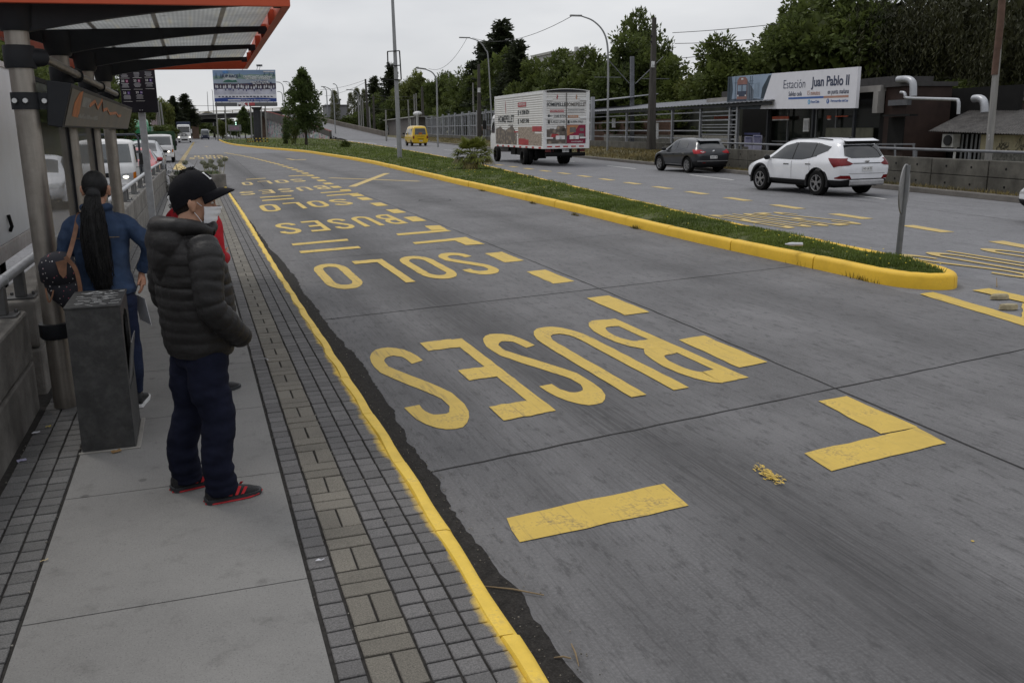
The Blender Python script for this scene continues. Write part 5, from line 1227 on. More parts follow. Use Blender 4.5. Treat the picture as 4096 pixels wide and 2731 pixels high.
# ---- generic car seen from the front (queue of oncoming traffic) ----
CAR = dict(trim=0, r=.32, w=.88, ax=(-1.30, 1.30), mx=.72, mz=.98, ws0=1.05, ws1=.30, sp=5,
 st=[(-2.2, .46, .72, .80, .62, .72, .60), (-2.14, .34, .85, .93, .74, .80, .66), (-1.9, .28, .92, 1.02, .80, .86, .64), (-1.6, .25, .94, 1.24, .83, .88, .58), (-1.2, .24, .94, 1.41, .84, .885, .56), (-.6, .24, .93, 1.47, .85, .885, .57), (-.1, .24, .92, 1.47, .85, .885, .57), (.28, .24, .91, 1.39, .85, .885, .58), (.7, .24, .90, 1.14, .85, .88, .64), (1.02, .25, .89, .99, .845, .875, .70), (1.5, .26, .84, .93, .83, .86, .70), (1.9, .28, .76, .84, .78, .82, .66), (2.1, .32, .66, .73, .70, .76, .58), (2.2, .42, .55, .60, .55, .62, .46)],
 glass=[('side_window', [[(.74, .95), (.24, 1.27), (-.2, 1.36), (-.2, .95)]]), ('side_window', [[(-.26, .95), (-.26, 1.37), (-.9, 1.33), (-1.28, 1.12), (-1.1, .97)]])],
 clad=[[(-.95, .18), (.95, .18), (.95, .30), (-.95, .30)]], side=[('headlamp', [(1.78, .66), (2.1, .60), (2.08, .70), (1.72, .76)], M_HLAMP)],
 rear=[('tail_lamp', [(.5, .76), (.8, .76), (.8, .9), (.5, .9)], M_RLAMP), ('tail_lamp', [(-.5, .76), (-.8, .76), (-.8, .9), (-.5, .9)], M_RLAMP)],
 front=[('grille', [(-.36, .60), (.36, .60), (.42, .74), (-.42, .74)], M_CLAD), ('lower_grille', [(-.5, .34), (.5, .34), (.5, .44), (-.5, .44)], M_CLAD), ('headlamp', [(.44, .60), (.82, .62), (.84, .75), (.5, .73)], M_HLAMP), ('headlamp', [(-.44, .60), (-.82, .62), (-.84, .75), (-.5, .73)], M_HLAMP)])
def scaled(S, kz=1., kw=1., kl=1.):
    T_ = dict(S); T_['st'] = [(x*kl, zb, .3+(zs-.3)*kz if zs > .3 else zs, .3+(zt-.3)*kz, wb*kw, ws*kw, wt*kw) for x, zb, zs, zt, wb, ws, wt in S['st']]
    q = lambda P: [[(a*kl, .3+(b-.3)*kz if b > .3 else b) for a, b in p] for p in P]
    T_['glass'] = [(n, q(P)) for n, P in S['glass']]; T_['side'] = [(n, q([p])[0], m) for n, p, m in S['side']]
    qf = lambda L: [(n, [(a*kw, .3+(b-.3)*kz if b > .3 else b) for a, b in p], m) for n, p, m in L]
    T_['front'] = qf(S.get('front', [])); T_['rear'] = qf(S['rear']); T_['w'] = S['w']*kw; T_['ax'] = tuple(a*kl for a in S['ax']); T_['mz'] = .3+(S['mz']-.3)*kz; T_['mx'] = S['mx']*kl; T_['ws0'] = S['ws0']*kl; T_['ws1'] = S['ws1']*kl
    return T_
def oncoming(name, label, x, yfront, pm, S, head=180., L=2.2, group=None):
    t, b = crossover(name, label, (0, 0, 0), 0, pm, S, group); h = rad(head); t.rotation_euler = (0, 0, PI/2-h); t.location = (x-math.sin(h)*L, yfront-math.cos(h)*L, 0); return t
nis = oncoming('queuing_car', 'white car behind the perforated shelter panel in the oncoming lane', -4.25, 27.4, white_paint, CAR)
g = MB(); g.lathe([(.045, -.006), (.06, -.006), (.06, .006), (.045, .006)], (2.215, 0, .68), 20, 'X'); g.bb(2.205, 2.222, -.07, .07, .67, .69); g.build('badge', M_CHROME, nis, 60, world=False)
silver = paint('silver_car_paint', (.34, .35, .36), .6, .3)
sil = oncoming('queuing_car', 'silver off-road car behind the red car in the oncoming queue', -2.35, 49.2, silver, scaled(CAR, 1.16, 1.07, 1.05), L=2.31)
g = MB()
for k in range(6): g.bb(2.27, 2.30, -.34+k*.125, -.30+k*.125, .66, .86)
g.bb(2.26, 2.29, -.42, .42, .85, .90); g.build('grille_bars', M_CHROME, sil, world=False)
for sy in (1, -1): g = MB(); ell(g, (2.22, sy*.66, .83), (.03, .14, .05)); g.build('lit_lamp', M_HLAMP, sil, 180, world=False); g = MB(); g.tube([(.1, sy*.58, 1.66), (-1.3, sy*.58, 1.64)], .02, 6); g.build('roof_rail', M_CLAD, sil, world=False)
redp = paint('red_car_paint', (.36, .03, .035)); rc = oncoming('queuing_car', 'red car half hidden behind the square post of the route board', -2.25, 39.2, redp, scaled(CAR, .98, .98, .95), L=2.09)
for sy in (1, -1): mirror(rc, .70, sy*.84, .99, 1.0, redp)
wc = oncoming('queuing_car', 'small white car far back beside the white lorry', -4.1, 181, white_paint, CAR); 
for sy in (1, -1): g = MB(); ell(g, (2.14, sy*.62, .68), (.02, .12, .06)); g.build('lit_lamp', M_LIT_, wc, 180, world=False)
oncoming('queuing_car', 'dark car in the left lane far behind the white lorry', -4.6, 200, paint('dark_blue_car', (.03, .035, .05)), scaled(CAR, 1.3, 1.0, 1.0))
eg = oncoming('passing_car', 'white car with black bumper just entering at the right edge of the picture', 17.16, 14.72, white_paint, scaled(CAR, 1.0, 1.06, 1.0), 0.)
decals([c for c in eg.children if c.name.startswith('body')][0], [[(1.5, .1), (2.3, .1), (2.3, .50), (1.5, .44)]], 'L', 'bumper_cladding', M_CLAD, eg, .01, .0); decals([c for c in eg.children if c.name.startswith('body')][0], [[(-1, .1), (1, .1), (1, .50), (-1, .50)]], 'F', 'bumper_cladding', M_CLAD, eg, .01, .0)
# far traffic under and on the bridge: few pixels each
for i, (nm, lab, cat, x, y, hd, pm, S) in enumerate((
    ('far_car', 'white car far away on the road beyond the median, left of the road sign frame', 'car', 9.6, 262, 180, white_paint, CAR), ('far_car', 'silver car far away beyond the median, behind the road sign frame', 'car', 16.2, 258, 180, silver, scaled(CAR, 1.25, 1.05, 1.0)),
    ('far_car', 'dark pickup crossing the bridge, small against the sky', 'pickup', 7.6, 279.5, 90, paint('dark_blue_car', (.03, .035, .05)), scaled(CAR, 1.08, 1.05, 1.12)), ('far_car', 'white car on the bridge left of the dark pickup', 'car', .8, 279.5, 90, white_paint, CAR), ('far_car', 'white van on the bridge near the trees', 'van', 19, 279.5, 90, white_paint, scaled(CAR, 1.25, 1.05, 1.05)))):
    t = oncoming(nm, lab, x, y, pm, S, hd); t['category'] = cat
    if y > 275: t.location.z = 5.95
# ---- box lorry with the pellet advertising ----
lo = thing('box_lorry', 'white box lorry advertising wood pellets with red and log prints on box and doors', 'lorry', (0, 0, 0), 0)
LW, LL, Z0, Z1 = 2.66, 9.6, .93, 4.0     # local: x forward, y left, origin below the rear left corner of the box
hb = rad(2.5); lo.location = (17.86, 46.35, 0); lo.rotation_euler = (0, 0, PI/2-hb)
def corr_mat(nm, c):
    m, nt, b = _new(nm); co = coords(nt); w = N(nt, 'ShaderNodeTexWave', wave_type='BANDS', bands_direction='Z'); w.inputs['Scale'].default_value = 2.6; nt.links.new(co, w.inputs['Vector'])
    n = ntex(nt, co, 1.5, 5); cc = mixc(nt, ramp(nt, n, .35, .7), c, tuple(v*.85 for v in c)); cc = mixc(nt, math_(nt, 'MULTIPLY', ramp(nt, w.outputs['Fac'], .0, .3), .0), cc, c)
    cc = mixc(nt, math_(nt, 'MULTIPLY', math_(nt, 'SUBTRACT', 1.0, ramp(nt, w.outputs['Fac'], .0, .28)), .55), cc, (.30, .29, .28)); nt.links.new(cc, b.inputs['Base Color']); b.inputs['Roughness'].default_value = .45; bump(nt, b, w.outputs['Fac'], .6, .02); return m
M_CORR = corr_mat('corrugated_white', (.66, .65, .63)); M_LOWH = mat('lorry_white', (.68, .68, .68), .4, var=.06, dirt=(.45, .43, .40), dirtamt=.5, ds=1.2); M_CHAS = mat('chassis_black', (.009, .009, .009), .8, spec=.15)
MB().bb(.05, LL, -LW+.02, -.02, Z0+.12, Z1-.1).build('box_body', M_CORR, lo, world=False)
g = MB(); g.bb(0, LL+.01, -.05, .0, Z1-.20, Z1-.02); g.bb(0, LL+.01, -LW, -LW+.05, Z1-.20, Z1-.02); g.bb(LL-.08, LL+.02, -LW, 0, Z0+.06, Z1-.02); g.bb(-.03, .05, -.20, .003, Z0, Z1-.05); g.bb(-.03, .05, -LW-.003, -LW+.20, Z0, Z1-.05); g.bb(-.03, .05, -LW+.2, -.2, Z0, Z0+.24); g.bb(.05, LL, -.03, .004, Z0, Z0+.13); g.bb(.05, LL, -LW-.004, -LW+.03, Z0, Z0+.13)
g.build('frame', M_LOWH, lo, world=False, bevel=.01)
g = MB(); rings = []
for k in range(9): u = k/8; y = -LW*u; z = Z1-.06+.10*math.sin(PI*u); rings.append([(-.05, y, z), (LL+.02, y, z), (LL+.02, y, z+.03), (-.05, y, z+.03)])
g.loft(rings, True); g.build('roof', M_LOWH, lo, world=False)
g = MB(); g.prism([(-.10, Z1-.085), (-LW+.10, Z1-.085)]+[(-LW+.1+(LW-.2)*k/8, Z1-.10+.09*math.sin(PI*k/8)) for k in range(9)], (-.032, .0), lambda y, z, x: (x, y, z)); g.build('roof_lip', M_INK, lo, world=False)
for k, (ya, yb) in enumerate(((-.20, -LW/2+.015), (-LW/2-.015, -LW+.2))):
    d = MB().bb(.0, .04, yb, ya, Z0+.25, Z1-.16).build('rear_door', M_CORR, lo, world=False); g = MB()
    for z in (1.5, 2.55, 3.5): yy = ya if k == 0 else yb; g.bb(-.05, .0, min(yy, yy+(-.35 if k == 0 else .35)), max(yy, yy+(-.35 if k == 0 else .35)), z-.04, z+.04); g.bb(-.05, .0, yy-.06 if k else yy, yy if k else yy+.06, z-.06, z+.06)
    g.build('hinge', M_LOWH, d, world=False)
MB().bb(-.035, .0, -LW/2-.02, -LW/2+.02, Z0+.25, Z1-.16).build('door_seam', M_RIMS, lo, world=False)
# prints: R(y,z) on the rear doors, S(x,z) on the left side
def rr_(mb, y0, y1, z0, z1, e=0): mb.quad((-.004-e, y0, z0), (-.004-e, y1, z0), (-.004-e, y1, z1), (-.004-e, y0, z1))
def ss_(mb, x0, x1, z0, z1, e=0): mb.quad((x0, .0-.014+e, z0), (x1, -.014+e, z0), (x1, -.014+e, z1), (x0, -.014+e, z1))
M_LRED = mat('print_red', (.34, .045, .05), .5, var=.25, vs=3); M_LRED2 = mat('print_wine', (.22, .02, .05), .5, var=.25, vs=2); M_LORG = mat('print_orange', (.42, .20, .10), .5, var=.3, vs=2); M_LDK = mat('print_dark', (.045, .05, .055), .5)
def logmat():
    m, nt, b = _new('print_logs'); co = coords(nt); v = N(nt, 'ShaderNodeTexVoronoi'); v.inputs['Scale'].default_value = 4.2; nt.links.new(co, v.inputs['Vector']); n = ntex(nt, co, 18, 3)
    c = mixc(nt, ramp(nt, v.outputs['Distance'], .05, .55), (.42, .33, .25), (.06, .05, .045)); c = mixc(nt, math_(nt, 'MULTIPLY', n, .5), c, (.2, .16, .13)); nt.links.new(c, b.inputs['Base Color']); b.inputs['Roughness'].default_value = .5; return m
M_LOGS = logmat(); M_SKEW = mat('print_twigs', (.30, .245, .20), .5, var=.75, vs=9)
TS = lambda x, z, e=.0: frame((x, -.008+e, z), (-1, 0, 0), (0, 0, 1)); TRr = lambda y, z: frame((-.010, y, z), (0, -1, 0), (0, 0, 1))
def flame(mb, P, s):
    for dx, dz, k in ((0, 0, 1.), (.10, .22, -.8)):
        pts = [(-.02, -.30), (.09, -.12), (.03, .05), (.12, .22), (.0, .40), (.04, .20), (-.05, .06), (.02, -.10)]; mb.quad(*[P(dx*s+x*k*s, dz*s+z*s) for x, z in pts])
def cen(o): return o
# left side of the box
g = MB(); flame(g, lambda a, b: (7.1+a*1.0, -.010, 3.10+b), 1.0); g.build('side_emblem', M_LRED, lo, world=False)
text('side_lettering', 'HOMEPELLET', .56, TS(7.15, 2.56, -.004), M_LDK, lo, 'CENTER', .002, world=False, xs=1.05, bold=.012)
text('side_small_lettering', 'calefacción', .16, TS(6.1, 2.22), M_RIMS, lo, 'CENTER', .002, world=False, xs=1.6)
g = MB(); ss_(g, 3.0, 4.6, 3.22, 3.47, .008); q = g.build('side_red_label', M_LRED, lo, world=False); text('label_text', 'FONO PEDIDOS', .19, TS(3.8, 3.345, .006), M_LOWH, q, 'CENTER', .002, world=False, xs=1.0)
text('side_phone', '41 2588 8724', .31, TS(3.35, 2.90), M_LDK, lo, 'CENTER', .002, world=False, xs=1.05, bold=.006); text('side_phone', '9-4527 3748', .31, TS(3.35, 2.42), M_LDK, lo, 'CENTER', .002, world=False, xs=1.05, bold=.006)
for z in (2.90, 2.42): g = MB(); g.quad((4.62, -.009, z-.15), (4.42, -.009, z-.15), (4.47, -.009, z+.02), (4.42, -.009, z+.14), (4.60, -.009, z+.14)); g.build('phone_icon', M_LDK, lo, world=False)
g = MB(); top = [(9.4, 2.0), (8.9, 2.05), (8.4, 2.17), (7.9, 2.0), (7.2, 1.9), (6.6, 2.05), (5.8, 2.2), (5.3, 1.95), (4.9, 1.7)]
g.quad(*([(9.4, -.0125, 1.08)]+[(x, -.0125, z) for x, z in top]+[(4.9, -.0125, 1.08)])); g.build('stacked_wood_print', M_LOGS, lo, world=False)
g = MB(); ss_(g, .3, 4.6, 1.08, 1.75, .002); ss_(g, 1.5, 4.6, 1.75, 2.10, .002); g.build('wood_wall_print', M_SKEW, lo, world=False)
g = MB(); ss_(g, .25, 1.9, 1.85, 2.13, .005); ss_(g, 3.2, 4.5, 1.09, 1.45, .005); ss_(g, 2.6, 3.4, 1.09, 1.40, .006); ss_(g, 4.6, 5.4, 1.78, 1.86, .005); g.build('red_sacks_print', M_LRED, lo, world=False)
g = MB()
for k in range(8): ss_(g, .35+k*1.2, .75+k*1.2, Z0+.01, Z0+.10, .020)
g.build('side_reflector_tape', mat('reflector_red', (.40, .03, .03), .4), lo, world=False)
# rear doors
yL, yR = -.22, -LW/2+.03; zb = Z0+.27
g = MB(); rr_(g, -LW/2+.035, -.21, zb, 1.95, .003); g.build('log_pile_print', M_LOGS, lo, world=False)
g = MB()
for (y, z, w_, h_) in ((-.5, 1.9, .18, .1), (-1.0, 2.0, .3, .14), (-1.2, 1.8, .2, .2)): g.quad((-.008, y-w_, z-h_), (-.008, y+w_, z-h_), (-.008, y+w_*.6, z+h_), (-.008, y-w_*.7, z+h_))
g.build('log_print_top', M_LOGS, lo, world=False)
g = MB(); g.quad((-.0085, -.5, 1.72), (-.0085, -.85, 1.70), (-.0085, -.95, 1.55), (-.0085, -.45, 1.52)); g.build('red_axe_print', M_LRED, lo, world=False)
g = MB(); rr_(g, -LW+.22, -LW/2-.03, zb, 2.18, .003); g.build('red_panel_print', M_LRED2, lo, world=False); g = MB(); g.quad((-.0085, -LW/2-.03, 1.6), (-.0085, -LW/2-.03, 2.15), (-.0085, -LW+.6, 2.17), (-.0085, -LW+.9, 1.75)); g.build('orange_glow_print', M_LORG, lo, world=False)
g = MB(); rr_(g, -LW+.32, -LW+.55, 1.85, 2.0, .006); rr_(g, -LW+.30, -LW+.60, 1.5, 1.72, .006); rr_(g, -LW/2-.55, -LW/2-.2, 1.78, 2.05, .006); g.build('stove_print', M_RIMS, lo, world=False)
for yc in (-.98, -LW/2-.45): g = MB(); g.bb(-.05, -.004, yc-.26, yc+.26, 1.42, 1.62); q = g.build('door_latch', M_LOWH, lo, world=False); MB().bb(-.07, -.05, yc-.05, yc+.05, 1.44, 1.60).build('handle', M_CHROME, q, world=False)
for yc, mm in ((-.78, M_LRED), (-1.88, M_LORG)): g = MB(); flame(g, lambda a, b: (-.010, yc-a*.8, 3.58+b*.42), .8); g.build('door_emblem', mm, lo, world=False)
text('door_lettering', 'HOMEPELLET', .27, TRr(-.78, 3.24), M_LDK, lo, 'CENTER', .004, world=False, xs=.80, bold=.005); text('door_lettering', 'HOMEPELLET', .27, TRr(-1.90, 3.24), M_RIMS, lo, 'CENTER', .004, world=False, xs=.78, bold=.005)
g = MB(); rr_(g, -1.20, -.40, 2.84, 2.98, .004); q = g.build('door_red_label', M_LRED, lo, world=False); text('label_text', 'FONO PEDIDOS', .13, TRr(-.80, 2.91), M_LOWH, q, 'CENTER', .004, world=False, xs=.85)
text('door_phone', '41 2588 8724', .20, TRr(-.84, 2.64), M_LDK, lo, 'CENTER', .002, world=False, xs=.80); text('door_phone', '9-4527 3748', .20, TRr(-.84, 2.34), M_LDK, lo, 'CENTER', .002, world=False, xs=.80)
for z in (2.64, 2.34): g = MB(); rr_(g, -.39, -.28, z-.09, z+.09, .004); g.build('phone_icon', M_LDK, lo, world=False)
text('door_small_lettering', 'ESTUFAS PARA PELLET DE MADERA', .075, TRr(-1.90, 2.97), M_LDK, lo, 'CENTER', .002, world=False, xs=.8); text('door_small_lettering', 'MANTENCION TECNICA HOMEPELLET', .07, TRr(-1.90, 2.84), M_RIMS, lo, 'CENTER', .002, world=False, xs=.8)
g = MB(); rr_(g, -2.02, -1.42, 2.55, 2.68, .004); q = g.build('door_red_label', M_LORG, lo, world=False); text('label_text', 'EMERGENCIA', .10, TRr(-1.72, 2.615), M_LOWH, q, 'CENTER', .004, world=False, xs=.8)
text('door_phone', '9-9994 9961', .20, TRr(-1.93, 2.33), M_LDK, lo, 'CENTER', .002, world=False, xs=.72); g = MB(); rr_(g, -1.52, -1.40, 2.25, 2.41, .004); g.build('phone_icon', M_LDK, lo, world=False)
text('door_web_lettering', 'www.homepellet.cl', .11, TRr(-1.95, 1.30), M_LOWH, lo, 'CENTER', .006, world=False, xs=.8)
g = MB()
for k in range(5): g.bb(-.036, -.028, -.5-k*.46, -.22-k*.46, Z0+.08, Z0+.15)
g.build('rear_reflector_tape', mat('reflector_red', (.40, .03, .03), .4), lo, world=False)
# chassis, cab, wheels
g = MB(); g.bb(.3, LL+1.4, -LW+.9, -.9, .62, .92); g.build('chassis', M_CHAS, lo, world=False)
for y in (-.55, -LW+.55):
    MB().bb(2.0, 2.06, y-.30, y+.30, .36, .93).build('mudflap', M_CHAS, lo, world=False)
g = MB(); g.tube([(.15, -.2, .62), (.15, -LW+.2, .62)], .11, 10); g.bb(.1, .25, -.6, -.5, .6, .95); g.bb(.1, .25, -LW+.5, -LW+.6, .6, .95); g.build('rear_bumper', M_CHAS, lo, 40, world=False)
for y in (-.42, -LW+.42): MB().bb(.14, .22, y-.22, y+.22, .76, .90).build('tail_lamp', mat('dull_red_lamp', (.16, .03, .03), .4), lo, world=False)
plate(lo, (.10, -1.33, .82), .40, .16, 'B', 'CX WZ 84')
for x in (4.3, 5.6): MB().bb(x, x+.9, -.62, -.12, .50, .90).build('side_tank', M_CHAS, lo, world=False)
for x in (3.2, 8.9):
    for y in ((-.06, -.34) if x < 5 else (-.06,)): wheel(lo, x, y, .47, .25, M_RIMS, 0, .58); wheel(lo, x, -LW-y, .47, .25, M_RIMS, 0, .58)
def cab(parent, xf, W, zb, zt, L, wh, m=M_LOWH, glassz=(.52, .90), lean=.25):
    """forward control cab: front face at xf, extends back L"""
    h = zt-zb; st = [(xf-L, zb, zb+.45*h, zt, W/2, W/2, W/2-.06), (xf-L+.06, zb, zb+.45*h, zt+.0, W/2, W/2, W/2-.05), (xf-.55, zb, zb+.45*h, zt, W/2, W/2, W/2-.06), (xf-lean-.05, zb, zb+.46*h, zt-.03, W/2, W/2, W/2-.08), (xf-lean+.05, zb, zb+.46*h, zt-.16*h, W/2, W/2, W/2-.07), (xf-.06, zb, zb+.46*h, zb+.52*h, W/2-.02, W/2-.03, W/2-.08), (xf, zb+.04, zb+.40*h, zb+.47*h, W/2-.06, W/2-.08, W/2-.12), (xf+.01, zb+.1, zb+.32*h, zb+.36*h, W/2-.2, W/2-.2, W/2-.25)]
    raw = body_loft(st, 2); b = baked(raw, 'cab', m, parent, 50); return b
def place_mesh(o, dx, dy, dz=0.): o.data.transform(Matrix.Translation((dx, dy, dz))); return o
cb_ = cab(lo, LL+1.75, 2.4, .55, 2.95, 1.7, 1); place_mesh(cb_, 0, -LW/2); zz = lambda k: .55+2.4*k
for v in 'LR': decals(cb_, [[(LL+.45, zz(.50)), (LL+1.42, zz(.50)), (LL+1.25, zz(.88)), (LL+.45, zz(.88))]], v, 'side_window', M_GLASS, lo, .006)
decals(cb_, [[(-LW/2-1.0, zz(.50)), (-LW/2+1.0, zz(.50)), (-LW/2+.95, zz(.86)), (-LW/2-.95, zz(.86))]], 'F', 'windscreen', M_GLASS, lo, .006)
for sy in (-.02, -LW+.02): s = 1 if sy > -1 else -1; g = MB(); g.tube([(LL+1.5, sy-s*.15, 2.6), (LL+1.75, sy+s*.25, 2.65), (LL+1.75, sy+s*.25, 2.0), (LL+1.5, sy-s*.15, 1.9)], .02, 6); g.bb(LL+1.70, LL+1.78, sy+s*.12, sy+s*.36, 2.0, 2.55); g.build('side_mirror', M_MIR, lo, world=False)
# ---- yellow school van ----
vn = thing('school_van', 'small yellow school van driving away on the right carriageway', 'van', (26.35, 112.3, 0), PI/2)
yp = paint('yellow_van_paint', (.62, .40, .012)); kz = 1.24
VS = [(-2.45, .42, 1.1, 1.15, .84, .90, .82), (-2.43, .36, 1.22, 1.5, .90, .97, .84), (-2.36, .34, 1.25, 2.0, .93, .99, .80), (-2.25, .33, 1.25, 2.30, .94, 1.0, .78), (-2.0, .33, 1.25, 2.40, .95, 1.0, .78), (-.5, .33, 1.25, 2.44, .95, 1.0, .79), (.9, .33, 1.25, 2.42, .95, 1.0, .78), (1.4, .33, 1.22, 2.25, .95, 1.0, .77), (1.9, .34, 1.20, 1.70, .94, .99, .80), (2.2, .36, 1.1, 1.32, .90, .95, .78), (2.4, .42, .9, 1.0, .8, .85, .7), (2.45, .5, .75, .8, .6, .65, .5)]
raw = body_loft(VS); cu = cut_arches(raw, [(-1.35, .42), (1.35, .42)], .98); vb = baked(raw, 'body', yp, vn, 50); bpy.data.objects.remove(cu, do_unlink=True)
for v in 'LR':
    for P in ([(-1.75, 1.36), (-.95, 1.36), (-.95, 2.06), (-1.75, 2.06)], [(-.85, 1.36), (.2, 1.36), (.2, 2.06), (-.85, 2.06)], [(.5, 1.34), (1.5, 1.34), (1.2, 2.0), (.5, 2.06)]): decals(vb, [P], v, 'side_window', M_GLASSL, vn, .006)
    decals(vb, [[(-2.4, .80), (2.3, .80), (2.3, .84), (-2.4, .84)]], v, 'side_stripe', mat('pale_trim', (.55, .50, .32), .5), vn, .008)
decals(vb, [[(-.70, 1.36), (.70, 1.36), (.62, 2.10), (-.62, 2.10)]], 'B', 'rear_window', M_GLASS, vn, .006); decals(vb, [[(-.70, 1.36), (.70, 1.36), (.62, 2.10), (-.62, 2.10)]], 'F', 'windscreen', M_GLASS, vn, .006)
for s in (1, -1): decals(vb, [[(s*.76, .88), (s*.94, .88), (s*.94, 1.22), (s*.76, 1.22)]], 'B', 'tail_lamp', mat('dull_red_lamp', (.16, .03, .03), .4), vn, .01)
g = MB(); g.bb(-2.47, -2.44, -.38, .38, .80, .87); g.build('handle_trim', M_CLAD, vn, world=False); plate(vn, (-2.47, -.05, .62), .38, .13, 'B', 'DW SR 12')
text('rear_lettering', 'MITSUBISHI', .15, frame((-2.465, 0, 1.17), (0, -1, 0), (0, 0, 1)), M_INK, vn, 'CENTER', .003, world=False, sp=1.25, xs=1.05)
g = MB(); g.bb(-2.452, -2.43, -.22, .22, 1.40, 1.58); q = g.build('school_sign', M_AMB, vn, world=False); text('sign_text', 'ESCOLAR', .10, frame((-2.46, 0, 1.49), (0, -1, 0), (0, 0, 1)), M_INK, q, 'CENTER', .002, world=False)
for x in (-1.35, 1.35):
    for y in (.96, -.96): wheel(vn, x, y, .36, .22, M_RIMS, 0, .6)
for sy in (1, -1): mirror(vn, 1.75, sy*1.0, 1.5, 1.4)
MB().bb(-2.2, 2.2, -.7, .7, .30, .6).build('underbody', M_CLAD, vn, world=False)
# ---- oncoming small trucks ----
def small_truck(name, label, x, yf, W, zt, bodycol, bed, lit=True, rack=False, sides=False):
    t = thing(name, label, 'truck', (x, yf, 0), -PI/2)   # local x forward = towards the viewer
    b = cab(t, 0, W, .36, zt, 1.55, 0, M_LOWH, lean=.34); h = zt-.36; z = lambda k: .36+h*k; w2 = W/2
    decals(b, [[(-w2+.13, z(.53)), (w2-.13, z(.53)), (w2-.19, z(.90)), (-w2+.19, z(.90))]], 'F', 'windscreen', M_GLASSL, t, .006)
    for v in 'LR': decals(b, [[(-1.25, z(.52)), (-.34, z(.52)), (-.52, z(.88)), (-1.25, z(.88))]], v, 'side_window', M_GLASS, t, .006)
    for s in (1, -1):
        hl = decals(b, [[(s*(w2-.52), z(.22)), (s*(w2-.13), z(.19)), (s*(w2-.10), z(.33)), (s*(w2-.46), z(.31))]], 'F', 'headlamp', M_HLAMP, t, .01)
        g = MB(); ell(g, (.0, s*(w2-.34), z(.245)), (.035, .10, .055)); g.build('lit_bulb', M_LIT_ if lit else M_HLAMP, hl or t, 180, world=False)
        decals(b, [[(s*(w2-.13), z(.21)), (s*(w2-.045), z(.23)), (s*(w2-.045), z(.35)), (s*(w2-.12), z(.335))]], 'F', 'indicator', M_AMB, t, .012)
        g = MB(); g.tube([(-.25, s*(w2-.03), z(.72)), (-.12, s*(w2+.16), z(.73)), (-.12, s*(w2+.16), z(.44)), (-.25, s*(w2-.03), z(.43))], .014, 6); g.box((-.12, s*(w2+.17), z(.60)), (.07, .17, .34)); g.build('side_mirror', M_MIR, t, world=False, bevel=.02)
        g = MB(); g.tube([(.012-.08, s*.1+.2, z(.545)), (-.10, s*.1-.15, z(.60))], .010, 5); g.build('wiper', M_MIR, t, world=False)
    g = MB(); g.bb(-.35, .03, -w2+.01, w2-.01, .36, .36+h*.13); g.build('bumper', M_LOWH, t, world=False, bevel=.04); g = MB(); g.bb(.028, .036, -.42, .42, .42, .52); g.build('lower_grille', M_CLAD, t, world=False)
    g = MB(); g.bb(.0, .012, -.38, .38, z(.24), z(.33)); g.build('grille', M_CLAD, t, world=False)
    g = MB(); g.bb(-4.9, -1.3, -w2+.35, w2-.35, .42, .62); g.build('chassis', M_CHAS, t, world=False)
    for xx in (-.75, -3.6):
        for y in (w2-.02, -w2+.02): wheel(t, xx, y, .34, .2, M_RIMS, 0, .58)
    if sides:
        g = MB(); g.bb(-5.0, -1.62, -w2-.12, w2+.12, .78, .86); g.bb(-1.66, -1.6, -w2-.12, w2+.12, .8, zt+.20); g.bb(-5, -1.62, w2+.08, w2+.12, .86, zt+.05); g.bb(-5, -1.62, -w2-.12, -w2-.08, .86, zt+.05); g.build('load_bed', bed, t, world=False)
    else:
        g = MB(); g.bb(-4.9, -1.62, -w2-.02, w2+.02, .70, .80); g.bb(-4.9, -1.62, w2-.02, w2+.02, .8, 1.15); g.bb(-4.9, -1.62, -w2-.02, -w2+.02, .8, 1.15); g.build('load_bed', bed, t, world=False)
    if rack:
        g = MB(); P = [(-1.7, -w2-.04, .8), (-1.7, -w2-.04, zt+.02), (-1.7, -w2+.06, zt+.13), (-1.7, w2-.06, zt+.13), (-1.7, w2+.04, zt+.02), (-1.7, w2+.04, .8)]; g.tube(P, .035, 8); g.tube([(-1.7, -w2, 1.45), (-1.7, w2, 1.45)], .03, 8); g.build('headache_rack', mat('dark_pipe', (.035, .04, .05), .5), t, world=False)
    plate(t, (.04, 0, .49), .36, .13, 'F', 'FT JK 53'); return t
small_truck('flatbed_truck', 'white compact truck with dark pipe rack and lit headlamp beside the barrier', -2.58, 30.6, 1.80, 1.87, M_LOWH, mat('bed_grey', (.12, .13, .14), .6), True, True)
small_truck('flatbed_truck', 'white truck with green load bed further back in the oncoming queue', -2.15, 67.6, 1.84, 1.90, M_LOWH, mat('bed_green', (.018, .05, .022), .6), True, False, True)
# ---- green lorry ----
gt_ = thing('green_lorry', 'green lorry with tall roof deflector in the far oncoming lane', 'lorry', (-4.9, 94.5, 0), -PI/2)
M_GRN = paint('green_lorry_paint', (.035, .20, .095)); b = cab(gt_, 0, 2.35, .9, 2.75, 2.2, 0, M_GRN, lean=.15)
decals(b, [[(-1.0, 1.42), (1.0, 1.42), (.95, 1.95), (-.95, 1.95)]], 'F', 'windscreen', M_GLASS, gt_, .008)
for v in 'LR': decals(b, [[(-1.6, 1.55), (-.35, 1.55), (-.4, 2.2), (-1.6, 2.2)]], v, 'side_window', M_GLASS, gt_, .008)
g = MB(); rings = []
for x, z, w in ((-.35, 2.5, 1.12), (-.42, 2.75, 1.12), (-.8, 3.05, 1.10), (-1.3, 3.24, 1.05), (-1.9, 3.28, 1.0)): rings.append([(x, -w, 2.3), (x, -w, z-.12), (x, -w+.12, z), (x, w-.12, z), (x, w, z-.12), (x, w, 2.3)])
g.loft(rings, True); g.build('roof_deflector', M_GRN, gt_, 40, world=False)
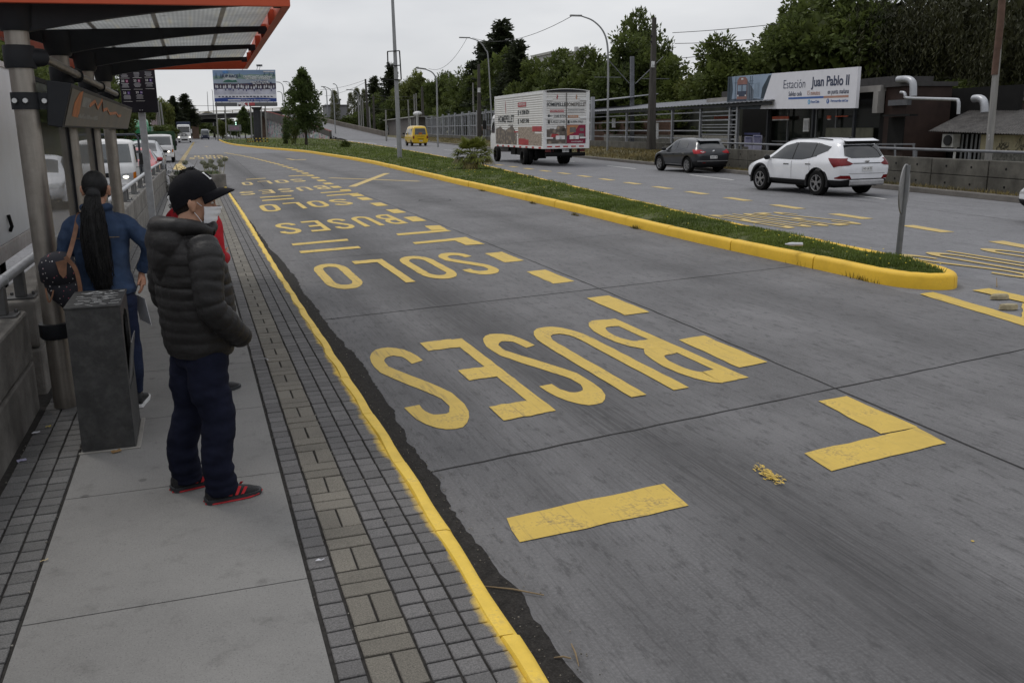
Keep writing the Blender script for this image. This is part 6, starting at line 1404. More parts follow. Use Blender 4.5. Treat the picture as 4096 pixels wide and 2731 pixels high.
text('deflector_lettering', 'MOTO TRUCK', .22, frame((-.30, 0, 2.46), (0, 1, 0), (-.2, 0, 1)), M_AMB, gt_, 'CENTER', .004, world=False, xs=1.2).hide_render = False
for y in (-.9, -.12, 0, .12, .9): g = MB(); ell(g, (-.13, y, 2.13), (.03, .04, .03)); g.build('marker_lamp', M_LIT_, gt_, 180, world=False)
g = MB(); g.bb(-.1, .9, -1.15, 1.15, .45, 1.38); g.build('bonnet', M_GRN, gt_, world=False, bevel=.1); g = MB(); g.bb(.9, .93, -.6, .6, .6, 1.2); g.build('grille', M_CHROME, gt_, world=False); g = MB(); g.bb(-9, -2.4, -1.2, 1.2, 1.0, 1.3); g.bb(-9, -2.6, -1.2, 1.2, 1.3, 2.6); g.build('load_bed', M_GRN, gt_, world=False)
for xx in (.2, -6.5):
    for y in (1.1, -1.1): wheel(gt_, xx, y, .5, .28, M_RIMS, 0, .58)
# ---- white articulated lorry ----
ml = thing('white_lorry', 'big white lorry with dark trailer coming towards the platform under the bridge', 'lorry', (-1.28, 185, 0), -PI/2)
b = cab(ml, 0, 2.46, .35, 3.35, 2.2, 0, M_LOWH, lean=.12); z = lambda k: .35+3*k
decals(b, [[(-1.02, z(.50)), (1.02, z(.50)), (1.0, z(.78)), (-1.0, z(.78))]], 'F', 'windscreen', M_GLASS, ml, .008); decals(b, [[(-1.02, z(.79)), (1.02, z(.79)), (1.0, z(.84)), (-1.0, z(.84))]], 'F', 'sun_visor', M_CLAD, ml, .03)
for v in 'LR': decals(b, [[(-1.3, z(.52)), (-.25, z(.52)), (-.3, z(.76)), (-1.3, z(.76))]], v, 'side_window', M_GLASS, ml, .008)
g = MB()
for k in range(4): g.bb(.02, .06, -.62+k*.06, .62-k*.06, z(.29)+k*.13, z(.29)+k*.13+.05)
g.build('grille', M_CHAS, ml, world=False); g = MB(); g.lathe([(.16, -.02), (.19, -.02), (.19, .02), (.16, .02)], (.09, 0, z(.36)), 20, 'X')
for a in (90, 210, 330): g.bar((.09, 0, z(.36)), (.09, .17*math.cos(rad(a)), z(.36)+.17*math.sin(rad(a))), .03, .03)
g.build('star_emblem', M_CHROME, ml, 60, world=False)
g = MB(); g.bb(-.3, .10, -1.2, 1.2, .30, .95); bp_ = g.build('bumper', M_LOWH, ml, world=False, bevel=.08); MB().bb(.10, .12, -.55, .55, .42, .68).build('bumper_grille', M_CHAS, bp_, world=False)
for s in (1, -1): MB().bb(.10, .12, s*.98-.16, s*.98+.16, .55, .70).build('fog_lamp', M_CHAS, bp_, world=False); g = MB(); ell(g, (.08, s*.98, .98), (.04, .17, .09)); g.build('headlamp', M_LIT_ if s < 5 else M_HLAMP, ml, 180, world=False); g = MB(); g.bb(-.15, -.05, s*1.36-.1, s*1.36+.1, 1.7, 2.5); g.build('side_mirror', M_LOWH, ml, world=False)
g = MB(); g.bb(-12, -2.4, -1.25, 1.25, 1.2, 3.85); g.build('trailer', mat('trailer_navy', (.03, .04, .07), .6), ml, world=False, bevel=.08)
for xx in (-.9, -5, -10):
    for y in (1.15, -1.15): wheel(ml, xx, y, .5, .3, M_RIMS, 0, .58)
# ---- bus far along the bus lane ----
bu = thing('bus', 'small grey and dark blue bus coming down the bus lane under the bridge', 'bus', (3.28, 244.5, 0), -PI/2)
st = [(0, .5, .9, 1.6, .9, .95, .85), (-.03, .34, .95, 2.1, .97, 1.0, .92), (-.15, .3, .95, 2.45, 1.0, 1.02, .92), (-.4, .3, .95, 2.56, 1.0, 1.02, .9), (-6.6, .3, .95, 2.56, 1.0, 1.02, .9), (-6.8, .35, .95, 2.4, .97, 1.0, .88)]
raw = body_loft(st); b = baked(raw, 'body', paint('bus_grey', (.30, .31, .33)), bu, 50)
decals(b, [[(-.86, 1.15), (.86, 1.15), (.82, 2.2), (-.82, 2.2)]], 'F', 'windscreen', M_GLASSL, bu, .01); decals(b, [[(-1.1, .2), (1.1, .2), (1.1, .95), (.5, 1.1), (-.5, 1.1), (-1.1, .95)]], 'F', 'dark_front', mat('bus_blue', (.03, .035, .06), .4), bu, .01)
for v in 'LR': decals(b, [[(-6.4, 1.3), (-.4, 1.3), (-.4, 2.1), (-6.4, 2.1)]], v, 'side_window', M_GLASS, bu, .01)
for xx in (-1.2, -5.2):
    for y in (.95, -.95): wheel(bu, xx, y, .42, .25, M_RIMS, 0, .58)
for s in (1, -1): g = MB(); ell(g, (.02, s*.75, .78), (.04, .16, .09)); g.build('headlamp', M_HLAMP, bu, 180, world=False)
# ---- white box truck passing close behind the barrier ----
wt_ = thing('box_truck', 'white box truck passing close behind the barrier at the left edge', 'truck', (-3.35, 14.4, 0), -PI/2)   # local x forward = -Y
M_WBOX = mat('box_white', (.60, .61, .62), .42, var=.05, vs=.8, dirt=(.42, .40, .36), dirtamt=.4, ds=.9)
MB().bb(.03, 8.6, -1.15, 1.15, .80, 2.93).build('box_body', M_WBOX, wt_, world=False, bevel=.02)
g = MB()
for y in (1.12, -1.16): g.bb(-.02, .05, y, y+.04, .55, 2.96)
g.bb(-.02, 8.62, 1.13, 1.165, 2.90, 2.97); g.bb(-.02, .05, -1.12, 1.12, 2.88, 2.96); g.bb(-.03, 8.6, 1.125, 1.16, .62, .80); g.build('corner_trim', mat('white_trim', (.50, .48, .46), .5, dirt=(.2, .1, .08), dirtamt=.7, ds=12), wt_, world=False)
g = MB()
for k in range(14): g.bb(-.035, -.015, 1.125, 1.162, .75+k*.15, .81+k*.15)
g.build('rear_reflector', mat('dull_red_lamp', (.16, .03, .03), .4), wt_, world=False)
MB().bb(.05, .20, 1.158, 1.170, .64, .74).build('red_marker', mat('faded_red_marker', (.28, .05, .04), .5), wt_, world=False); MB().bb(.20, .42, 1.158, 1.170, .64, .74).build('white_marker', M_PLATE, wt_, world=False)
g = MB(); g.tube([(2.0, 1.16, .92), (2.02, 1.19, .98), (2.03, 1.17, 1.12)], .022, 6); g.build('latch_handle', M_CHAS, wt_, world=False)
MB().bb(.2, 9.5, -.5, .5, .5, .8).build('chassis', M_CHAS, wt_, world=False); MB().bb(2.2, 2.28, .5, 1.1, .25, .62).build('mudflap', M_CHAS, wt_, world=False)
for xx in (2.9, 8.8):
    for y in (1.1, -1.1): wheel(wt_, xx, y, .42, .26, M_RIMS, 0, .58)
b = cab(wt_, 10.4, 2.2, .5, 2.6, 1.7, 0, M_LOWH); decals(b, [[(-.95, 1.6), (.95, 1.6), (.9, 2.35), (-.9, 2.35)]], 'F', 'windscreen', M_GLASS, wt_, .008)
for v in 'LR': decals(b, [[(9.0, 1.6), (10.05, 1.6), (9.9, 2.3), (9.0, 2.3)]], v, 'side_window', M_GLASS, wt_, .008)
# ================= right-hand side: wall, station, kiosk, poles =================
M_WALLR = mat('stained_concrete', (.095, .090, .078), .9, var=.35, vs=1.8, dirt=(.03, .028, .024), dirtamt=.8, ds=1.1, bmp=.5, bs=30)
M_PIPE = mat('dull_pipe', (.15, .155, .165), .5, .4, var=.2)
M_ZINC = mat('zinc_sheet', (.30, .31, .33), .45, .4, var=.2, vs=1.5)
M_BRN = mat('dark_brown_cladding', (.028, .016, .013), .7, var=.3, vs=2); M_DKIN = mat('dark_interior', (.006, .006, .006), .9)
M_POLEC = mat('weathered_pole', (.060, .055, .050), .9, var=.35, vs=2.5, stretch=(5, 5, .4)); M_POLEL = mat('pale_concrete_pole', (.22, .215, .205), .85, var=.25, vs=2, stretch=(5, 5, .5))
M_LAMPP = mat('lamp_pole_grey', (.26, .265, .27), .5, .2, var=.12); M_CABLE = mat('black_cable', (.03, .03, .03), .7)
def vpt(Y, o, z): return Vector((xk(Y)+o, Y, z))
cw = thing('concrete_wall', 'stained concrete block wall with pipe rail along the right carriageway', 'wall', vpt(28, 1, 0))
y = 8.0; k = 0
while y < 43.5:
    y1 = y+2.45
    for z0, z1 in ((.02, .525), (.54, 1.0)):
        g = MB(); g.loft([[tuple(vpt(a, o, z)) for o, z in ((.80, z0), (.80, z1), (1.12, z1), (1.12, z0))] for a in (y+.02, y1-.02)], True)
        b_ = g.build('block', M_WALLR, cw, bevel=.015)
        for t in (.28, .72):
            p = vpt(y+2.45*t, .795, (z0+z1)/2+.02); MB().lathe([(0, -.004), (.035, -.004), (.035, .004), (0, .004)], p, 10, 'X').build('lifting_hole', M_DKIN, b_)
    y = y1
g = MB(); g.tube([vpt(a, .96, 1.25) for a in (8, 20, 32, 43)], .045, 10); g.build('rail', M_PIPE, cw, 60)
for a in [9+2.45*k for k in range(14)]: MB().bar(vpt(a, .96, 1.0), vpt(a, .96, 1.25), .07, .05).build('rail_post', M_PIPE, cw)
# station: platform canopy with railings
cn = thing('platform_canopy', 'long platform canopy with corrugated roof and grey railings beside the station', 'canopy', vpt(55, 5, .4))
PX = [2370, 2431.7, 2508, 2690.6, 2803.6, 2921, 2951]; PY = [VR(p, 480, 5).y for p in PX]
for a, Y in zip(PX, PY): MB().bar(vpt(Y, 5, .4), vpt(Y, 5, 3.3), .16, .14).build('post', M_ZINC, cn)
Yn, Yf = PY[-1], PY[0]+8
for z in (2.83, 2.36, 1.76, 1.30): MB().bar(vpt(Yn, 5.02, z), vpt(Yf, 5.02, z), .05, .07).build('railing', M_ZINC, cn)
for z in (2.6, 2.1, 1.95, 1.55, 1.1): MB().bar(vpt(Yn, 4.95, z), vpt(VR(2811, 480, 5).y, 4.95, z), .04, .045).build('railing', M_ZINC, cn)
g = MB(); n = 150; rings = []
for k in range(n+1):
    Y = Yn-4+(Yf-Yn+4)*k/n; dz = .035*(k % 2); rings.append([vpt(Y, 4.6, 3.22+dz), vpt(Y, 8.2, 3.72+dz), vpt(Y, 8.2, 3.74+dz), vpt(Y, 4.6, 3.24+dz)])
g.loft(rings, True); g.build('roof', mat('roof_sheet_grey', (.13, .135, .15), .6, var=.2, vs=.8), cn)
MB().bar(vpt(Yn-4, 4.8, 3.12), vpt(Yf, 4.8, 3.12), .10, .14).build('eave_beam', M_DKMET, cn)
g = MB(); g.loft([[tuple(vpt(a, o, z)) for o, z in ((5.2, .0), (5.2, .92), (5.45, .92), (5.45, .0))] for a in (43, Yf+2)], True); g.build('base_wall', M_WALLR, cn)
g = MB(); g.loft([[tuple(vpt(a, o, z)) for o, z in ((9.5, .0), (9.5, 1.35), (9.7, 1.35), (9.7, .0))] for a in (46, Yf+2)], True); g.build('platform_wall', mat('pale_render', (.36, .35, .32), .9), cn)
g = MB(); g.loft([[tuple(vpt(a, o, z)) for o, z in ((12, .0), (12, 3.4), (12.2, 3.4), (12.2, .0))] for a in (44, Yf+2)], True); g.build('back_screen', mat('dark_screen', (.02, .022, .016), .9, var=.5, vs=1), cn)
for px, py0, py1 in ((2455, 474, 511), (2628, 492, 556)):
    a, b_ = VR(px-6, py1, 5.6), VR(px+6, py0, 5.6); MB().box((a+b_)/2, (.04, abs(a.y-b_.y)+.1, abs(a.z-b_.z)), -VANG).build('notice', M_PLATE, cn)
# palisade fence further left
fe = thing('bar_fence', 'tall metal bar fence with pale posts on a concrete base left of the lorry', 'fence', vpt(130, 4, .4))
Y0, Y1 = VR(2400, 480, 4).y, VR(1706, 480, 4.0).y
pn = [VR(px, 480, 4).y for px in (1706, 1727, 1750, 1772, 1796, 1821, 1850, 1878, 1910, 1944, 1984, 2030, 2080, 2140, 2210, 2290, 2370)]
for Y in pn: MB().bar(vpt(Y, 4, .3), vpt(Y, 4, 4.35), .28, .22).build('post', M_ZINC, fe)
for Ya, Yb in zip(pn, pn[1:]):
    n = max(3, int(abs(Ya-Yb)/1.5)); 
    g = MB()
    for k in range(1, n): Y = Ya+(Yb-Ya)*k/n; g.bar(vpt(Y, 4.05, .9), vpt(Y, 4.05, 3.9), .13, .10)
    for z in (1.0, 2.4, 3.9): g.bar(vpt(Ya, 4.05, z), vpt(Yb, 4.05, z), .10, .10)
    g.build('bar_panel', M_ZINC, fe)
g = MB(); g.loft([[tuple(vpt(a, o, z)) for o, z in ((3.8, .2), (3.8, 1.0), (4.2, 1.0), (4.2, .2))] for a in (Y0-14, Y1)], True); g.build('base_wall', M_WALLR, fe)
g = MB(); g.loft([[tuple(vpt(a, o, z)) for o, z in ((6.2, 4.2), (9.0, 4.5), (9.0, 4.56), (6.2, 4.26))] for a in (Y0, Y1-4)], True); g.build('roof_strip', M_ZINC, fe)
g = MB(); g.loft([[tuple(vpt(a, o, z)) for o, z in ((10, .0), (10, 2.6), (10.3, 2.6), (10.3, .0))] for a in (Y0, Y1-4)], True); g.build('brick_wall_behind', mat('dull_brick', (.16, .10, .075), .9, var=.3, vs=1), fe)
# small graffiti hut
def graf(nm, cols, sc=.35):
    m, nt, b = _new(nm); co = coords(nt); c = None; base = ntex(nt, co, .25, 3)
    c = mixc(nt, ramp(nt, base, .35, .65), cols[0], cols[1])
    for i, q in enumerate(cols[2:]):
        v = N(nt, 'ShaderNodeTexVoronoi', feature='DISTANCE_TO_EDGE' if i % 2 else 'F1'); v.inputs['Scale'].default_value = sc*(1+.5*i); mp = N(nt, 'ShaderNodeMapping'); mp.inputs['Location'].default_value = (i*3.1, i*1.7, i*.9); nt.links.new(co, mp.inputs[0]); nt.links.new(mp.outputs[0], v.inputs['Vector'])
        f = math_(nt, 'LESS_THAN', v.outputs['Distance'], .09 if i % 2 else .45); c = mixc(nt, math_(nt, 'MULTIPLY', f, .8), c, q)
    n = ntex(nt, co, 3, 5); c = mixc(nt, math_(nt, 'MULTIPLY', ramp(nt, n, .5, .75), .4), c, (.10, .09, .08)); nt.links.new(c, b.inputs['Base Color']); b.inputs['Roughness'].default_value = .85; return m
M_GRAF = graf('graffiti_wall', [(.30, .32, .31), (.19, .27, .28), (.16, .34, .36), (.04, .04, .06), (.38, .20, .26), (.42, .42, .40)], .30)
ht = thing('utility_hut', 'small grey utility hut with graffiti beside the bar fence', 'hut', vpt(150, 4, .3))
a, b_ = VR(1548, 545, 3.0), VR(1668, 545, 3.0); Ya, Yb = a.y, b_.y
M_HUT = mat('grey_render', (.13, .12, .115), .9, var=.2, vs=.6)
def vbox(mb, Y0, Y1, o0, o1, z0, z1): mb.loft([[tuple(vpt(q, o, z)) for o, z in ((o0, z0), (o0, z1), (o1, z1), (o1, z0))] for q in (Y0, Y1)], True)
g = MB(); vbox(g, Yb, Ya, 3.0, 9, .2, 4.3); g.build('wall', M_HUT, ht)
g = MB(); vbox(g, Ya-6, Ya+.5, 2.8, 2.98, .3, 3.0); g.build('graffiti_panel', M_GRAF, ht)
g = MB(); vbox(g, Yb-1, Ya+3, 2.3, 9.4, 4.3, 4.5); g.build('roof', mat('pale_slab', (.34, .34, .32), .8), ht)
for px in (1645, 1672): Y = VR(px, 520, 2.9).y; g = MB(); vbox(g, Y-1, Y+1, 2.7, 2.95, .2, 4.7 if px > 1650 else 4.2); g.build('pillar', mat('pale_slab', (.34, .34, .32), .8), ht)
g = MB(); ell(g, vpt(VR(1670, 448, 3).y, 3, 4.9), (.9, .9, .5)); g.build('dome_lamp', M_PLATE, ht, 180)
# station building
stn = thing('station_building', 'dark brown station hall with flat roof, metal ducts and an open entrance', 'building', vpt(38, 7, 0))
YL, YR, YR2 = VR(2951, 500, 6).y, VR(3542, 400, 6).y, VR(3800, 420, 6).y
g = MB(); vbox(g, YR, VR(2844, 380, 6).y, 5.7, 8.4, VR(3560, 363, 5.7).z, VR(3560, 338, 5.7).z); g.build('roof_fascia', mat('grey_fascia', (.23, .22, .21), .8, var=.25, vs=.8), stn)
g = MB(); vbox(g, YR-.2, VR(2875, 380, 6).y, 6.2, 8.3, VR(3560, 338, 5.7).z, VR(3560, 312, 5.7).z+.1); g.build('roof', mat('dark_roofing', (.045, .043, .043), .8), stn)
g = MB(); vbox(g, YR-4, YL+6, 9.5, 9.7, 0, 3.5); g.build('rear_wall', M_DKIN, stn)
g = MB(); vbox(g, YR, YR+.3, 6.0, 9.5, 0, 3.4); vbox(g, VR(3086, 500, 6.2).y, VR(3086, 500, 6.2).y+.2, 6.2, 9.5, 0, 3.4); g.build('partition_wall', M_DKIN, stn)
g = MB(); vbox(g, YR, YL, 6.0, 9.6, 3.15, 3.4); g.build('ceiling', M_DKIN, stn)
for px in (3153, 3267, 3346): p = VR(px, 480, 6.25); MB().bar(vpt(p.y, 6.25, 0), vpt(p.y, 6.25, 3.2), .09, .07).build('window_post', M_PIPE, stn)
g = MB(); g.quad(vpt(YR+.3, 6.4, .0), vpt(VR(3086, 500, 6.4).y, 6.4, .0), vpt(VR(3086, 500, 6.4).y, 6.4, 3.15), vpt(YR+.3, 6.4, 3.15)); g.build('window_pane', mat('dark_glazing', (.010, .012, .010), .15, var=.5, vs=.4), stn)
def panel(nm, x0, x1, y0, y1, o, m, par, th=.05):
    a, b_ = VR(x0, (y0+y1)/2, o), VR(x1, (y0+y1)/2, o); zc = VR((x0+x1)/2, (y0+y1)/2, o); z0, z1 = VR((x0+x1)/2, y1, o).z, VR((x0+x1)/2, y0, o).z; g = MB(); vbox(g, b_.y, a.y, o, o+th, z0, z1); return g.build(nm, m, par)
M_OSN = mat('orange_sign', (.42, .07, .025), .5); 
q = panel('orange_sign', 3089, 3153, 466, 477, 6.1, M_OSN, stn); panel('white_line', 3089, 3153, 477.5, 482, 6.1, M_PLATE, stn); panel('orange_sign', 3307, 3322, 463, 476, 6.1, M_OSN, stn); panel('white_line', 3309, 3321, 476.5, 480, 6.1, M_PLATE, stn)
panel('orange_sign', 2856, 2925, 466, 476, 8, M_OSN, stn); panel('orange_strip', 3340, 3390, 464, 468, 6.1, M_OSN, stn)
q = panel('notice_sheet', 3213, 3235, 474, 527, 6.05, M_PLATE, stn); panel('notice_text', 3215, 3233, 482, 520, 6.03, mat('faint_print', (.36, .36, .37), .6), q, .01)
panel('counter_panel', 3302, 3491, 512, 552, 6.15, mat('olive_panel', (.10, .10, .075), .7), stn); panel('counter_rail', 3086, 3500, 568, 572, 5.6, M_PIPE, stn)
YE = VR(3628, 400, 6).y; zt_ = VR(3600, 347, 6).z; zw_ = VR(3700, 424, 10).z
g = MB(); vbox(g, YE, YR, 6.0, 8.3, -.1, zt_); g.build('brown_wall', M_BRN, stn)
g = MB(); vbox(g, YE-.1, YR+.2, 5.85, 8.5, zt_, zt_+.18); g.build('parapet', mat('dark_roofing', (.045, .043, .043), .8), stn)
g = MB(); vbox(g, VR(3905, 430, 10).y, YE-.1, 10, 16, -.1, zw_+.02); g.build('low_wing', M_BRN, stn)
g = MB(); vbox(g, YR, YR+.35, 5.6, 5.95, VR(3530, 452, 5.7).z, VR(3530, 365, 5.7).z); g.build('corner_post', mat('grey_fascia', (.23, .22, .21), .8), stn)
panel('gutter', 3632, 3905, 402, 424, 9.7, mat('grey_gutter', (.085, .087, .095), .6), stn, .25); panel('gutter', 3552, 3630, 400, 422, 5.8, mat('grey_gutter', (.085, .087, .095), .6), stn, .2)
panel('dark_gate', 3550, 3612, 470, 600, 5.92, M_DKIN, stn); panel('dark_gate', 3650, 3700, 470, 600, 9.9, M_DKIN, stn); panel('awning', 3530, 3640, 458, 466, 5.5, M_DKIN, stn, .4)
def vtube(nm, pts, o, r, m, par, n=10): return MB().tube(smoothpts([VR(x, y_, o) for x, y_ in pts], 4), r, n).build(nm, m, par, 60)
M_DUCT = mat('duct_metal', (.36, .37, .39), .4, .5, var=.15)
vtube('drain_pipe', [(3603, 370), (3617, 372), (3622, 384), (3628, 392), (3720, 396), (3820, 399), (3832, 404), (3835, 420), (3833, 457)], 5.6, .062, M_DUCT, stn)
vtube('duct', [(3593, 319), (3622, 317), (3640, 321), (3652, 335), (3653, 386)], 5.75, .14, M_DUCT, stn); vtube('duct', [(3895, 396), (3915, 394), (3932, 402), (3938, 420), (3938, 450)], 8.0, .15, M_DUCT, stn)
rc_ = thing('rear_canopy', 'far platform canopy beams behind the kiosk roof', 'canopy', vpt(34, 12, 0))
for (ya, yb, h) in ((378, 369, .16), (396, 396, .14)):
    a, b_ = VR(3659, ya, 12.5), VR(4330, yb, 12.5); MB().bar(a, b_, .2, h).build('beam', mat('rusty_beam', (.10, .09, .08), .8), rc_)
for px in (3700, 3880, 4060, 4200): a = VR(px, 390, 12.6); MB().bar((a.x, a.y, 0), a, .15, .15).build('post', M_DKMET, rc_)
MB().tube([VR(3690, 417, 10), VR(3960, 424, 10)], .03, 6).build('pipe', M_PIPE, rc_)
# station sign
ss = thing('station_sign', 'long white station name board with a train picture at its left end', 'sign', (27.8, 39.2, 3.6))
c = [VR(2909, 309, 5), VR(2907, 437.7, 5), VR(3421, 433.4, 5), VR(3433.6, 267.6, 5)]; c[0] = Vector((c[1].x, c[1].y, c[0].z)); c[3] = Vector((c[2].x, c[2].y, c[3].z))
ux = (c[2]-c[1]); SL = ux.length; ux.normalize(); uy = Vector((0, 0, 1)); un = ux.cross(uy).normalized()
def sp(u, v, e=0.): lo_ = c[1]+(c[2]-c[1])*u; hi_ = c[0]+(c[3]-c[0])*u; return lo_+(hi_-lo_)*v+un*e
g = MB(); g.loft([[sp(0, 0), sp(0, 1), sp(0, 1, -.15), sp(0, 0, -.15)], [sp(1, 0), sp(1, 1), sp(1, 1, -.15), sp(1, 0, -.15)]], True); bd = g.build('board', mat('sign_white', (.62, .62, .66), .5, var=.04), ss)
def sq(nm, pts, m, e, par=ss): g = MB(); g.quad(*[sp(u, v, e) for u, v in pts]); return g.build(nm, m, par)
def flat(nm, c_, **k): return mat(nm, c_, .6, **k)
ph = sq('picture', [(0, 0), (.315, 0), (.40, 1), (0, 1)], flat('picture_sky', (.22, .28, .36), var=.2, vs=.4), .004)
sq('picture_ground', [(0, 0), (.315, 0), (.338, .28), (.2, .34), (0, .3)], flat('picture_ground', (.06, .075, .095), var=.4, vs=1.2), .006, ph)
sq('picture_tree', [(0, .25), (.045, .3), (.055, .6), (.04, 1), (0, 1)], flat('picture_tree', (.03, .045, .06), var=.4, vs=1), .008, ph); sq('picture_tree', [(.315, .3), (.34, .3), (.395, .95), (.375, .95), (.325, .62)], flat('picture_tree', (.03, .045, .06)), .008, ph)
sq('picture_tower', [(.255, .35), (.30, .35), (.30, .78), (.255, .75)], flat('picture_tower', (.17, .22, .28)), .008, ph)
sq('train_side', [(.19, .24), (.25, .28), (.25, .56), (.19, .86)], flat('train_side', (.10, .12, .15), var=.3, vs=2), .010, ph)
sq('train_front', [(.095, .30), (.19, .30), (.19, .88), (.17, .96), (.115, .96), (.095, .86)], flat('train_orange', (.20, .10, .085), var=.2, vs=2), .012, ph)
sq('train_window_band', [(.098, .38), (.187, .38), (.187, .74), (.098, .74)], flat('train_dark', (.035, .045, .075)), .014, ph)
for u in (.102, .147): sq('train_windscreen', [(u, .54), (u+.037, .54), (u+.037, .72), (u, .72)], flat('train_glass', (.20, .26, .33)), .016, ph)
for u in (.10, .172): sq('train_lamp', [(u, .385), (u+.012, .385), (u+.012, .43), (u, .43)], M_PLATE, .016, ph)
sq('train_lamp', [(.133, .88), (.152, .88), (.152, .93), (.133, .93)], M_PLATE, .016, ph); sq('train_bogie', [(.10, .12), (.185, .12), (.185, .30), (.10, .30)], flat('picture_under', (.045, .055, .08), var=.4, vs=3), .012, ph)
g = MB()
for u in (.018, .08, .215, .232): g.bar(sp(u, .25, .009), sp(u, .97, .009), .03, .01)
for u0, u1, v in ((.205, .245, .83), (.20, .25, .75), (.06, .1, .8)): g.bar(sp(u0, v, .009), sp(u1, v, .009), .02, .01)
g.build('picture_masts', flat('picture_tree', (.03, .045, .06)), ph)
M_SGT = flat('sign_navy_text', (.045, .055, .095), var=.05); M_SGR = flat('sign_copper', (.36, .20, .15), var=.05); M_SGB = flat('sign_blue', (.045, .11, .32), var=.05)
def st_(s, u, v, size, m, xs=1., bold=0., al='LEFT'): return text('lettering', s, size, frame(sp(u, v, .006), sp(.9, v)-sp(.1, v), uy), m, ss, al, .004, bold=bold, xs=xs*1.33)
st_('Estación', .495, .66, .60, M_SGT, .80, -.006); st_('Juan Pablo II', .955, .685, .60, M_SGT, .78, .014, 'RIGHT')
st_('Salidas cada', .542, .40, .30, M_SGT, .66, .0); st_('15 minutos', .770, .405,   .30, M_SGR, .64, .0, 'RIGHT'); st_('en punta mañana', .955, .42, .30, M_SGT, .62, .0, 'RIGHT')
sq('blue_bar', [(.542, .255), (.795, .265), (.795, .318), (.542, .308)], M_SGB, .006); sq('copper_bar', [(.795, .265), (.955, .27), (.955, .325), (.795, .318)], M_SGR, .006)
st_('FesurChile', .768, .175, .17, M_SGB, .74, 0, 'RIGHT'); st_('Ferrocarriles del Sur', .955, .19, .17, M_SGB, .74, 0, 'RIGHT')
for u, v, ch, m in ((.697, .175, 't', flat('sign_sky_blue', (.10, .30, .50))), (.825, .185, 'f', M_SGB)):
    g = MB(); g.quad(*[sp(u, v, .006)+(ux*math.cos(a)+uy*math.sin(a))*.115 for a in [2*PI*k/20 for k in range(20)]]); q = g.build('round_icon', m, ss); text('icon_letter', ch, .19, frame(sp(u, v, .009), ux, uy), M_PLATE, q, 'CENTER', .002, bold=.008)
for u in (.03, .35, .7, .97): MB().bar(sp(u, 0, -.25)-Vector((0, 0, 2.9)), sp(u, .9, -.25), .12, .12).build('support_post', M_DKMET, ss)
# poster stands in the entrance
pb = thing('poster_board', 'two pale poster boards standing in the dark station entrance', 'notice board', VR(3010, 590, 5.2))
for x0, x1, y0, y1 in ((2977, 3009, 546, 600), (3011, 3046, 541, 600)):
    q = panel('board', x0, x1, y0, y1, 5.2, flat('poster_lilac', (.22, .22, .30)), pb); panel('poster_text', x0+4, x1-4, y0+12, y1-22, 5.17, flat('poster_print', (.12, .12, .20), var=.4, vs=6), q, .02); panel('poster_title', x0+4, x1-4, y0+4, y0+9, 5.17, flat('poster_navy', (.04, .045, .11)), q, .02)
panel('header', 2977, 3040, 532, 540, 5.3, flat('poster_navy', (.04, .045, .11)), pb)
# kiosk with corrugated roof
ks = thing('kiosk', 'low kiosk with dark corrugated roof, air conditioner and scribbled cream wall', 'kiosk', vpt(27, 7, 0))
A_, D_ = VR(3712.7, 527.6, 6), VR(3878.6, 444, 9.6); B_, C_ = VR(4290, 549, 6), VR(4300, 444, 9.6)
g = MB(); n = 110; rings = []
for k in range(n+1):
    t = k/n; dz = Vector((0, 0, .035*(k % 2))); lo_, hi_ = A_.lerp(B_, t)+dz, D_.lerp(C_, t)+dz; rings.append([lo_, hi_, hi_+Vector((0, 0, .02)), lo_+Vector((0, 0, .02))])
g.loft(rings, True); g.build('roof', mat('weathered_roof_sheet', (.062, .058, .055), .8, var=.4, vs=2.5, dirt=(.15, .14, .13), dirtamt=.4, ds=5), ks)
M_CREAM = mat('cream_wall', (.33, .30, .20), .8, var=.15, vs=1, dirt=(.15, .13, .08), dirtamt=.5)
q = panel('cream_wall', 3922, 4330, 541, 606, 6.6, M_CREAM, ks, .1)
g = MB(); rs = random.Random(9)
for cx, cy, w_ in ((4012, 582, 22), (4020, 598, 26), (4080, 588, 30)):
    for k in range(9):
        p = VR(cx+rs.uniform(-w_, w_)*.7, cy+rs.uniform(-7, 7), 6.57); pts = [p]
        for j in range(3): pts.append(pts[-1]+VH*rs.uniform(-.12, .12)+Vector((0, 0, rs.uniform(-.12, .12))))
        g.tube(pts, .008, 4)
g.build('scribbles', M_INK, q)
panel('lattice_wall', 3922, 4330, 607, 660, 6.62, mat('lattice_grey', (.12, .12, .11), .8, var=.6, vs=9), ks); panel('rear_dark', 3740, 3922, 535, 640, 8.5, M_DKIN, ks)
for px in (3815, 3842, 3860, 3880, 3897, 3914): panel('upright', px, px+(7 if px == 3815 else 4), 538, 650, 6.6, M_PIPE if px > 3815 else M_PLATE, ks)
ac = panel('air_conditioner', 3768, 3812, 537, 590, 6.2, mat('ac_grey', (.30, .30, .29), .6), ks, .35); p = VR(3790, 562, 6.15); g = MB(); g.lathe([(0, -.02), (.20, -.02), (.20, .02), (0, .02)], p, 20, 'X'); g.build('fan_grille', M_CLAD, ac)
ir = thing('handrail', 'thin grey handrail in front of the brown station wall', 'railing', VR(3506, 636, 2.5))
MB().bar(VR(3506, 577, 2.5), VR(3659, 577, 2.5), .05, .05).build('rail', M_PIPE, ir)
for px in (3510, 3580, 3655): MB().bar(VR(px, 577, 2.5), VR(px, 660, 2.5), .05, .05).build('post', M_PIPE, ir)
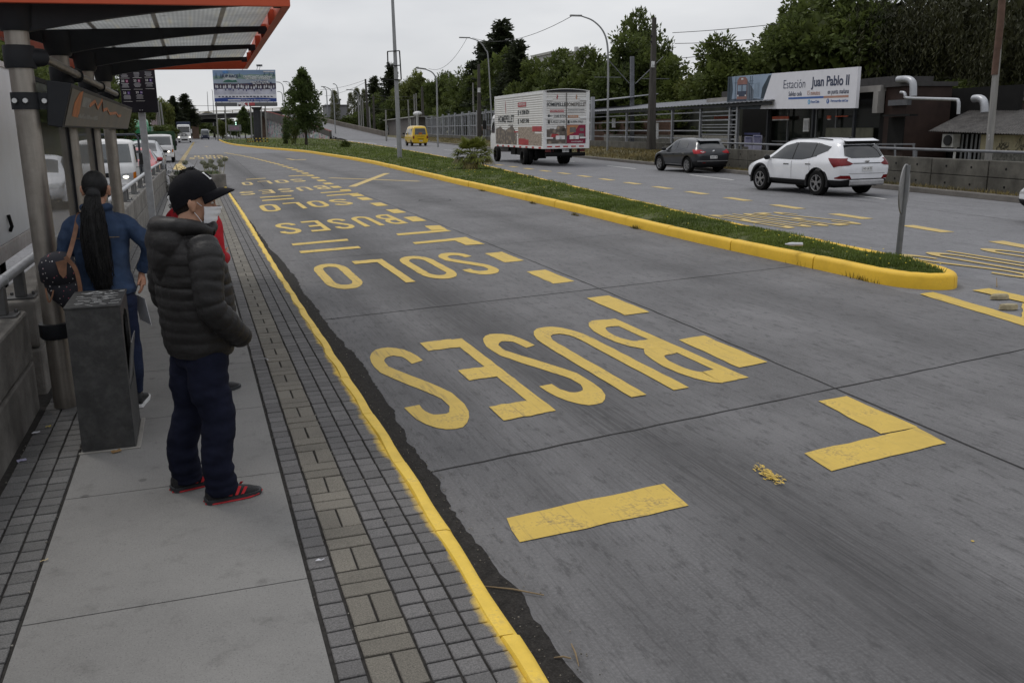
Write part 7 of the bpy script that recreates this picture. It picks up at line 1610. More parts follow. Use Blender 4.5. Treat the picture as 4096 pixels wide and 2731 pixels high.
# ---- poles ----
def pole(name, label, cat, base, top, r0, r1, m, square=False, group=None):
    t = thing(name, label, cat, base, group=group); base, top = Vector(base), Vector(top)
    if square: d = Vector((r1*.8, 0, 0)); g = MB(); g.loft([[base+Vector((a*r0, b*r0*.8, 0)) for a, b in ((-1, -1), (1, -1), (1, 1), (-1, 1))], [top+Vector((a*r1, b*r1*.8, 0)) for a, b in ((-1, -1), (1, -1), (1, 1), (-1, 1))]], True); g.build('shaft', m, t, bevel=.02)
    else: MB().tube([base, top], [r0, r1], 10).build('shaft', m, t, 60)
    return t
u1 = VR(2604, 598, 3.2); U = pole('utility_pole', 'tall dark concrete pole with white number plate in front of the platform canopy', 'pole', u1, AY(2617, 71, u1.y), .25, .115, M_POLEC, True)
a, b_ = AY(2611, 258, u1.y-.5), None; MB().box(AY(2612, 258, u1.y-.30), (.22, .03, .36)).build('number_plate', M_PLATE, U); text('plate_number', '210', .15, frame(AY(2608, 264, u1.y-.32), (1, 0, 0), (0, 0, 1)), M_INK, U, 'LEFT', .002, xs=.85)
for py in (145, 168): MB().bar(AY(2602, py, u1.y), AY(2625, py, u1.y), .10, .09).build('bracket', M_CLAD, U)
u2 = VR(1918, 566, 3.0); U = pole('utility_pole', 'dark concrete pole with white plate just left of the box lorry', 'pole', u2, AY(1915, 258, u2.y), .28, .14, M_POLEC, True); MB().box(AY(1916, 361, u2.y-.6), (.36, .04, .55)).build('number_plate', M_PLATE, U)
for (bx, by, tx, ty, Y, r, lab) in ((1475, 524.6, 1461.6, 317, 238, .45, 'slim black pole left of the dense trees, at the end of the ramp wall'), (1498, 538, 1493, 382, 236, .42, 'short dark pole right of the slim black pole by the ramp wall'), (1693, 507, 1688, 348, 185, .40, 'dark pole rising behind the utility hut')):
    p = AY(bx, by, Y); pole('utility_pole', lab, 'pole', p, AY(tx, ty, Y), r*.75, r*.45, M_POLEC, True)
for k, (tx, ty, bx, by, Y) in enumerate(((1432, 384, 1436, 518, 230), (1442, 386, 1446, 520, 230), (1450, 396, 1454, 522, 230), (1477, 428, 1482, 530, 215), (1632, 400, 1636, 470, 180), (1656, 378, 1660, 470, 180), (1664, 374, 1666, 470, 180), (1543, 441, 1545, 540, 160), (2507, 372, 2508, 412, 90), (1892, 332, 1895, 445, 140))):
    p = AY(bx, by, Y); t = pole('railway_mast', 'thin pale railway mast in front of the dark trees', 'mast', (p.x, p.y, 0), AY(tx, ty, Y), .16, .12, M_POLEL, False, 'railway masts in front of the trees')
cp_ = VR(2528.6, 569, 7.0); cm_ = pole('catenary_mast', 'thick grey catenary mast with diagonal stays behind the canopy', 'mast', (cp_.x, cp_.y, 0), AY(2528.6, 227, cp_.y), .155, .145, mat('mast_grey', (.12, .125, .14), .6), True)
for p, q in (((2418, 223), (2517, 334)), ((2653, 227), (2541, 336)), ((2378, 309), (2484, 310)), ((2570, 315), (2676, 316))): MB().bar(AY(*p, cp_.y), AY(*q, cp_.y), .05, .05).build('stay', M_PIPE, cm_)
rp_ = VR(3952, 665, 1.6); R_ = pole('utility_pole', 'thin rusty brown and grey pole behind the wall at the right edge', 'pole', (rp_.x, rp_.y, 0), AY(4001, 100, rp_.y), .105, .09, M_POLEL); MB().tube([AY(3979, 300, rp_.y), AY(4001, 100, rp_.y), AY(4013, -60, rp_.y)], .098, 10).build('rusty_upper_shaft', mat('rusty_brown', (.10, .06, .045), .8, var=.3, vs=3), R_, 60)
text('painted_number', '3', .09, frame(AY(3953.5, 543, rp_.y-.13), (1, 0, 0), (0, 0, 1)), M_PLATE, R_, 'LEFT', .003); text('painted_number', '7', .09, frame(AY(3952.5, 558, rp_.y-.13), (1, 0, 0), (0, 0, 1)), M_PLATE, R_, 'LEFT', .003)
def lamp(pts, Y, zb, r, lab, group=None, head=True):
    P = [AY(x, y_, Y) for x, y_ in pts]; b0 = P[-1]; base = Vector((b0.x+(b0.x-P[-2].x)*.0, Y, zb)); t = thing('street_lamp', lab, 'street lamp', base, group=group)
    Q = smoothpts(list(reversed(P[1:])), 5); n = len(Q); MB().tube([base]+Q, [r]+[r*(1-.45*i/n) for i in range(n)], 8).build('pole', M_LAMPP, t, 60)
    if head: d = (P[0]-P[1]); MB().bar(P[1]-d*.1, P[0], r*2.6, r*1.3).build('lamp_head', mat('lamp_head_grey', (.20, .20, .20), .6), t)
    return t
l1 = VR(2434, 600, 2.2); lamp([(2281, 63), (2322, 64), (2372, 84), (2412, 125), (2430, 185), (2433, 300)], l1.y, .4, .075, 'tall grey street lamp with curved arm over the road between lorry and dark grey car')
l2 = VR(1967, 480, 2.2); lamp([(1837, 151), (1876, 152), (1916, 167), (1942, 200), (1953, 240), (1967, 480)], l2.y, .4, .085, 'grey street lamp with curved arm rising behind the box lorry')
lamp([(1663, 272), (1700, 277), (1728, 290), (1743, 312), (1747, 340), (1750.4, 535)], VR(1750, 530, 2.2).y*.6, .3, .09, 'grey street lamp with curved arm above the yellow van')
zq = lambda x, y: (1000+x/4.9, 280+y/4.9)
GL = 'distant street lamps around the ramp'
for pts, Y, lab in (([(1395, 328), (1470, 334), (1545, 365), (1600, 430), (1640, 560), (1665, 1030)], 205, 'street lamp with long curved arm beside the ramp wall, right of the conical tree'), ([(515, 240), (580, 246), (630, 285), (655, 360), (665, 480), (685, 740)], 290, 'distant street lamp whose arm touches the billboard edge'), ([(645, 230), (720, 232), (775, 255), (805, 310), (815, 360), (835, 740)], 283, 'distant street lamp between billboard and conical tree, the taller of the pair'), ([(1150, 195), (1190, 205), (1230, 235), (1255, 275), (1268, 320), (1300, 740)], 275, 'distant street lamp looking out behind the conical tree top'), ([(1440, 350), (1465, 358), (1488, 385), (1500, 430), (1505, 520), (1515, 720)], 270, 'distant street lamp with short hook between the ramp lamp and the conical tree'), ([(1625, 275), (1660, 280), (1695, 310), (1715, 370), (1725, 430), (1740, 700)], 262, 'distant street lamp next to the pale poplar'), ([(535, 425), (580, 428), (615, 450), (632, 490), (640, 560), (655, 740)], 320, 'smallest distant street lamp right of the billboard')):
    lamp([zq(*p) for p in pts], Y, 0 if Y < 220 else 3, .13 if Y < 220 else .16, lab, GL)
lamp([(843, 357), (847, 359), (850, 367), (851, 380), (852, 400), (855, 452)], 300, 6, .12, 'distant street lamp on the bridge left of the billboard', GL, False); lamp([(828, 364), (829, 367), (829, 375), (830, 390), (831, 410), (833, 444)], 305, 6, .11, 'faint distant street lamp on the bridge, left of its neighbour', GL, False)
lamp([(1385, 359), (1412, 361), (1425, 368), (1432, 380), (1434, 400), (1437, 470)], 240, 1, .15, 'distant street lamp among the poplars', GL)
for tx, ty, bx, by, Y, lab in ((864, 415, 872, 552, 205, 'pale pole under the left end of the billboard'), (899, 415, 907, 556, 205, 'pale pole under the billboard, second from its left end'), (1001, 415, 1008, 553, 195, 'pale pole just left of the thick billboard post'), (1044, 415, 1046, 545, 215, 'thin pole just right of the billboard post'), (1060, 415, 1068, 553, 200, 'pale pole under the right end of the billboard'), (627, 420, 636, 533, 150, 'leftmost of three pale poles on the left roadside'), (632, 405, 645, 535, 150, 'middle one of three pale poles on the left roadside'), (642, 410, 658, 535, 150, 'rightmost of three pale poles on the left roadside'), (709, 430, 712, 480, 270, 'thin pole standing in front of the bridge beam')):
    p = AY(bx, by, Y); pole('roadside_pole', lab, 'pole', (p.x, Y, 0), AY(tx, ty, Y), .17, .12, M_POLEL)
# tall pole with empty frame on the median
mp_ = Vector((12.42, 57.6, .2)); P_ = pole('median_pole', 'tall grey pole with an empty rectangular frame on the grass median', 'pole', mp_, AY(1566, -90, 57.6), .155, .085, M_LAMPP)
for p, q in (((1550, 208), (1552, 271)), ((1598, 204), (1605, 319)), ((1549, 207), (1598, 204)), ((1552, 266), (1601, 262)), ((1527, 318), (1597, 320))): MB().bar(AY(*p, 57.45), AY(*q, 57.45), .07 if q[1]-p[1] > 5 else .05, .06).build('frame_bar', M_CLAD, P_)
# traffic sign seen edge-on near the tip of the median
sgn = thing('traffic_sign', 'round traffic sign seen edge-on on a grey post at the median tip', 'traffic sign', (9.62, 10.53, .2))
MB().tube([(9.62, 10.53, .2), AY(3631, 661, 10.53)], .042, 12).build('post', mat('sign_post_grey', (.15, .155, .16), .5, .4), sgn, 60)
ctr = AY(3617, 756, 10.56); nrm_ = Vector((-.60, .80, 0)).normalized(); tv = Vector((nrm_.y, -nrm_.x, 0)); g = MB(); rings = []
for e in (-.008, .008): rings.append([ctr+(tv*math.cos(a)+Vector((0, 0, 1))*math.sin(a))*.355+nrm_*e for a in [2*PI*k/36 for k in range(36)]])
g.loft(rings, True); g.build('plate', mat('sign_back_grey', (.20, .20, .20), .5, .3), sgn)
# ================= billboard, bridge, ramp, left side, cables =================
def ay(px, py, Y): return AY(px, py, Y)
YB = 160.0
bb = thing('billboard', 'large billboard for a paddle race on a thick dark post on the grass median', 'billboard', ay(1032, 572, YB))
bb.location.z = 0
def bpnt(u, v, e=0.):
    tl, tr, br_, bl = ay(850, 281, YB), ay(1101, 280, YB), ay(1107, 407.5, YB), ay(859, 408, YB); a = bl.lerp(br_, u); b = tl.lerp(tr, u); p = a.lerp(b, v); p.y -= e; return p
g = MB(); g.loft([[bpnt(0, 0), bpnt(1, 0), bpnt(1, 1), bpnt(0, 1)], [bpnt(0, 0, -1.1), bpnt(1, 0, -1.1), bpnt(1, 1, -1.1), bpnt(0, 1, -1.1)]], True); bdb = g.build('board', mat('board_sky_blue', (.20, .28, .42), .6, var=.1, vs=.1), bb)
def bq(nm, pts, col, e, par=bdb, **k): g = MB(); g.quad(*[bpnt(u, v, e) for u, v in pts]); return g.build(nm, mat('bb_'+nm, col, .6, **k), par)
hill = [(0, .80), (.05, .83), (.12, .80), (.3, .84), (.42, .88), (.5, .84), (.6, .87), (.75, .85), (.9, .89), (1, .86)]
bq('hills', [(0, .45)]+[(1, .45)]+hill[::-1], (.20, .28, .25), .02, var=.2, vs=.3); bq('mist', [(0, .5), (1, .5), (1, .72), (.6, .70), (.3, .74), (0, .70)], (.30, .35, .43), .03, var=.15, vs=.3)
bq('crowd_band', [(0, .36), (1, .36), (1, .58), (.7, .60), (.4, .57), (0, .58)], (.055, .045, .075), .04, var=.5, vs=.8); bq('water', [(0, .20), (1, .20), (1, .40), (.6, .38), (.3, .41), (0, .40)], (.46, .46, .54), .05, var=.3, vs=.7)
bq('white_band', [(0, .09), (1, .09), (1, .24), (0, .22)], (.62, .62, .66), .06, var=.05); bq('blue_band', [(0, 0), (1, 0), (1, .11), (.7, .13), (.45, .11), (.2, .135), (0, .11)], (.035, .065, .24), .07, var=.1)
rs = random.Random(6); g = MB(); g2 = MB(); g3 = MB()
for k in range(24):
    u = .03+k*.0405+rs.uniform(-.01, .01); v = .42+rs.uniform(-.02, .03); s = rs.uniform(.014, .02)
    g.quad(*[bpnt(u+a*s, v+b*s*2.6, .08) for a, b in ((-.6, 0), (.6, 0), (.7, 1.3), (.2, 2.1), (-.4, 2.0), (-.7, 1))]); g2.quad(*[bpnt(u+a*s, v+b*s*2.6, .08) for a, b in ((-.3, 2.1), (.3, 2.1), (.3, 2.9), (-.3, 2.9))])
    if rs.random() < .6: g3.quad(*[bpnt(u+a*s, v+b*s*2.6, .08) for a, b in ((-.5, -1.6), (.5, -1.6), (.6, 0), (-.6, 0))])
g.build('rower_shirts', mat('bb_white', (.52, .52, .56), .6), bdb); g2.build('rower_heads', mat('bb_head', (.16, .10, .09), .6), bdb); g3.build('reflections', mat('bb_reflection', (.12, .12, .22), .6), bdb)
for u, v, h in ((.05, .74, .2), (.12, .74, .16), (.42, .78, .15), (.82, .82, .12), (.90, .80, .16), (.97, .80, .15)):
    bq('fir', [(u-.022, v), (u+.022, v), (u+.008, v+h*.5), (u, v+h), (u-.008, v+h*.5)], (.09, .14, .17), .05)
bq('emblem_board', [(.15, .62), (.38, .62), (.37, .84), (.30, .88), (.20, .88), (.16, .83)], (.34, .40, .42), .09); bq('emblem_hills', [(.15, .62), (.38, .62), (.36, .69), (.30, .67), (.24, .70), (.18, .67)], (.04, .13, .10), .10); bq('emblem_white', [(.17, .70), (.355, .70), (.35, .76), (.18, .76)], (.5, .52, .54), .10)
def bt(s, u, v, size, col, al='CENTER', bold=.0, xs=1., rot=0.): 
    M = frame(bpnt(u, v, .12), (1, 0, math.tan(rot)), (-math.tan(rot), 0, 1)); return text('lettering', s, size, M, col, bb, al, .01, bold=bold, xs=xs)
M_BW = mat('bb_text_white', (.66, .66, .68), .6); M_BN = mat('bb_text_navy', (.04, .04, .09), .6)
bt('SUP RACE', .265, .80, .62, M_BN, 'CENTER', .02, .92); bt('CAMPEONATO NACIONAL', .71, .785, .46, M_BW, 'CENTER', .012, .82); bt('DE STAND UP PADDLE', .71, .725, .46, M_BW, 'CENTER', .012, .82)
bq('date_strip', [(.60, .60), (.86, .63), (.86, .67), (.60, .64)], (.05, .06, .13), .10); bq('place_strip', [(.55, .545), (.93, .585), (.93, .625), (.55, .585)], (.05, .06, .13), .10)
bt('Sábado 07 de marzo', .73, .635, .34, M_BW, 'CENTER', .008, 1., .05); bt('San Pedro de La Paz', .76, .585, .34, M_BW, 'CENTER', .008, 1., .05)
g = MB(); 
for k in range(16): u = .08+k*.056; s = rs.uniform(.012, .022); g.quad(*[bpnt(u+a*s, .165+b*.018, .10) for a, b in ((-1, -1), (1, -1), (1, rs.uniform(.3, 1)), (-1, 1))])
g.build('sponsor_marks', M_BN, bdb); bq('web_strip', [(.21, .035), (.42, .035), (.42, .075), (.21, .075)], (.55, .55, .58), .10); bt('Inscríbete en', .52, .055, .34, M_BW, 'CENTER', .005, 1.); bt('@supracesanpedro', .76, .055, .34, M_BW, 'CENTER', .003, 1.)
bq('corner_strip', [(.80, .925), (.985, .925), (.985, .965), (.80, .965)], (.5, .5, .53), .09); bt('ND', .20, .93, .55, mat('bb_blue', (.10, .25, .55), .6), 'CENTER', .03, 1.)
tl, br_ = ay(860, 411, YB), ay(1108, 425, YB); g = MB(); g.bb(tl.x, br_.x, YB-1.0, YB+1.2, br_.z, tl.z); g.build('catwalk', mat('catwalk_grey', (.12, .12, .125), .6, .2, var=.2, vs=1, stretch=(.3, 1, 4)), bb)
a, b_ = ay(955, 411, YB), ay(1018, 425, YB); q = MB().bb(a.x, b_.x, YB-1.06, YB-1.0, b_.z+.05, a.z).build('red_plate', mat('bb_red', (.38, .07, .08), .6), bb); text('plate_letters', 'MKT', .95, frame(((a.x*.72+b_.x*.28), YB-1.1, (a.z+b_.z)/2), (1, 0, 0), (0, 0, 1)), M_BW, q, 'CENTER', .01, bold=.04, xs=1.1)
g = MB()
for px in (866, 888, 920, 950, 980, 1012, 1040, 1070, 1095): p = ay(px, 410, YB); g.bar((p.x, YB+.2, p.z-.1), (p.x, YB+.2, p.z+.3), .08, .08)
g.build('bracket_struts', M_CLAD, bb); pb_ = ay(1032, 572, YB); pt_ = ay(1026, 428, YB)
MB().tube([(pb_.x, YB, 0), (pt_.x, YB, pt_.z-.6)], [.62, .58], 20).lathe([(.58, 0), (.58, .1), (.95, .55), (0, .55)], (pt_.x, YB, pt_.z-.6), 20).build('post', mat('dark_post', (.035, .035, .04), .6, var=.2), bb, 50)
for u in (.24, .47, .70, .74): p = bpnt(u, 1); f_ = MB().bar((p.x, YB-.1, p.z), (p.x+.15, YB-.9, p.z+.55), .05, .05).build('floodlight_arm', M_CLAD, bb); MB().box((p.x+.2, YB-1.05, p.z+.62), (.55, .3, .3)).build('floodlight', M_PIPE, f_)
cb2 = thing('hazard_rail', 'black and yellow striped guard rail around the billboard post', 'guard rail', ay(1032, 580, 155))
for (x0, x1, py) in ((986, 1010, 556), (1014, 1072, 555), (986, 1016, 567), (1018, 1072, 566)):
    n = 8
    for k in range(n): MB().bar(ay(x0+(x1-x0)*k/n, py-(k*.05), 155.5), ay(x0+(x1-x0)*(k+1)/n, py, 155.5), .1, .18).build('rail_stripe', M_YEL if k % 2 else M_CLAD, cb2)
for px in (988, 1071): p = ay(px, 556, 155.6); MB().bar((p.x, p.y, 0), (p.x, p.y, p.z+.15), .12, .12).build('post', M_CLAD, cb2)
rf = thing('road_sign_frame', 'grey road sign seen from behind on two posts near the billboard', 'road sign', ay(940, 560, 200))
a, b_ = ay(911, 500, 205), ay(966, 525, 205); q = MB().bb(a.x, b_.x, 205, 205.2, b_.z, a.z).build('panel', mat('sign_rear', (.17, .17, .175), .6, .2), rf); a2, b2 = ay(920, 507, 205), ay(957, 520, 205); MB().bb(a2.x, b2.x, 204.95, 204.99, b2.z, a2.z).build('pink_graffiti', mat('faded_pink', (.26, .17, .22), .7, var=.4, vs=1), q)
for px in (921, 959): p = ay(px, 520, 205); MB().bar((p.x, 205.3, 0), (p.x, 205.3, p.z), .16, .16).build('post', M_POLEL, rf)
for px, py, bx, by, lit, lab in ((858, 497, 868, 552, False, 'dark traffic light left of the pale poles under the billboard'), (943, 494, 948, 552, True, 'traffic light with glowing pale signal above the road sign frame')):
    p = ay(px, py, 225); t = thing('traffic_light', lab, 'traffic light', (p.x, 225, 0)); MB().bar((p.x, 225.2, 0), (p.x, 225.2, p.z), .14, .14).build('post', M_CLAD, t)
    MB().box((p.x, 225, p.z), (.75, .3, 1.0)).build('housing', M_CLAD, t); g = MB()
    for k in range(2): ell(g, (p.x+(0 if lit else -.25), 224.82, p.z-.25+.4*k), (.14, .05, .14), 10, 6)
    g.build('signal', mat('signal_lit', (.6, .9, .7), .3, emit=(.55, 1, .75), estr=2.) if lit else M_POLEL, t)
# --- bridge ---
M_BRC = mat('bridge_concrete', (.085, .082, .078), .9, var=.3, vs=.25, dirt=(.04, .038, .035), dirtamt=.5, ds=.4); M_BRL = mat('bridge_edge', (.22, .215, .20), .9, var=.3, vs=.4)
bg_ = thing('road_bridge', 'long concrete road bridge crossing the avenue in the distance', 'bridge', (2, 276, 0))
def dk(x): return 5.0+(x+5)*.043
xs = [-60, -12, 1.5, 17, 24, 30]
g = MB(); g.loft([[(x, y, z) for y, z in ((275, dk(x)), (275, dk(x)+1.05), (287, dk(x)+1.05), (287, dk(x)))] for x in xs], True); g.build('beam', M_BRC, bg_)
g = MB(); g.loft([[(x, y, z) for y, z in ((274.2, dk(x)+1.05), (274.2, dk(x)+1.35), (287.8, dk(x)+1.35), (287.8, dk(x)+1.05))] for x in xs], True); g.build('deck', M_BRL, bg_)
g = MB()
for z in (1.62, 1.95): g.loft([[(x, y, dk(x)+zz) for y, zz in ((274.25, z), (274.25, z+.16), (274.4, z+.16), (274.4, z))] for x in xs], True)
g.build('guard_rail', mat('yellowish_rail', (.26, .22, .12), .7, var=.5, vs=.3), bg_)
for k in range(36): x = -50+k*2.2; MB().bb(x-.08, x+.08, 274.26, 274.42, dk(x)+1.35, dk(x)+2.1).build('rail_post', M_BRC, bg_)
M_PIL = mat('brown_pillar', (.14, .095, .07), .9, var=.3, vs=.5)
for x0, x1 in ((.3, 2.2), (19.5, 21.4), (-22, -20)): MB().bb(x0, x1, 277, 285, 0, dk(x0)).build('pillar', M_PIL, bg_)
MB().bb(2.2, 9.5, 276, 286, dk(3)-.9, dk(3)).build('cross_beam', M_DKIN, bg_)
# embankment left of the bridge and dark far side
g = MB(); rows = []
for y in (60, 90, 130, 180, 230, 270, 300):
    k = min(1, max(0, (y-90)/150)); rows.append([(-11-.02*y, y, 0), (-15-.02*y, y, .6+1.0*k), (-22-.02*y, y, 1+5*k), (-60, y, 1.2+6*k), (-140, y, 2+6*k)])
g.loft(rows, False, False); struct(g.build('embankment', mat('dry_bank', (.085, .075, .05), .95, var=.5, vs=.35, dirt=(.04, .05, .022), dirtamt=.7, ds=.2, bmp=.5, bs=2), smooth=180))
g = MB(); g.loft([[(-9.7-.012*y, y, .0), (-9.7-.012*y, y, .15), (-14, y, .2)] for y in (-10, 20, 60, 120, 200, 270)], False, False); struct(g.build('left_verge', M_VERGE))
# --- ramp ---
rm = thing('bridge_ramp', 'curving bridge ramp with graffiti side wall and red striped parapet', 'ramp', (28, 205, 0))
RLp = [(28.5, 200, .75), (26.3, 222, 2.6), (24.0, 243, 4.3), (22.0, 261, 5.6), (20.6, 274.6, 6.5)]; RRp = [(37.5, 188, .6), (34.0, 222, 2.8), (31.0, 243, 4.5), (28.5, 261, 5.8), (27.2, 274.6, 6.6)]
g = MB(); g.loft([[a, b_] for a, b_ in zip([(29.5, 185, .02)]+RLp, [(39.5, 172, .02)]+RRp)], False, False); g.build('roadway', M_ASPH, rm)
def sidewall(P, nm, m, z0, dz0, th, outd): 
    g = MB(); g.loft([[(x, y, (z0 if z0 is not None else z+dz0)), (x, y, z+.95), (x+outd*th, y, z+.95), (x+outd*th, y, (z0 if z0 is not None else z+dz0))] for x, y, z in P], True); return g.build(nm, m, rm)
sidewall(RLp, 'parapet', M_BRC, None, -1.1, .45, -1); sidewall(RRp, 'parapet', mat('parapet_brown', (.12, .105, .09), .9, var=.3, vs=.3), None, -1.2, .45, 1)
g = MB(); g.loft([[(x+.25, y, -.05), (x+.25, y, z-.9)] for x, y, z in RLp[1:]], False, False); g.build('graffiti_wall', M_GRAF, rm)
g = MB(); g.loft([[(x-.1, y, -.05), (x-.1, y, max(.0, z-.4)), (x-.6, y, max(0, z-.4)), (x-.6, y, -.05)] for x, y, z in [(28.5, 200, .9), (27.6, 209, 1.7), (26.9, 216, 2.2)]], True); g.build('end_wall', M_GRAF, rm)
P = [Vector(p) for p in RLp]; n = 48
for k in range(n):
    t = k/n*.999*(len(P)-1); i = int(t); a = P[i].lerp(P[i+1], t-i); t2 = min(len(P)-1.001, t+.5*(len(P)-1)/n); i2 = int(t2); b_ = P[i2].lerp(P[i2+1], t2-i2); up1 = Vector((-.2, 0, 1.02))
    MB().bar(a+up1, b_+up1, .55, .16).build('red_stripe', mat('kerb_red', (.20, .05, .04), .7), rm)
g = MB(); 
for zz in (.0,): g.loft([[(x-.05, y, z+.95), (x-.05, y, z+1.06), (x-.4, y, z+1.06), (x-.4, y, z+.95)] for x, y, z in RLp], True)
g.build('pale_coping', M_BRL, rm)
g = MB(); g.loft([[(xx, y, .10) for xx in (x0, x1)] for y, x0, x1 in ((186, 29.0, 29.4), (195, 24, 29), (205, 21, 28.2), (230, 18, 25.8), (268, 16, 22))], False, False); struct(g.build('ramp_verge', M_VERGE))
# structures on the far hill right of the ramp
for (x0, x1, y0, y1, Y, lab) in ((1305, 1395, 425, 447, 420, 'low grey industrial shed beyond the ramp'), (1346, 1362, 402, 425, 430, 'small grey block on the roof line beyond the ramp')):
    a, b_ = ay(x0, y0, Y), ay(x1, y1, Y); t = thing('industrial_shed', lab, 'building', ((a.x+b_.x)/2, Y, 0)); MB().bb(a.x, b_.x, Y, Y+12, 0, a.z).build('wall', mat('shed_grey', (.16, .16, .165), .8, var=.2, vs=.1), t); MB().bb(a.x-.4, b_.x+.4, Y-.4, Y+12.4, a.z, a.z+.6).build('roof', mat('shed_dark', (.07, .07, .075), .8), t)
ap = thing('apartment_block', 'pale apartment roof with chimneys showing above the trees', 'building', ay(2290, 300, 230)); a, b_ = ay(2212, 205, 230), ay(2370, 230, 230); MB().bb(a.x, b_.x, 230, 245, 0, a.z-.6).build('wall', mat('pale_block', (.42, .42, .42), .8), ap); MB().bb(a.x-.5, b_.x+.5, 229.5, 245.5, a.z-.6, a.z).build('roof_slab', mat('pale_slab', (.34, .34, .32), .8), ap)
for px in (2308, 2322, 2334, 2348, 2362, 2374): p = ay(px, 205, 232); MB().bb(p.x-.4, p.x+.4, 232, 233, a.z, a.z+random.uniform(.6, 1.5)).build('chimney', mat('pale_block', (.42, .42, .42), .8), ap)
wh = thing('white_building', 'white clad building seen through the shelter columns on the far left', 'building', (-33, 70, 0)); a, b_ = ay(165, 262, 70), ay(330, 440, 70); MB().bb(a.x, b_.x, 70, 80, 0, a.z).build('wall', mat('white_siding', (.42, .43, .44), .7, var=.15, vs=1.2, stretch=(.1, .1, 6)), wh); MB().bb(a.x-.3, b_.x+.3, 69.7, 80.3, a.z, a.z+.3).build('roof', M_DKMET, wh)
lh = thing('pink_house', 'small pinkish house on the bank behind the left poles', 'house', ay(612, 470, 160)); a, b_ = ay(600, 452, 160), ay(628, 500, 160); MB().bb(a.x, b_.x, 160, 166, 0, a.z).build('wall', mat('pink_render', (.30, .24, .25), .8), lh); MB().prism([(a.x-.4, a.z), (b_.x+.4, a.z), ((a.x+b_.x)/2, a.z+1.2)], (159.6, 166.4), lambda x, z, y: (x, y, z)).build('roof', M_BRN, lh)
# --- cables ---
def cable(p, q, Y0, Y1, sag, lab, r=.02):
    a, b_ = AY(*p, Y0), AY(*q, Y1); P = []
    for k in range(17): t = k/16; v = a.lerp(b_, t); v.z -= sag*4*t*(1-t); P.append(v)
    tag(MB().tube(P, r, 5).build('overhead_cable', M_CABLE), lab, 'cable', 'overhead cables')
L0 = 'thin overhead cable against the sky'
cable((2690, 132), (3120, 96), 56, 46, .05, L0); cable((2700, 175), (3010, 158), 56, 46, .05, L0); cable((2715, 233), (2810, 224), 56, 50, .02, L0)
cable((1867, 155), (1715, 275), l2.y, 120, 1.2, L0); cable((2290, 64), (1890, 152), l1.y, l2.y, .9, L0); cable((1461, 320), (1280, 360), 238, 250, .5, L0, .035); cable((1461, 330), (1300, 385), 238, 260, .5, L0, .035)
for y0, y1 in ((376, 385), (390, 397), (432, 436)): cable((1480, y0), (1660, y1), 234, 200, .4, 'thin overhead cable in front of the trees', .03)
cable((0, 268), (160, 330), 30, 45, .1, 'thin overhead cable behind the first shelter column', .012); cable((620, 412), (870, 423), 270, 280, .3, L0, .05)
# --- small things on and beside the median ---
bt_ = MB(); p = G(3213, 969, .34); bt_.lathe([(0, 0), (.03, .005), (.034, .02), (.032, .09), (.036, .13), (.03, .17), (.013, .20), (.013, .22), (0, .22)], (0, 0, 0), 14, 'Y'); o = bt_.build('plastic_bottle', mat('bottle_pale', (.55, .56, .60), .35), smooth=60); o.location = (p.x, p.y, p.z-.03); o.rotation_euler = (0, .0, rad(62)); o.scale = (1, 1.2, .8); tag(o, 'crushed pale plastic bottle lying on the grass median', 'bottle')
for k, (px, py, lab) in enumerate(((3997, 1196, 'yellow splashed broken kerb stone on the hatched marking, the farther one'), (4032, 1237, 'yellow splashed broken kerb stone on the hatched marking, the nearer one'))):
    p = G(px, py, .0); g = MB(); rs = random.Random(k); rings = []
    for z, s in ((.004, 1), (.04, .95), (.06, .8)): rings.append([(.11*s*math.cos(a)*(1+.2*rs.random()), .055*s*math.sin(a)*(1+.2*rs.random()), z) for a in [2*PI*j/9 for j in range(9)]])
    g.loft(rings, True); o = g.build('broken_stone', mat('splashed_stone', (.30, .26, .17), .9, var=.3, vs=9)); o.location = (p.x, p.y, 0); o.rotation_euler = (0, 0, -.2); tag(o, lab, 'stone')
p = G(3990, 1145, .0); tag(MB().tube([(p.x-.12, p.y-.1, .02), (p.x+.1, p.y+.12, .09)], [.008, .004], 6).build('dry_twig', M_TWIG), 'thin dark twig sticking up near the median tip', 'twig')
# ================= trees, palm, grass =================
def leaf_mat(nm, c, tr=.25, isl=.45, big=.35):
    m, nt, b = _new(nm); out = nt.nodes['Material Output']; g = N(nt, 'ShaderNodeNewGeometry'); co = coords(nt)
    oi = N(nt, 'ShaderNodeObjectInfo')
    f = math_(nt, 'MULTIPLY_ADD', g.outputs['Random Per Island'], 2*isl, 1-isl); cm = N(nt, 'ShaderNodeCombineColor')
    hue = ramp(nt, ntex(nt, co, .35, 3), .35, .65)
    cc = mixc(nt, hue, tuple(v*(1-big) for v in c), (c[0]*1.35, c[1]*1.22, c[2]*1.05)); [nt.links.new(f, cm.inputs[i]) for i in range(3)]
    cc = mixc(nt, 1., cc, cm.outputs[0], 'MULTIPLY'); cc = mixc(nt, math_(nt, 'MULTIPLY', oi.outputs['Random'], .3), cc, (c[0]*1.5, c[1]*1.3, c[2]*.9))
    b.inputs['Roughness'].default_value = .5; b.inputs['Specular IOR Level'].default_value = .2
    t = N(nt, 'ShaderNodeBsdfTranslucent'); ms = N(nt, 'ShaderNodeMixShader'); ms.inputs[0].default_value = tr
    nt.links.new(cc, b.inputs['Base Color']); nt.links.new(cc, t.inputs['Color']); nt.links.new(b.outputs[0], ms.inputs[1]); nt.links.new(t.outputs[0], ms.inputs[2]); nt.links.new(ms.outputs[0], out.inputs['Surface']); return m
M_BARK = mat('bark', (.055, .045, .035), .95, var=.4, vs=6, stretch=(4, 4, .6), bmp=.6, bs=12)
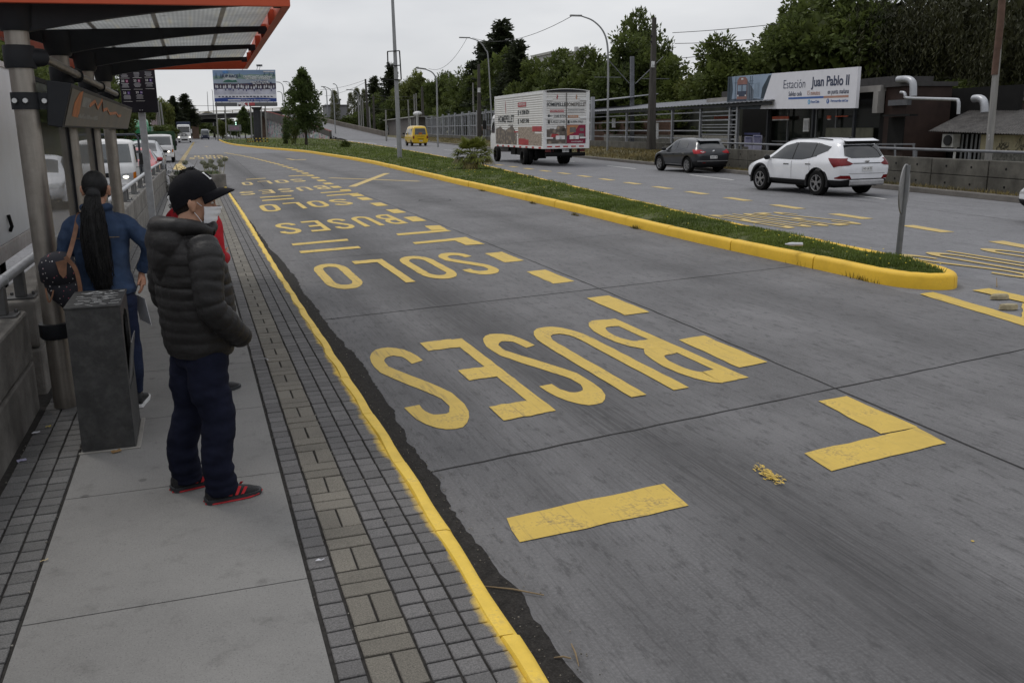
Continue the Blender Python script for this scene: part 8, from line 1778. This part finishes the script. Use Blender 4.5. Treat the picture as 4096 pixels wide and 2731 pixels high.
class Leaves:
    def __init__(s, seed): s.r = random.Random(seed); s.v = []; s.f = []
    def leaf(s, p, d, L, w):
        """diamond leaf from p along d"""
        d = d.normalized(); a = Vector((s.r.gauss(0, 1), s.r.gauss(0, 1), s.r.gauss(0, 1))); n = d.cross(a).normalized(); i = len(s.v)
        m = p+d*L*.45; up = d.cross(n)*L*.12
        s.v += [tuple(p), tuple(m+n*w+up), tuple(p+d*L), tuple(m-n*w+up)]; s.f.append((i, i+1, i+2, i+3))
    def clump(s, c, rad_, n, L, w, out=None, droop=0.):
        for k in range(n):
            q = Vector((s.r.gauss(0, 1), s.r.gauss(0, 1), s.r.gauss(0, 1))); q = q.normalized()*rad_*(s.r.random()**.4)
            d = q.normalized()*.7+(out or Vector((0, 0, 0)))*.6+Vector((s.r.gauss(0, .4), s.r.gauss(0, .4), s.r.gauss(0, .4)-droop)); s.leaf(c+q, d, L*s.r.uniform(.6, 1.3), w*s.r.uniform(.6, 1.3))
    def mesh(s, nm, m):
        me = bpy.data.meshes.new(nm); me.from_pydata(s.v, [], s.f); me.materials.append(m); me.update(); return me
def rdir(r, zmin=-1.):
    while True:
        v = Vector((r.gauss(0, 1), r.gauss(0, 1), r.gauss(0, 1)))
        if v.length > .1:
            v.normalize()
            if v.z > zmin: return v
def trunk_mesh(H, r0, limbs, seed, lean=.2):
    r = random.Random(seed); g = MB(); P = [Vector((0, 0, -.2))]
    for k in range(1, 7): P.append(Vector((r.gauss(0, lean*.3), r.gauss(0, lean*.3), H*k/6)))
    g.tube(P, [r0*(1.25 if k == 0 else 1-.8*k/6) for k in range(7)], 9)
    for k in range(limbs):
        t = r.uniform(.30, .9); i = int(t*6); b = P[i].lerp(P[min(6, i+1)], t*6-i); a = r.uniform(0, 6.28); L = H*r.uniform(.25, .5)*(1.1-t*.5); d = Vector((math.cos(a), math.sin(a), r.uniform(.3, 1.0))).normalized()
        g.tube([b, b+d*L*.5+Vector((0, 0, .05*L)), b+d*L+Vector((0, 0, .2*L))], [r0*.42*(1.1-t), r0*.26*(1.1-t), r0*.08], 6)
    o = g.build('trunk', M_BARK, smooth=70); me = o.data; bpy.data.objects.remove(o); return me
# all kinds are modelled 10 m tall
def broad(seed, m, lobes=9, clumps=230, per=40, spread=3.9, base=1.6, L=.40, w=.11):
    lf = Leaves(seed); r = lf.r; E = [(Vector((0, 0, 6.2)), 2.6)]
    for k in range(lobes): a = 6.28*k/lobes+r.uniform(-.3, .3); q = r.uniform(.35, .75)*spread; E.append((Vector((q*math.cos(a), q*math.sin(a), r.uniform(base+1.6, 8.0-.25*q))), r.uniform(1.3, 2.2)))
    E.append((Vector((r.gauss(0, .6), r.gauss(0, .6), 8.3)), 1.6))
    for k in range(clumps):
        c, R = E[r.randrange(len(E))]; d = rdir(r, -.75); p = c+d*R*r.uniform(.82, 1.08)
        if p.z < base: continue
        lf.clump(p, r.uniform(.40, .75), per, L, w, d, .15)
    for c, R in E:
        for k in range(70): q = rdir(r)*R*r.random()**.5*.85; lf.leaf(c+q, rdir(r), .95, .38)
    return lf.mesh('crown', m)
def conical(seed, m, rmax=2.6, base=1.8, clumps=240, per=34, pw=.85):
    lf = Leaves(seed); r = lf.r
    for k in range(clumps):
        t = r.random()**.75; z = base+(10-base)*(1-t); t = (10-z)/(10-base); R = rmax*(t**pw)*(1 if t < .8 else 1-(t-.8)*2.2)*r.uniform(.75, 1.12); a = r.uniform(0, 6.28); d = Vector((math.cos(a), math.sin(a), .35)); lf.clump(Vector((R*math.cos(a)*r.uniform(.6, 1), R*math.sin(a)*r.uniform(.6, 1), z)), .30+.28*t, per, .32, .10, d, .05)
    for k in range(420): t = r.random(); z = base+.3+(9.4-base)*(1-t); R = rmax*t**pw*.6*r.random(); a = r.uniform(0, 6.28); lf.leaf(Vector((R*math.cos(a), R*math.sin(a), z)), rdir(r), .7, .28)
    return lf.mesh('crown', m)
def conifer(seed, m, rmax=2.9, base=.8, wild=.35):
    lf = Leaves(seed); r = lf.r; z = base
    while z < 9.9:
        t = (10-z)/(10-base); R0 = rmax*(t**.75)+.15
        for k in range(int(5+7*t)):
            a = r.uniform(0, 6.28); R = R0*r.uniform(1-wild, 1+wild); d = Vector((math.cos(a), math.sin(a), r.uniform(-.1, .35))); n = max(3, int(R*7))
            for j in range(n):
                u = (j+1)/n; p = Vector((0, 0, z))+d*R*u+Vector((0, 0, -.12*R*u*u))
                for q in range(5): lf.leaf(p+Vector((r.gauss(0, .12), r.gauss(0, .12), r.gauss(0, .10))), d+Vector((r.gauss(0, .5), r.gauss(0, .5), r.uniform(-.6, .35))), .42*r.uniform(.7, 1.2), .085)
        z += .20+.12*t
    for k in range(350): t = r.random(); zz = base+(9.2-base)*(1-t); R = rmax*t**.8*.55*r.random(); a = r.uniform(0, 6.28); lf.leaf(Vector((R*math.cos(a), R*math.sin(a), zz)), rdir(r), .8, .3)
    return lf.mesh('crown', m)
def willow(seed, m):
    lf = Leaves(seed); r = lf.r
    for k in range(620):
        d = rdir(r, -.1); c = Vector((0, 0, 6.3))+Vector((d.x*4.0, d.y*4.0, d.z*3.5))*r.uniform(.35, 1.05); L = r.uniform(1.2, 4.2); n = int(L/.13); x, y = r.gauss(0, .06), r.gauss(0, .06)
        for j in range(n):
            p = c+Vector((x*j*.13, y*j*.13, -j*.13)); 
            if p.z > .9: lf.leaf(p+Vector((r.gauss(0, .07), r.gauss(0, .07), 0)), Vector((r.gauss(0, .6), r.gauss(0, .6), -1)), .30, .040)
    for k in range(260): d = rdir(r); lf.leaf(Vector((d.x*2.6, d.y*2.6, 6+d.z*2.4))*1, rdir(r), .6, .2)
    return lf.mesh('crown', m)
def column(seed, m):
    lf = Leaves(seed); r = lf.r
    for k in range(190):
        z = r.uniform(1.0, 9.9); R = 1.15*math.sin(PI*min(1, max(.02, (z-.3)/9.9)))**.6*r.uniform(.5, 1.05); a = r.uniform(0, 6.28); lf.clump(Vector((R*math.cos(a), R*math.sin(a), z)), .36, 26, .26, .07, Vector((math.cos(a)*.4, math.sin(a)*.4, .9)))
    return lf.mesh('crown', m)
ML_B = leaf_mat('leaf_broad', (.078, .108, .034), .38); ML_B2 = leaf_mat('leaf_broad_light', (.105, .130, .042), .38); ML_C = leaf_mat('leaf_conifer', (.026, .036, .019), .2); ML_W = leaf_mat('leaf_willow', (.036, .041, .021), .3); ML_L = leaf_mat('leaf_conical', (.066, .100, .036), .38); ML_P = leaf_mat('leaf_poplar', (.10, .115, .065)); ML_Y = leaf_mat('leaf_shrub', (.075, .105, .026))
K = {'broad': [(broad(1, ML_B), trunk_mesh(7, .34, 9, 1)), (broad(2, ML_B, 8, 230, 40, 3.3, 1.2), trunk_mesh(7, .32, 8, 2)), (broad(7, ML_B, 10, 240, 38, 4.3, 1.0), trunk_mesh(7, .36, 9, 7))],
     'light': [(broad(3, ML_B2, 8, 180, 34, 3.0, 1.0, .34, .09), trunk_mesh(7, .26, 8, 3))], 'conifer': [(conifer(4, ML_C), trunk_mesh(9, .3, 0, 4, .05)), (conifer(9, ML_C, 3.3, .6, .55), trunk_mesh(9, .3, 0, 9, .1))],
     'willow': [(willow(5, ML_W), trunk_mesh(7, .38, 10, 5, .5)), (willow(15, ML_W), trunk_mesh(7, .38, 10, 15, .5))], 'conical': [(conical(6, ML_L, 3.2, 2.2, 130, 46, .75), trunk_mesh(8.5, .17, 5, 6, .1))], 'poplar': [(column(8, ML_P), trunk_mesh(8, .2, 4, 8, .1))],
     'bush': [(broad(12, ML_Y, 7, 120, 34, 3.6, .4, .5, .13), trunk_mesh(5, .2, 7, 12))]}
TN = {'broad': ('broadleaf_tree', 'tree'), 'light': ('pale_leaved_tree', 'tree'), 'conifer': ('conifer', 'tree'), 'willow': ('weeping_tree', 'tree'), 'conical': ('young_conical_tree', 'tree'), 'poplar': ('poplar', 'tree'), 'bush': ('bush', 'shrub')}
_c = [0]
def tree(kind, px, top, Y, lab, z0=0., wide=1., rot=None, var=None, group=None):
    if 1690 < px < 3650:     # keep the trees behind the fence and the canopy
        for q in range(3): H = max(1., AY(px, top, Y).z-z0); Y = max(Y, VR(px, 480, 6.5+.42*H*wide if px < 2420 else 12).y)
    elif 1475 < px <= 1690 and kind != 'bush': Y = min(430, max(Y, VR(px, 480, 9).y))
    p = AY(px, top, Y); H = max(1.0, p.z-z0); _c[0] += 1; cm, tm = K[kind][(_c[0] if var is None else var) % len(K[kind])]
    nm, cat = TN[kind]; t = thing(nm, lab, cat, (p.x, Y, z0), (rot if rot is not None else _c[0]*2.4), group); t.scale = (H/10*wide, H/10*wide, H/10)
    for n, me in (('trunk', tm), ('crown', cm)): o = bpy.data.objects.new(n, me); COL.objects.link(o); o.parent = t
    return t
GB = 'large trees behind the station'; LBt = 'dense dark green broadleaf tree behind the station canopy'
# right-hand mass, from right to left
tree('willow', 3990, -190, 50, 'dark weeping tree at the right edge behind the kiosk roof', wide=1.15); tree('willow', 3700, -150, 56, 'dark weeping tree behind the metal duct of the station building', wide=1.1, var=1); tree('willow', 4200, -120, 44, 'dark weeping tree partly cut by the right edge of the picture', wide=1.0)
tree('broad', 3440, -60, 60, 'tallest dark broadleaf tree, above the right end of the station sign', wide=1.05, var=0); tree('broad', 3270, -25, 66, 'tall broadleaf tree above the middle of the station sign', wide=.95, var=2); tree('broad', 3090, 88, 64, 'broadleaf tree above the picture end of the station sign', wide=1.05, var=1)
tree('broad', 2900, 158, 66, 'rounded broadleaf tree just left of the station sign', wide=1.05, var=0); tree('broad', 3600, 40, 75, 'dark broadleaf tree filling the gap between the weeping trees and the tallest tree', wide=1.1, var=2); tree('broad', 3860, 20, 75, 'dark broadleaf tree far behind the rusty pole', wide=1.2, var=1)
tree('broad', 2600, 50, 88, 'broadleaf tree whose crown stands highest behind the number plate pole', wide=.62, var=1); tree('broad', 2520, 138, 84, 'broadleaf tree behind the thick grey catenary mast', wide=1.05, var=2); tree('broad', 2390, 205, 88, 'broadleaf tree behind the tall street lamp', wide=1.0, var=0); tree('broad', 2700, 225, 80, 'low broadleaf tree right of the number plate pole', wide=1.1, var=2); tree('light', 2790, 290, 76, 'small yellowish tree above the platform canopy', wide=1.1)
tree('broad', 2260, 205, 100, 'dark broadleaf tree behind the right end of the lorry box', wide=.95, var=1); tree('broad', 2150, 238, 108, 'broadleaf tree behind the lorry roof', wide=.9, var=2); tree('light', 2150, 315, 100, 'pale green tree just above the lorry box', wide=1.3); tree('broad', 2010, 210, 112, 'dark broadleaf tree beneath the big conifer', wide=.9, var=0)
tree('conifer', 2005, 82, 125, 'tall dark conifer rising above the box lorry', wide=1.0, var=0); tree('conifer', 2075, 165, 128, 'dark conifer right beside the tallest conifer', wide=.95, var=1); tree('conifer', 1935, 170, 130, 'dark conifer left of the tallest conifer', wide=.95, var=1); tree('broad', 1850, 258, 140, 'dark broadleaf tree between the two lamps left of the lorry', wide=.85, var=1); tree('broad', 1905, 300, 125, 'broadleaf tree just left of the lorry cab', wide=1.0, var=2)
tree('broad', 1765, 295, 150, 'broadleaf tree behind the bar fence above the yellow van', wide=.95, var=0); tree('light', 1650, 282, 160, 'tall pale green tree right of the median pole', wide=.8); tree('light', 1700, 330, 155, 'shorter pale green tree left of the lamp above the van', wide=1.0); tree('conifer', 1560, 255, 185, 'dark ragged conifer behind the median pole', wide=.75, var=1); tree('conifer', 1497, 308, 190, 'dark ragged conifer beside the slim black pole', wide=.85, var=1); tree('broad', 1530, 372, 170, 'round dark tree above the utility hut', wide=1.1, var=2); tree('broad', 1600, 360, 168, 'dark tree behind the utility hut', wide=1.0, var=0)
for px, top, Y, wd, lab in ((1336, 365, 250, .9, 'pale poplar beside the ramp lamp'), (1402, 374, 255, .8, 'pale poplar left of a taller poplar'), (1426, 355, 258, .85, 'tallest pale poplar of the group by the masts'), (1455, 360, 260, .8, 'pale poplar half hidden by the slim black pole')): tree('poplar', px, top, Y, lab, wide=wd)
for px, top, Y, wd, k, lab in ((1330, 470, 258, 1.6, 'bush', 'light green bush along the outside of the ramp wall'), (1390, 462, 248, 1.5, 'bush', 'yellowish bush near the end of the ramp wall'), (1285, 455, 268, 1.4, 'broad', 'dark tree behind the ramp wall right of the conical tree'), (1420, 452, 252, 1.3, 'broad', 'dark low tree behind the pale masts'), (1455, 440, 245, 1.0, 'broad', 'dark tree at the foot of the black poles')): tree(k, px, top, Y, lab, wide=wd)
hd = 0
for px, Y in ((1500, 400), (1590, 300), (1720, 165), (1800, 140), (1880, 125), (2060, 105), (2180, 98), (2300, 92), (2420, 84), (2560, 78), (2680, 72), (2800, 68), (2920, 64), (3620, 58), (3760, 52), (3900, 48), (4050, 45)):
    tree('broad', px, 405 if px < 3000 else 330, Y, 'low dark shrubbery filling the space under the trees behind the station', wide=1.9, group='dark shrubs under the trees')
# median
tree('conical', 1206, 276, 117, 'young conical tree with dense dark crown on the grass median', wide=1.12, rot=.6); tree('light', 1176, 470, 121, 'slender sapling just left of the conical tree', wide=.55, rot=2); tree('conical', 1142, 466, 128, 'thin young tree with low tuft left of the sapling', wide=.75, rot=4)
t_ = tree('bush', 1141, 556, 129, 'leafy tuft at the foot of the thin young tree', wide=1.0); tree('bush', 1383, 592, 96, 'small grassy tuft on the median left of the tall pole', wide=1.6)
tree('conical', 972, 428, 232, 'leafy tree directly under the billboard', wide=1.15, rot=1); tree('light', 884, 478, 235, 'light green tree under the left end of the billboard', wide=1.0); tree('conical', 930, 495, 250, 'small tree behind the road sign frame', wide=1.2); tree('conical', 1010, 470, 245, 'dark tree behind the billboard post', wide=1.3)
# left side and beyond the bridge
for px, top, Y, k, wd, z0, lab in ((735, 376, 262, 'conifer', 1.35, 3., 'dark wind-swept conifer on the bank left of the bridge'), (690, 385, 250, 'conifer', 1.0, 3., 'dark conifer behind the leftmost poles'), (648, 392, 215, 'light', .9, 2., 'green tree directly right of the route board'), (600, 380, 180, 'broad', .9, 2., 'dark tree hidden behind the route board'), (560, 395, 150, 'broad', 1.0, 1.5, 'dark tree behind the square post'),
    (20, 150, 38, 'broad', .9, 0., 'dark tree at the left edge behind the first column'), (60, 215, 44, 'broad', 1.1, 0., 'dark tree between truck box and first column'), (150, 240, 52, 'conifer', 1.3, 0., 'dark conifer seen through the perforated panel'), (420, 330, 90, 'broad', 1.1, .5, 'dark tree behind the far shelter columns'), (340, 345, 75, 'broad', 1.0, .5, 'dark tree behind the middle shelter columns'), (490, 300, 120, 'broad', .8, 1., 'tree behind the route board top'), (255, 300, 66, 'broad', 1.1, .3, 'dark tree behind the second shelter column')): tree(k, px, top, Y, lab, z0, wd)
for px, top, Y, wd in ((800, 478, 310, 1.6), (850, 470, 320, 1.5), (905, 474, 315, 1.5), (1000, 470, 320, 1.6), (1060, 474, 318, 1.6), (760, 490, 300, 1.4), (950, 480, 330, 1.6), (700, 470, 320, 1.8)): tree('broad', px, top, Y, 'dark tree far away beneath and beyond the bridge', 0, wd, group='trees beyond the bridge')
for px, top, Y in ((640, 505, 140), (668, 500, 185), (676, 515, 215), (612, 500, 130)): tree('bush', px, top, Y, 'brownish scrub on the bank left of the oncoming lanes', .5, 2.2, group='scrub on the left bank')
# ---- fan palm on the median ----
pp = Vector((12.12, 40.36, .22)); pm = thing('fan_palm', 'small fan palm with shaggy dark trunk on the grass median', 'palm', pp)
r = random.Random(21); g = MB(); g.tube([pp+Vector((0, 0, -.05)), pp+Vector((.02, 0, .25)), pp+Vector((0, 0, .62))], [.20, .17, .15], 12)
for k in range(160): a = r.uniform(0, 6.28); z = r.uniform(.02, .6); d = Vector((math.cos(a), math.sin(a), 0)); g.bar(pp+d*.15+Vector((0, 0, z)), pp+d*r.uniform(.2, .27)+Vector((0, 0, z-r.uniform(-.05, .12))), .02, .012)
g.build('trunk', mat('palm_trunk', (.03, .024, .018), .95, var=.4, vs=9), pm)
M_PALM = leaf_mat('palm_leaf', (.115, .140, .032), .3, .3); M_PALD = leaf_mat('palm_leaf_dry', (.13, .12, .05), .2, .3)
for k in range(42):
    a = 2.4*k; el = 1.15-1.5*(k/41)+r.uniform(-.1, .1); d = Vector((math.cos(a)*math.cos(el), math.sin(a)*math.cos(el), math.sin(el))); L = r.uniform(.50, .68); c0 = pp+Vector((0, 0, .60)); hub = c0+d*L; g = MB(); g.bar(c0, hub, .018, .012)
    sd = d.cross(Vector((0, 0, 1))).normalized(); up_ = sd.cross(d)
    for j in range(17):
        th = (j-8)/8*1.45; bd_ = d*math.cos(th)+sd*math.sin(th); Lb = r.uniform(.48, .60)*(1-.18*abs(th)); n = bd_.cross(up_).normalized()*.034; tip = hub+bd_*Lb+Vector((0, 0, -.10-.22*max(0, .6-el)*r.uniform(.6, 1.2))); mid = hub+bd_*Lb*.55
        g.quad(hub, mid+n, tip, mid-n)
    g.build('frond', M_PALM if el > -.15 else M_PALD, pm)
# ---- grass of the median ----
ML_G = leaf_mat('grass_blade', (.092, .135, .028), .3, .35, .28); r = random.Random(31); v, f = [], []
def blade(x, y, z, h, w):
    a = r.uniform(0, 6.28); dx, dy = math.cos(a), math.sin(a); ln = r.uniform(.15, .9)*h; i = len(v)
    v.extend(((x-dy*w, y+dx*w, z), (x+dy*w, y-dx*w, z), (x+dx*ln, y+dy*ln, z+h))); f.append((i, i+1, i+2))
def grow(n, y0, y1, h0, w0, zoom=1.):
    for k in range(n):
        y = y0+(y1-y0)*r.random(); lx, rx_ = island_x(y); x = r.uniform(lx+.01, rx_+(.10 if y > 10.5 else -.02)); q = mnoise.noise((x*1.3, y*.9, 4.)); q2 = mnoise.noise((x*5, y*5, 9.))
        if q2 < -.35 and r.random() < .6: continue
        blade(x, y, island_z(min(rx_, max(lx, x)), y)-.01+(0 if x < rx_ else .0), h0*(1+1.1*q+.7*q2)*r.uniform(.5, 1.3), w0*r.uniform(.7, 1.3))
grow(42000, 9.1, 14, .034, .0055); grow(40000, 14, 24, .040, .008); grow(28000, 24, 45, .052, .014); grow(20000, 45, 90, .075, .026); grow(10000, 90, 200, .10, .06)
for cx, cy, R in ((9.15, 9.75, .18), (9.4, 10.4, .22), (8.9, 10.2, .25), (9.2, 12.2, .4), (9.6, 13.5, .3), (9.0, 14.5, .4), (9.6, 17, .4), (9.4, 20, .5)):   # denser leafy weeds
    for k in range(700): x, y = cx+r.gauss(0, R*.6), cy+r.gauss(0, R); lx, rx_ = island_x(y); y = max(9.15, y); lx, rx_ = island_x(y); x = min(rx_+(.06 if y > 10.4 else 0), max(lx+.02, x)); blade(x, y, island_z(x, y), .06*r.uniform(.4, 1.4), .010)
me = bpy.data.meshes.new('median_grass'); me.from_pydata(v, [], f); me.materials.append(ML_G); o = bpy.data.objects.new('median_grass', me); COL.objects.link(o); tag(o, kind='stuff')
v, f = [], []
for k in range(90):
    y = 9.3+34*r.random()**1.6; lx, rx_ = island_x(y); x = r.uniform(lx+.1, rx_); z = island_z(x, y)+r.uniform(.05, .10); s = .009+.0005*y; i = len(v)
    v += [(x+s*math.cos(a), y+s*math.sin(a), z+.4*s*(j % 2)) for j, a in enumerate([PI*2*q/6 for q in range(6)])]; f.append(tuple(range(i, i+6)))
me = bpy.data.meshes.new('yellow_flowers'); me.from_pydata(v, [], f); me.materials.append(mat('petal_yellow', (.62, .48, .03), .7)); o = bpy.data.objects.new('yellow_flowers', me); COL.objects.link(o); tag(o, kind='stuff')
# dry weeds by the kerbs and on the far verge
v, f = [], []
for k in range(26000):
    y = 46+150*r.random()**1.8; o_ = .25+r.random()*4.2; blade(xk(y)+o_, y, bank_z(o_, y)-.03, .16*r.uniform(.4, 1.5), .03)
for k in range(5000):
    y = 10+36*r.random(); o_ = .22+r.random()*.5; blade(xk(y)+o_, y, bank_z(o_, y)-.02, .10*r.uniform(.4, 1.5), .012)
me = bpy.data.meshes.new('verge_weeds'); me.from_pydata(v, [], f); me.materials.append(leaf_mat('dry_blade', (.15, .13, .06), .3, .45)); o = bpy.data.objects.new('verge_weeds', me); COL.objects.link(o); tag(o, kind='stuff')
v, f = [], []
for px, py, R in ((3020, 1015, .12), (3228, 1066, .13), (3452, 1120, .13), (2300, 862, .12), (2130, 815, .1), (2540, 915, .07), (1930, 765, .15)):
    p = G(px, py); 
    for k in range(130): blade(min(p.x+.05, p.x+r.gauss(0, R*.25)), p.y+r.gauss(0, R*1.1), 0, .07*r.uniform(.3, 1.4), .004)
me = bpy.data.meshes.new('kerb_weeds'); me.from_pydata(v, [], f); me.materials.append(leaf_mat('kerb_blade', (.10, .09, .035), .3, .5)); o = bpy.data.objects.new('kerb_weeds', me); COL.objects.link(o); tag(o, kind='stuff')
# ---------- camera, sky and light ----------
cam = bpy.data.cameras.new('camera'); cam.lens = FPX/4096*36; cam.sensor_width = 36; cam.clip_start = .05; cam.clip_end = 6000
co_ = bpy.data.objects.new('camera', cam); COL.objects.link(co_)
co_.matrix_world = Matrix(((RT.x, UP.x, -FW.x, CAM.x), (RT.y, UP.y, -FW.y, CAM.y), (RT.z, UP.z, -FW.z, CAM.z), (0, 0, 0, 1)))
SC.camera = co_
SUN_EL, SUN_AZ = rad(58), rad(-30)
w = bpy.data.worlds.new('World'); SC.world = w; w.use_nodes = True
nt = w.node_tree; bg = nt.nodes['Background']
sky = N(nt, 'ShaderNodeTexSky', sky_type='NISHITA'); sky.sun_disc = False
sky.sun_elevation = SUN_EL; sky.sun_rotation = SUN_AZ
tc = N(nt, 'ShaderNodeTexCoord').outputs['Generated']
mp = N(nt, 'ShaderNodeMapping'); mp.inputs['Scale'].default_value = (1.0, 1.0, 3.2); nt.links.new(tc, mp.inputs['Vector'])
c1 = ntex(nt, mp.outputs[0], 1.9, 5, .52); c2 = ntex(nt, mp.outputs[0], 6.5, 4, .5)
cl = math_(nt, 'MULTIPLY_ADD', c2, .22, c1)
sep = N(nt, 'ShaderNodeSeparateXYZ'); nt.links.new(tc, sep.inputs[0])
hz = ramp(nt, sep.outputs['Z'], .0, .32)           # cloud base is a little darker higher up
base = mixc(nt, ramp(nt, cl, .44, .74), (4.6, 4.75, 5.15), (7.9, 7.95, 8.1))
base = mixc(nt, hz, mixc(nt, .55, base, (8.1, 8.15, 8.3)), base)
up_ = math_(nt, 'MULTIPLY_ADD', ramp(nt, sep.outputs['Z'], .35, 1.0), 0.75, 1.0)
cm = N(nt, 'ShaderNodeCombineColor'); [nt.links.new(up_, cm.inputs[i]) for i in range(3)]
base = mixc(nt, 1.0, base, cm.outputs[0], 'MULTIPLY')
sk = mixc(nt, .93, sky.outputs[0], base)
nt.links.new(sk, bg.inputs['Color']); bg.inputs['Strength'].default_value = .1
sl = bpy.data.lights.new('sun', 'SUN'); sl.energy = .9; sl.angle = rad(14); sl.color = (1, .96, .9)
so = bpy.data.objects.new('sun', sl); COL.objects.link(so)
sd = Vector((math.sin(-SUN_AZ)*math.cos(SUN_EL)*-1, math.cos(SUN_AZ)*math.cos(SUN_EL), math.sin(SUN_EL)))
so.rotation_euler = sd.to_track_quat('Z', 'Y').to_euler(); so.location = (0, 0, 30)
vs = SC.view_settings; vs.view_transform = 'Standard'; vs.look = 'None'; vs.gamma = 1; vs.use_curve_mapping = False; vs.exposure = 0
SC.cycles.max_bounces = 6; SC.cycles.transparent_max_bounces = 12
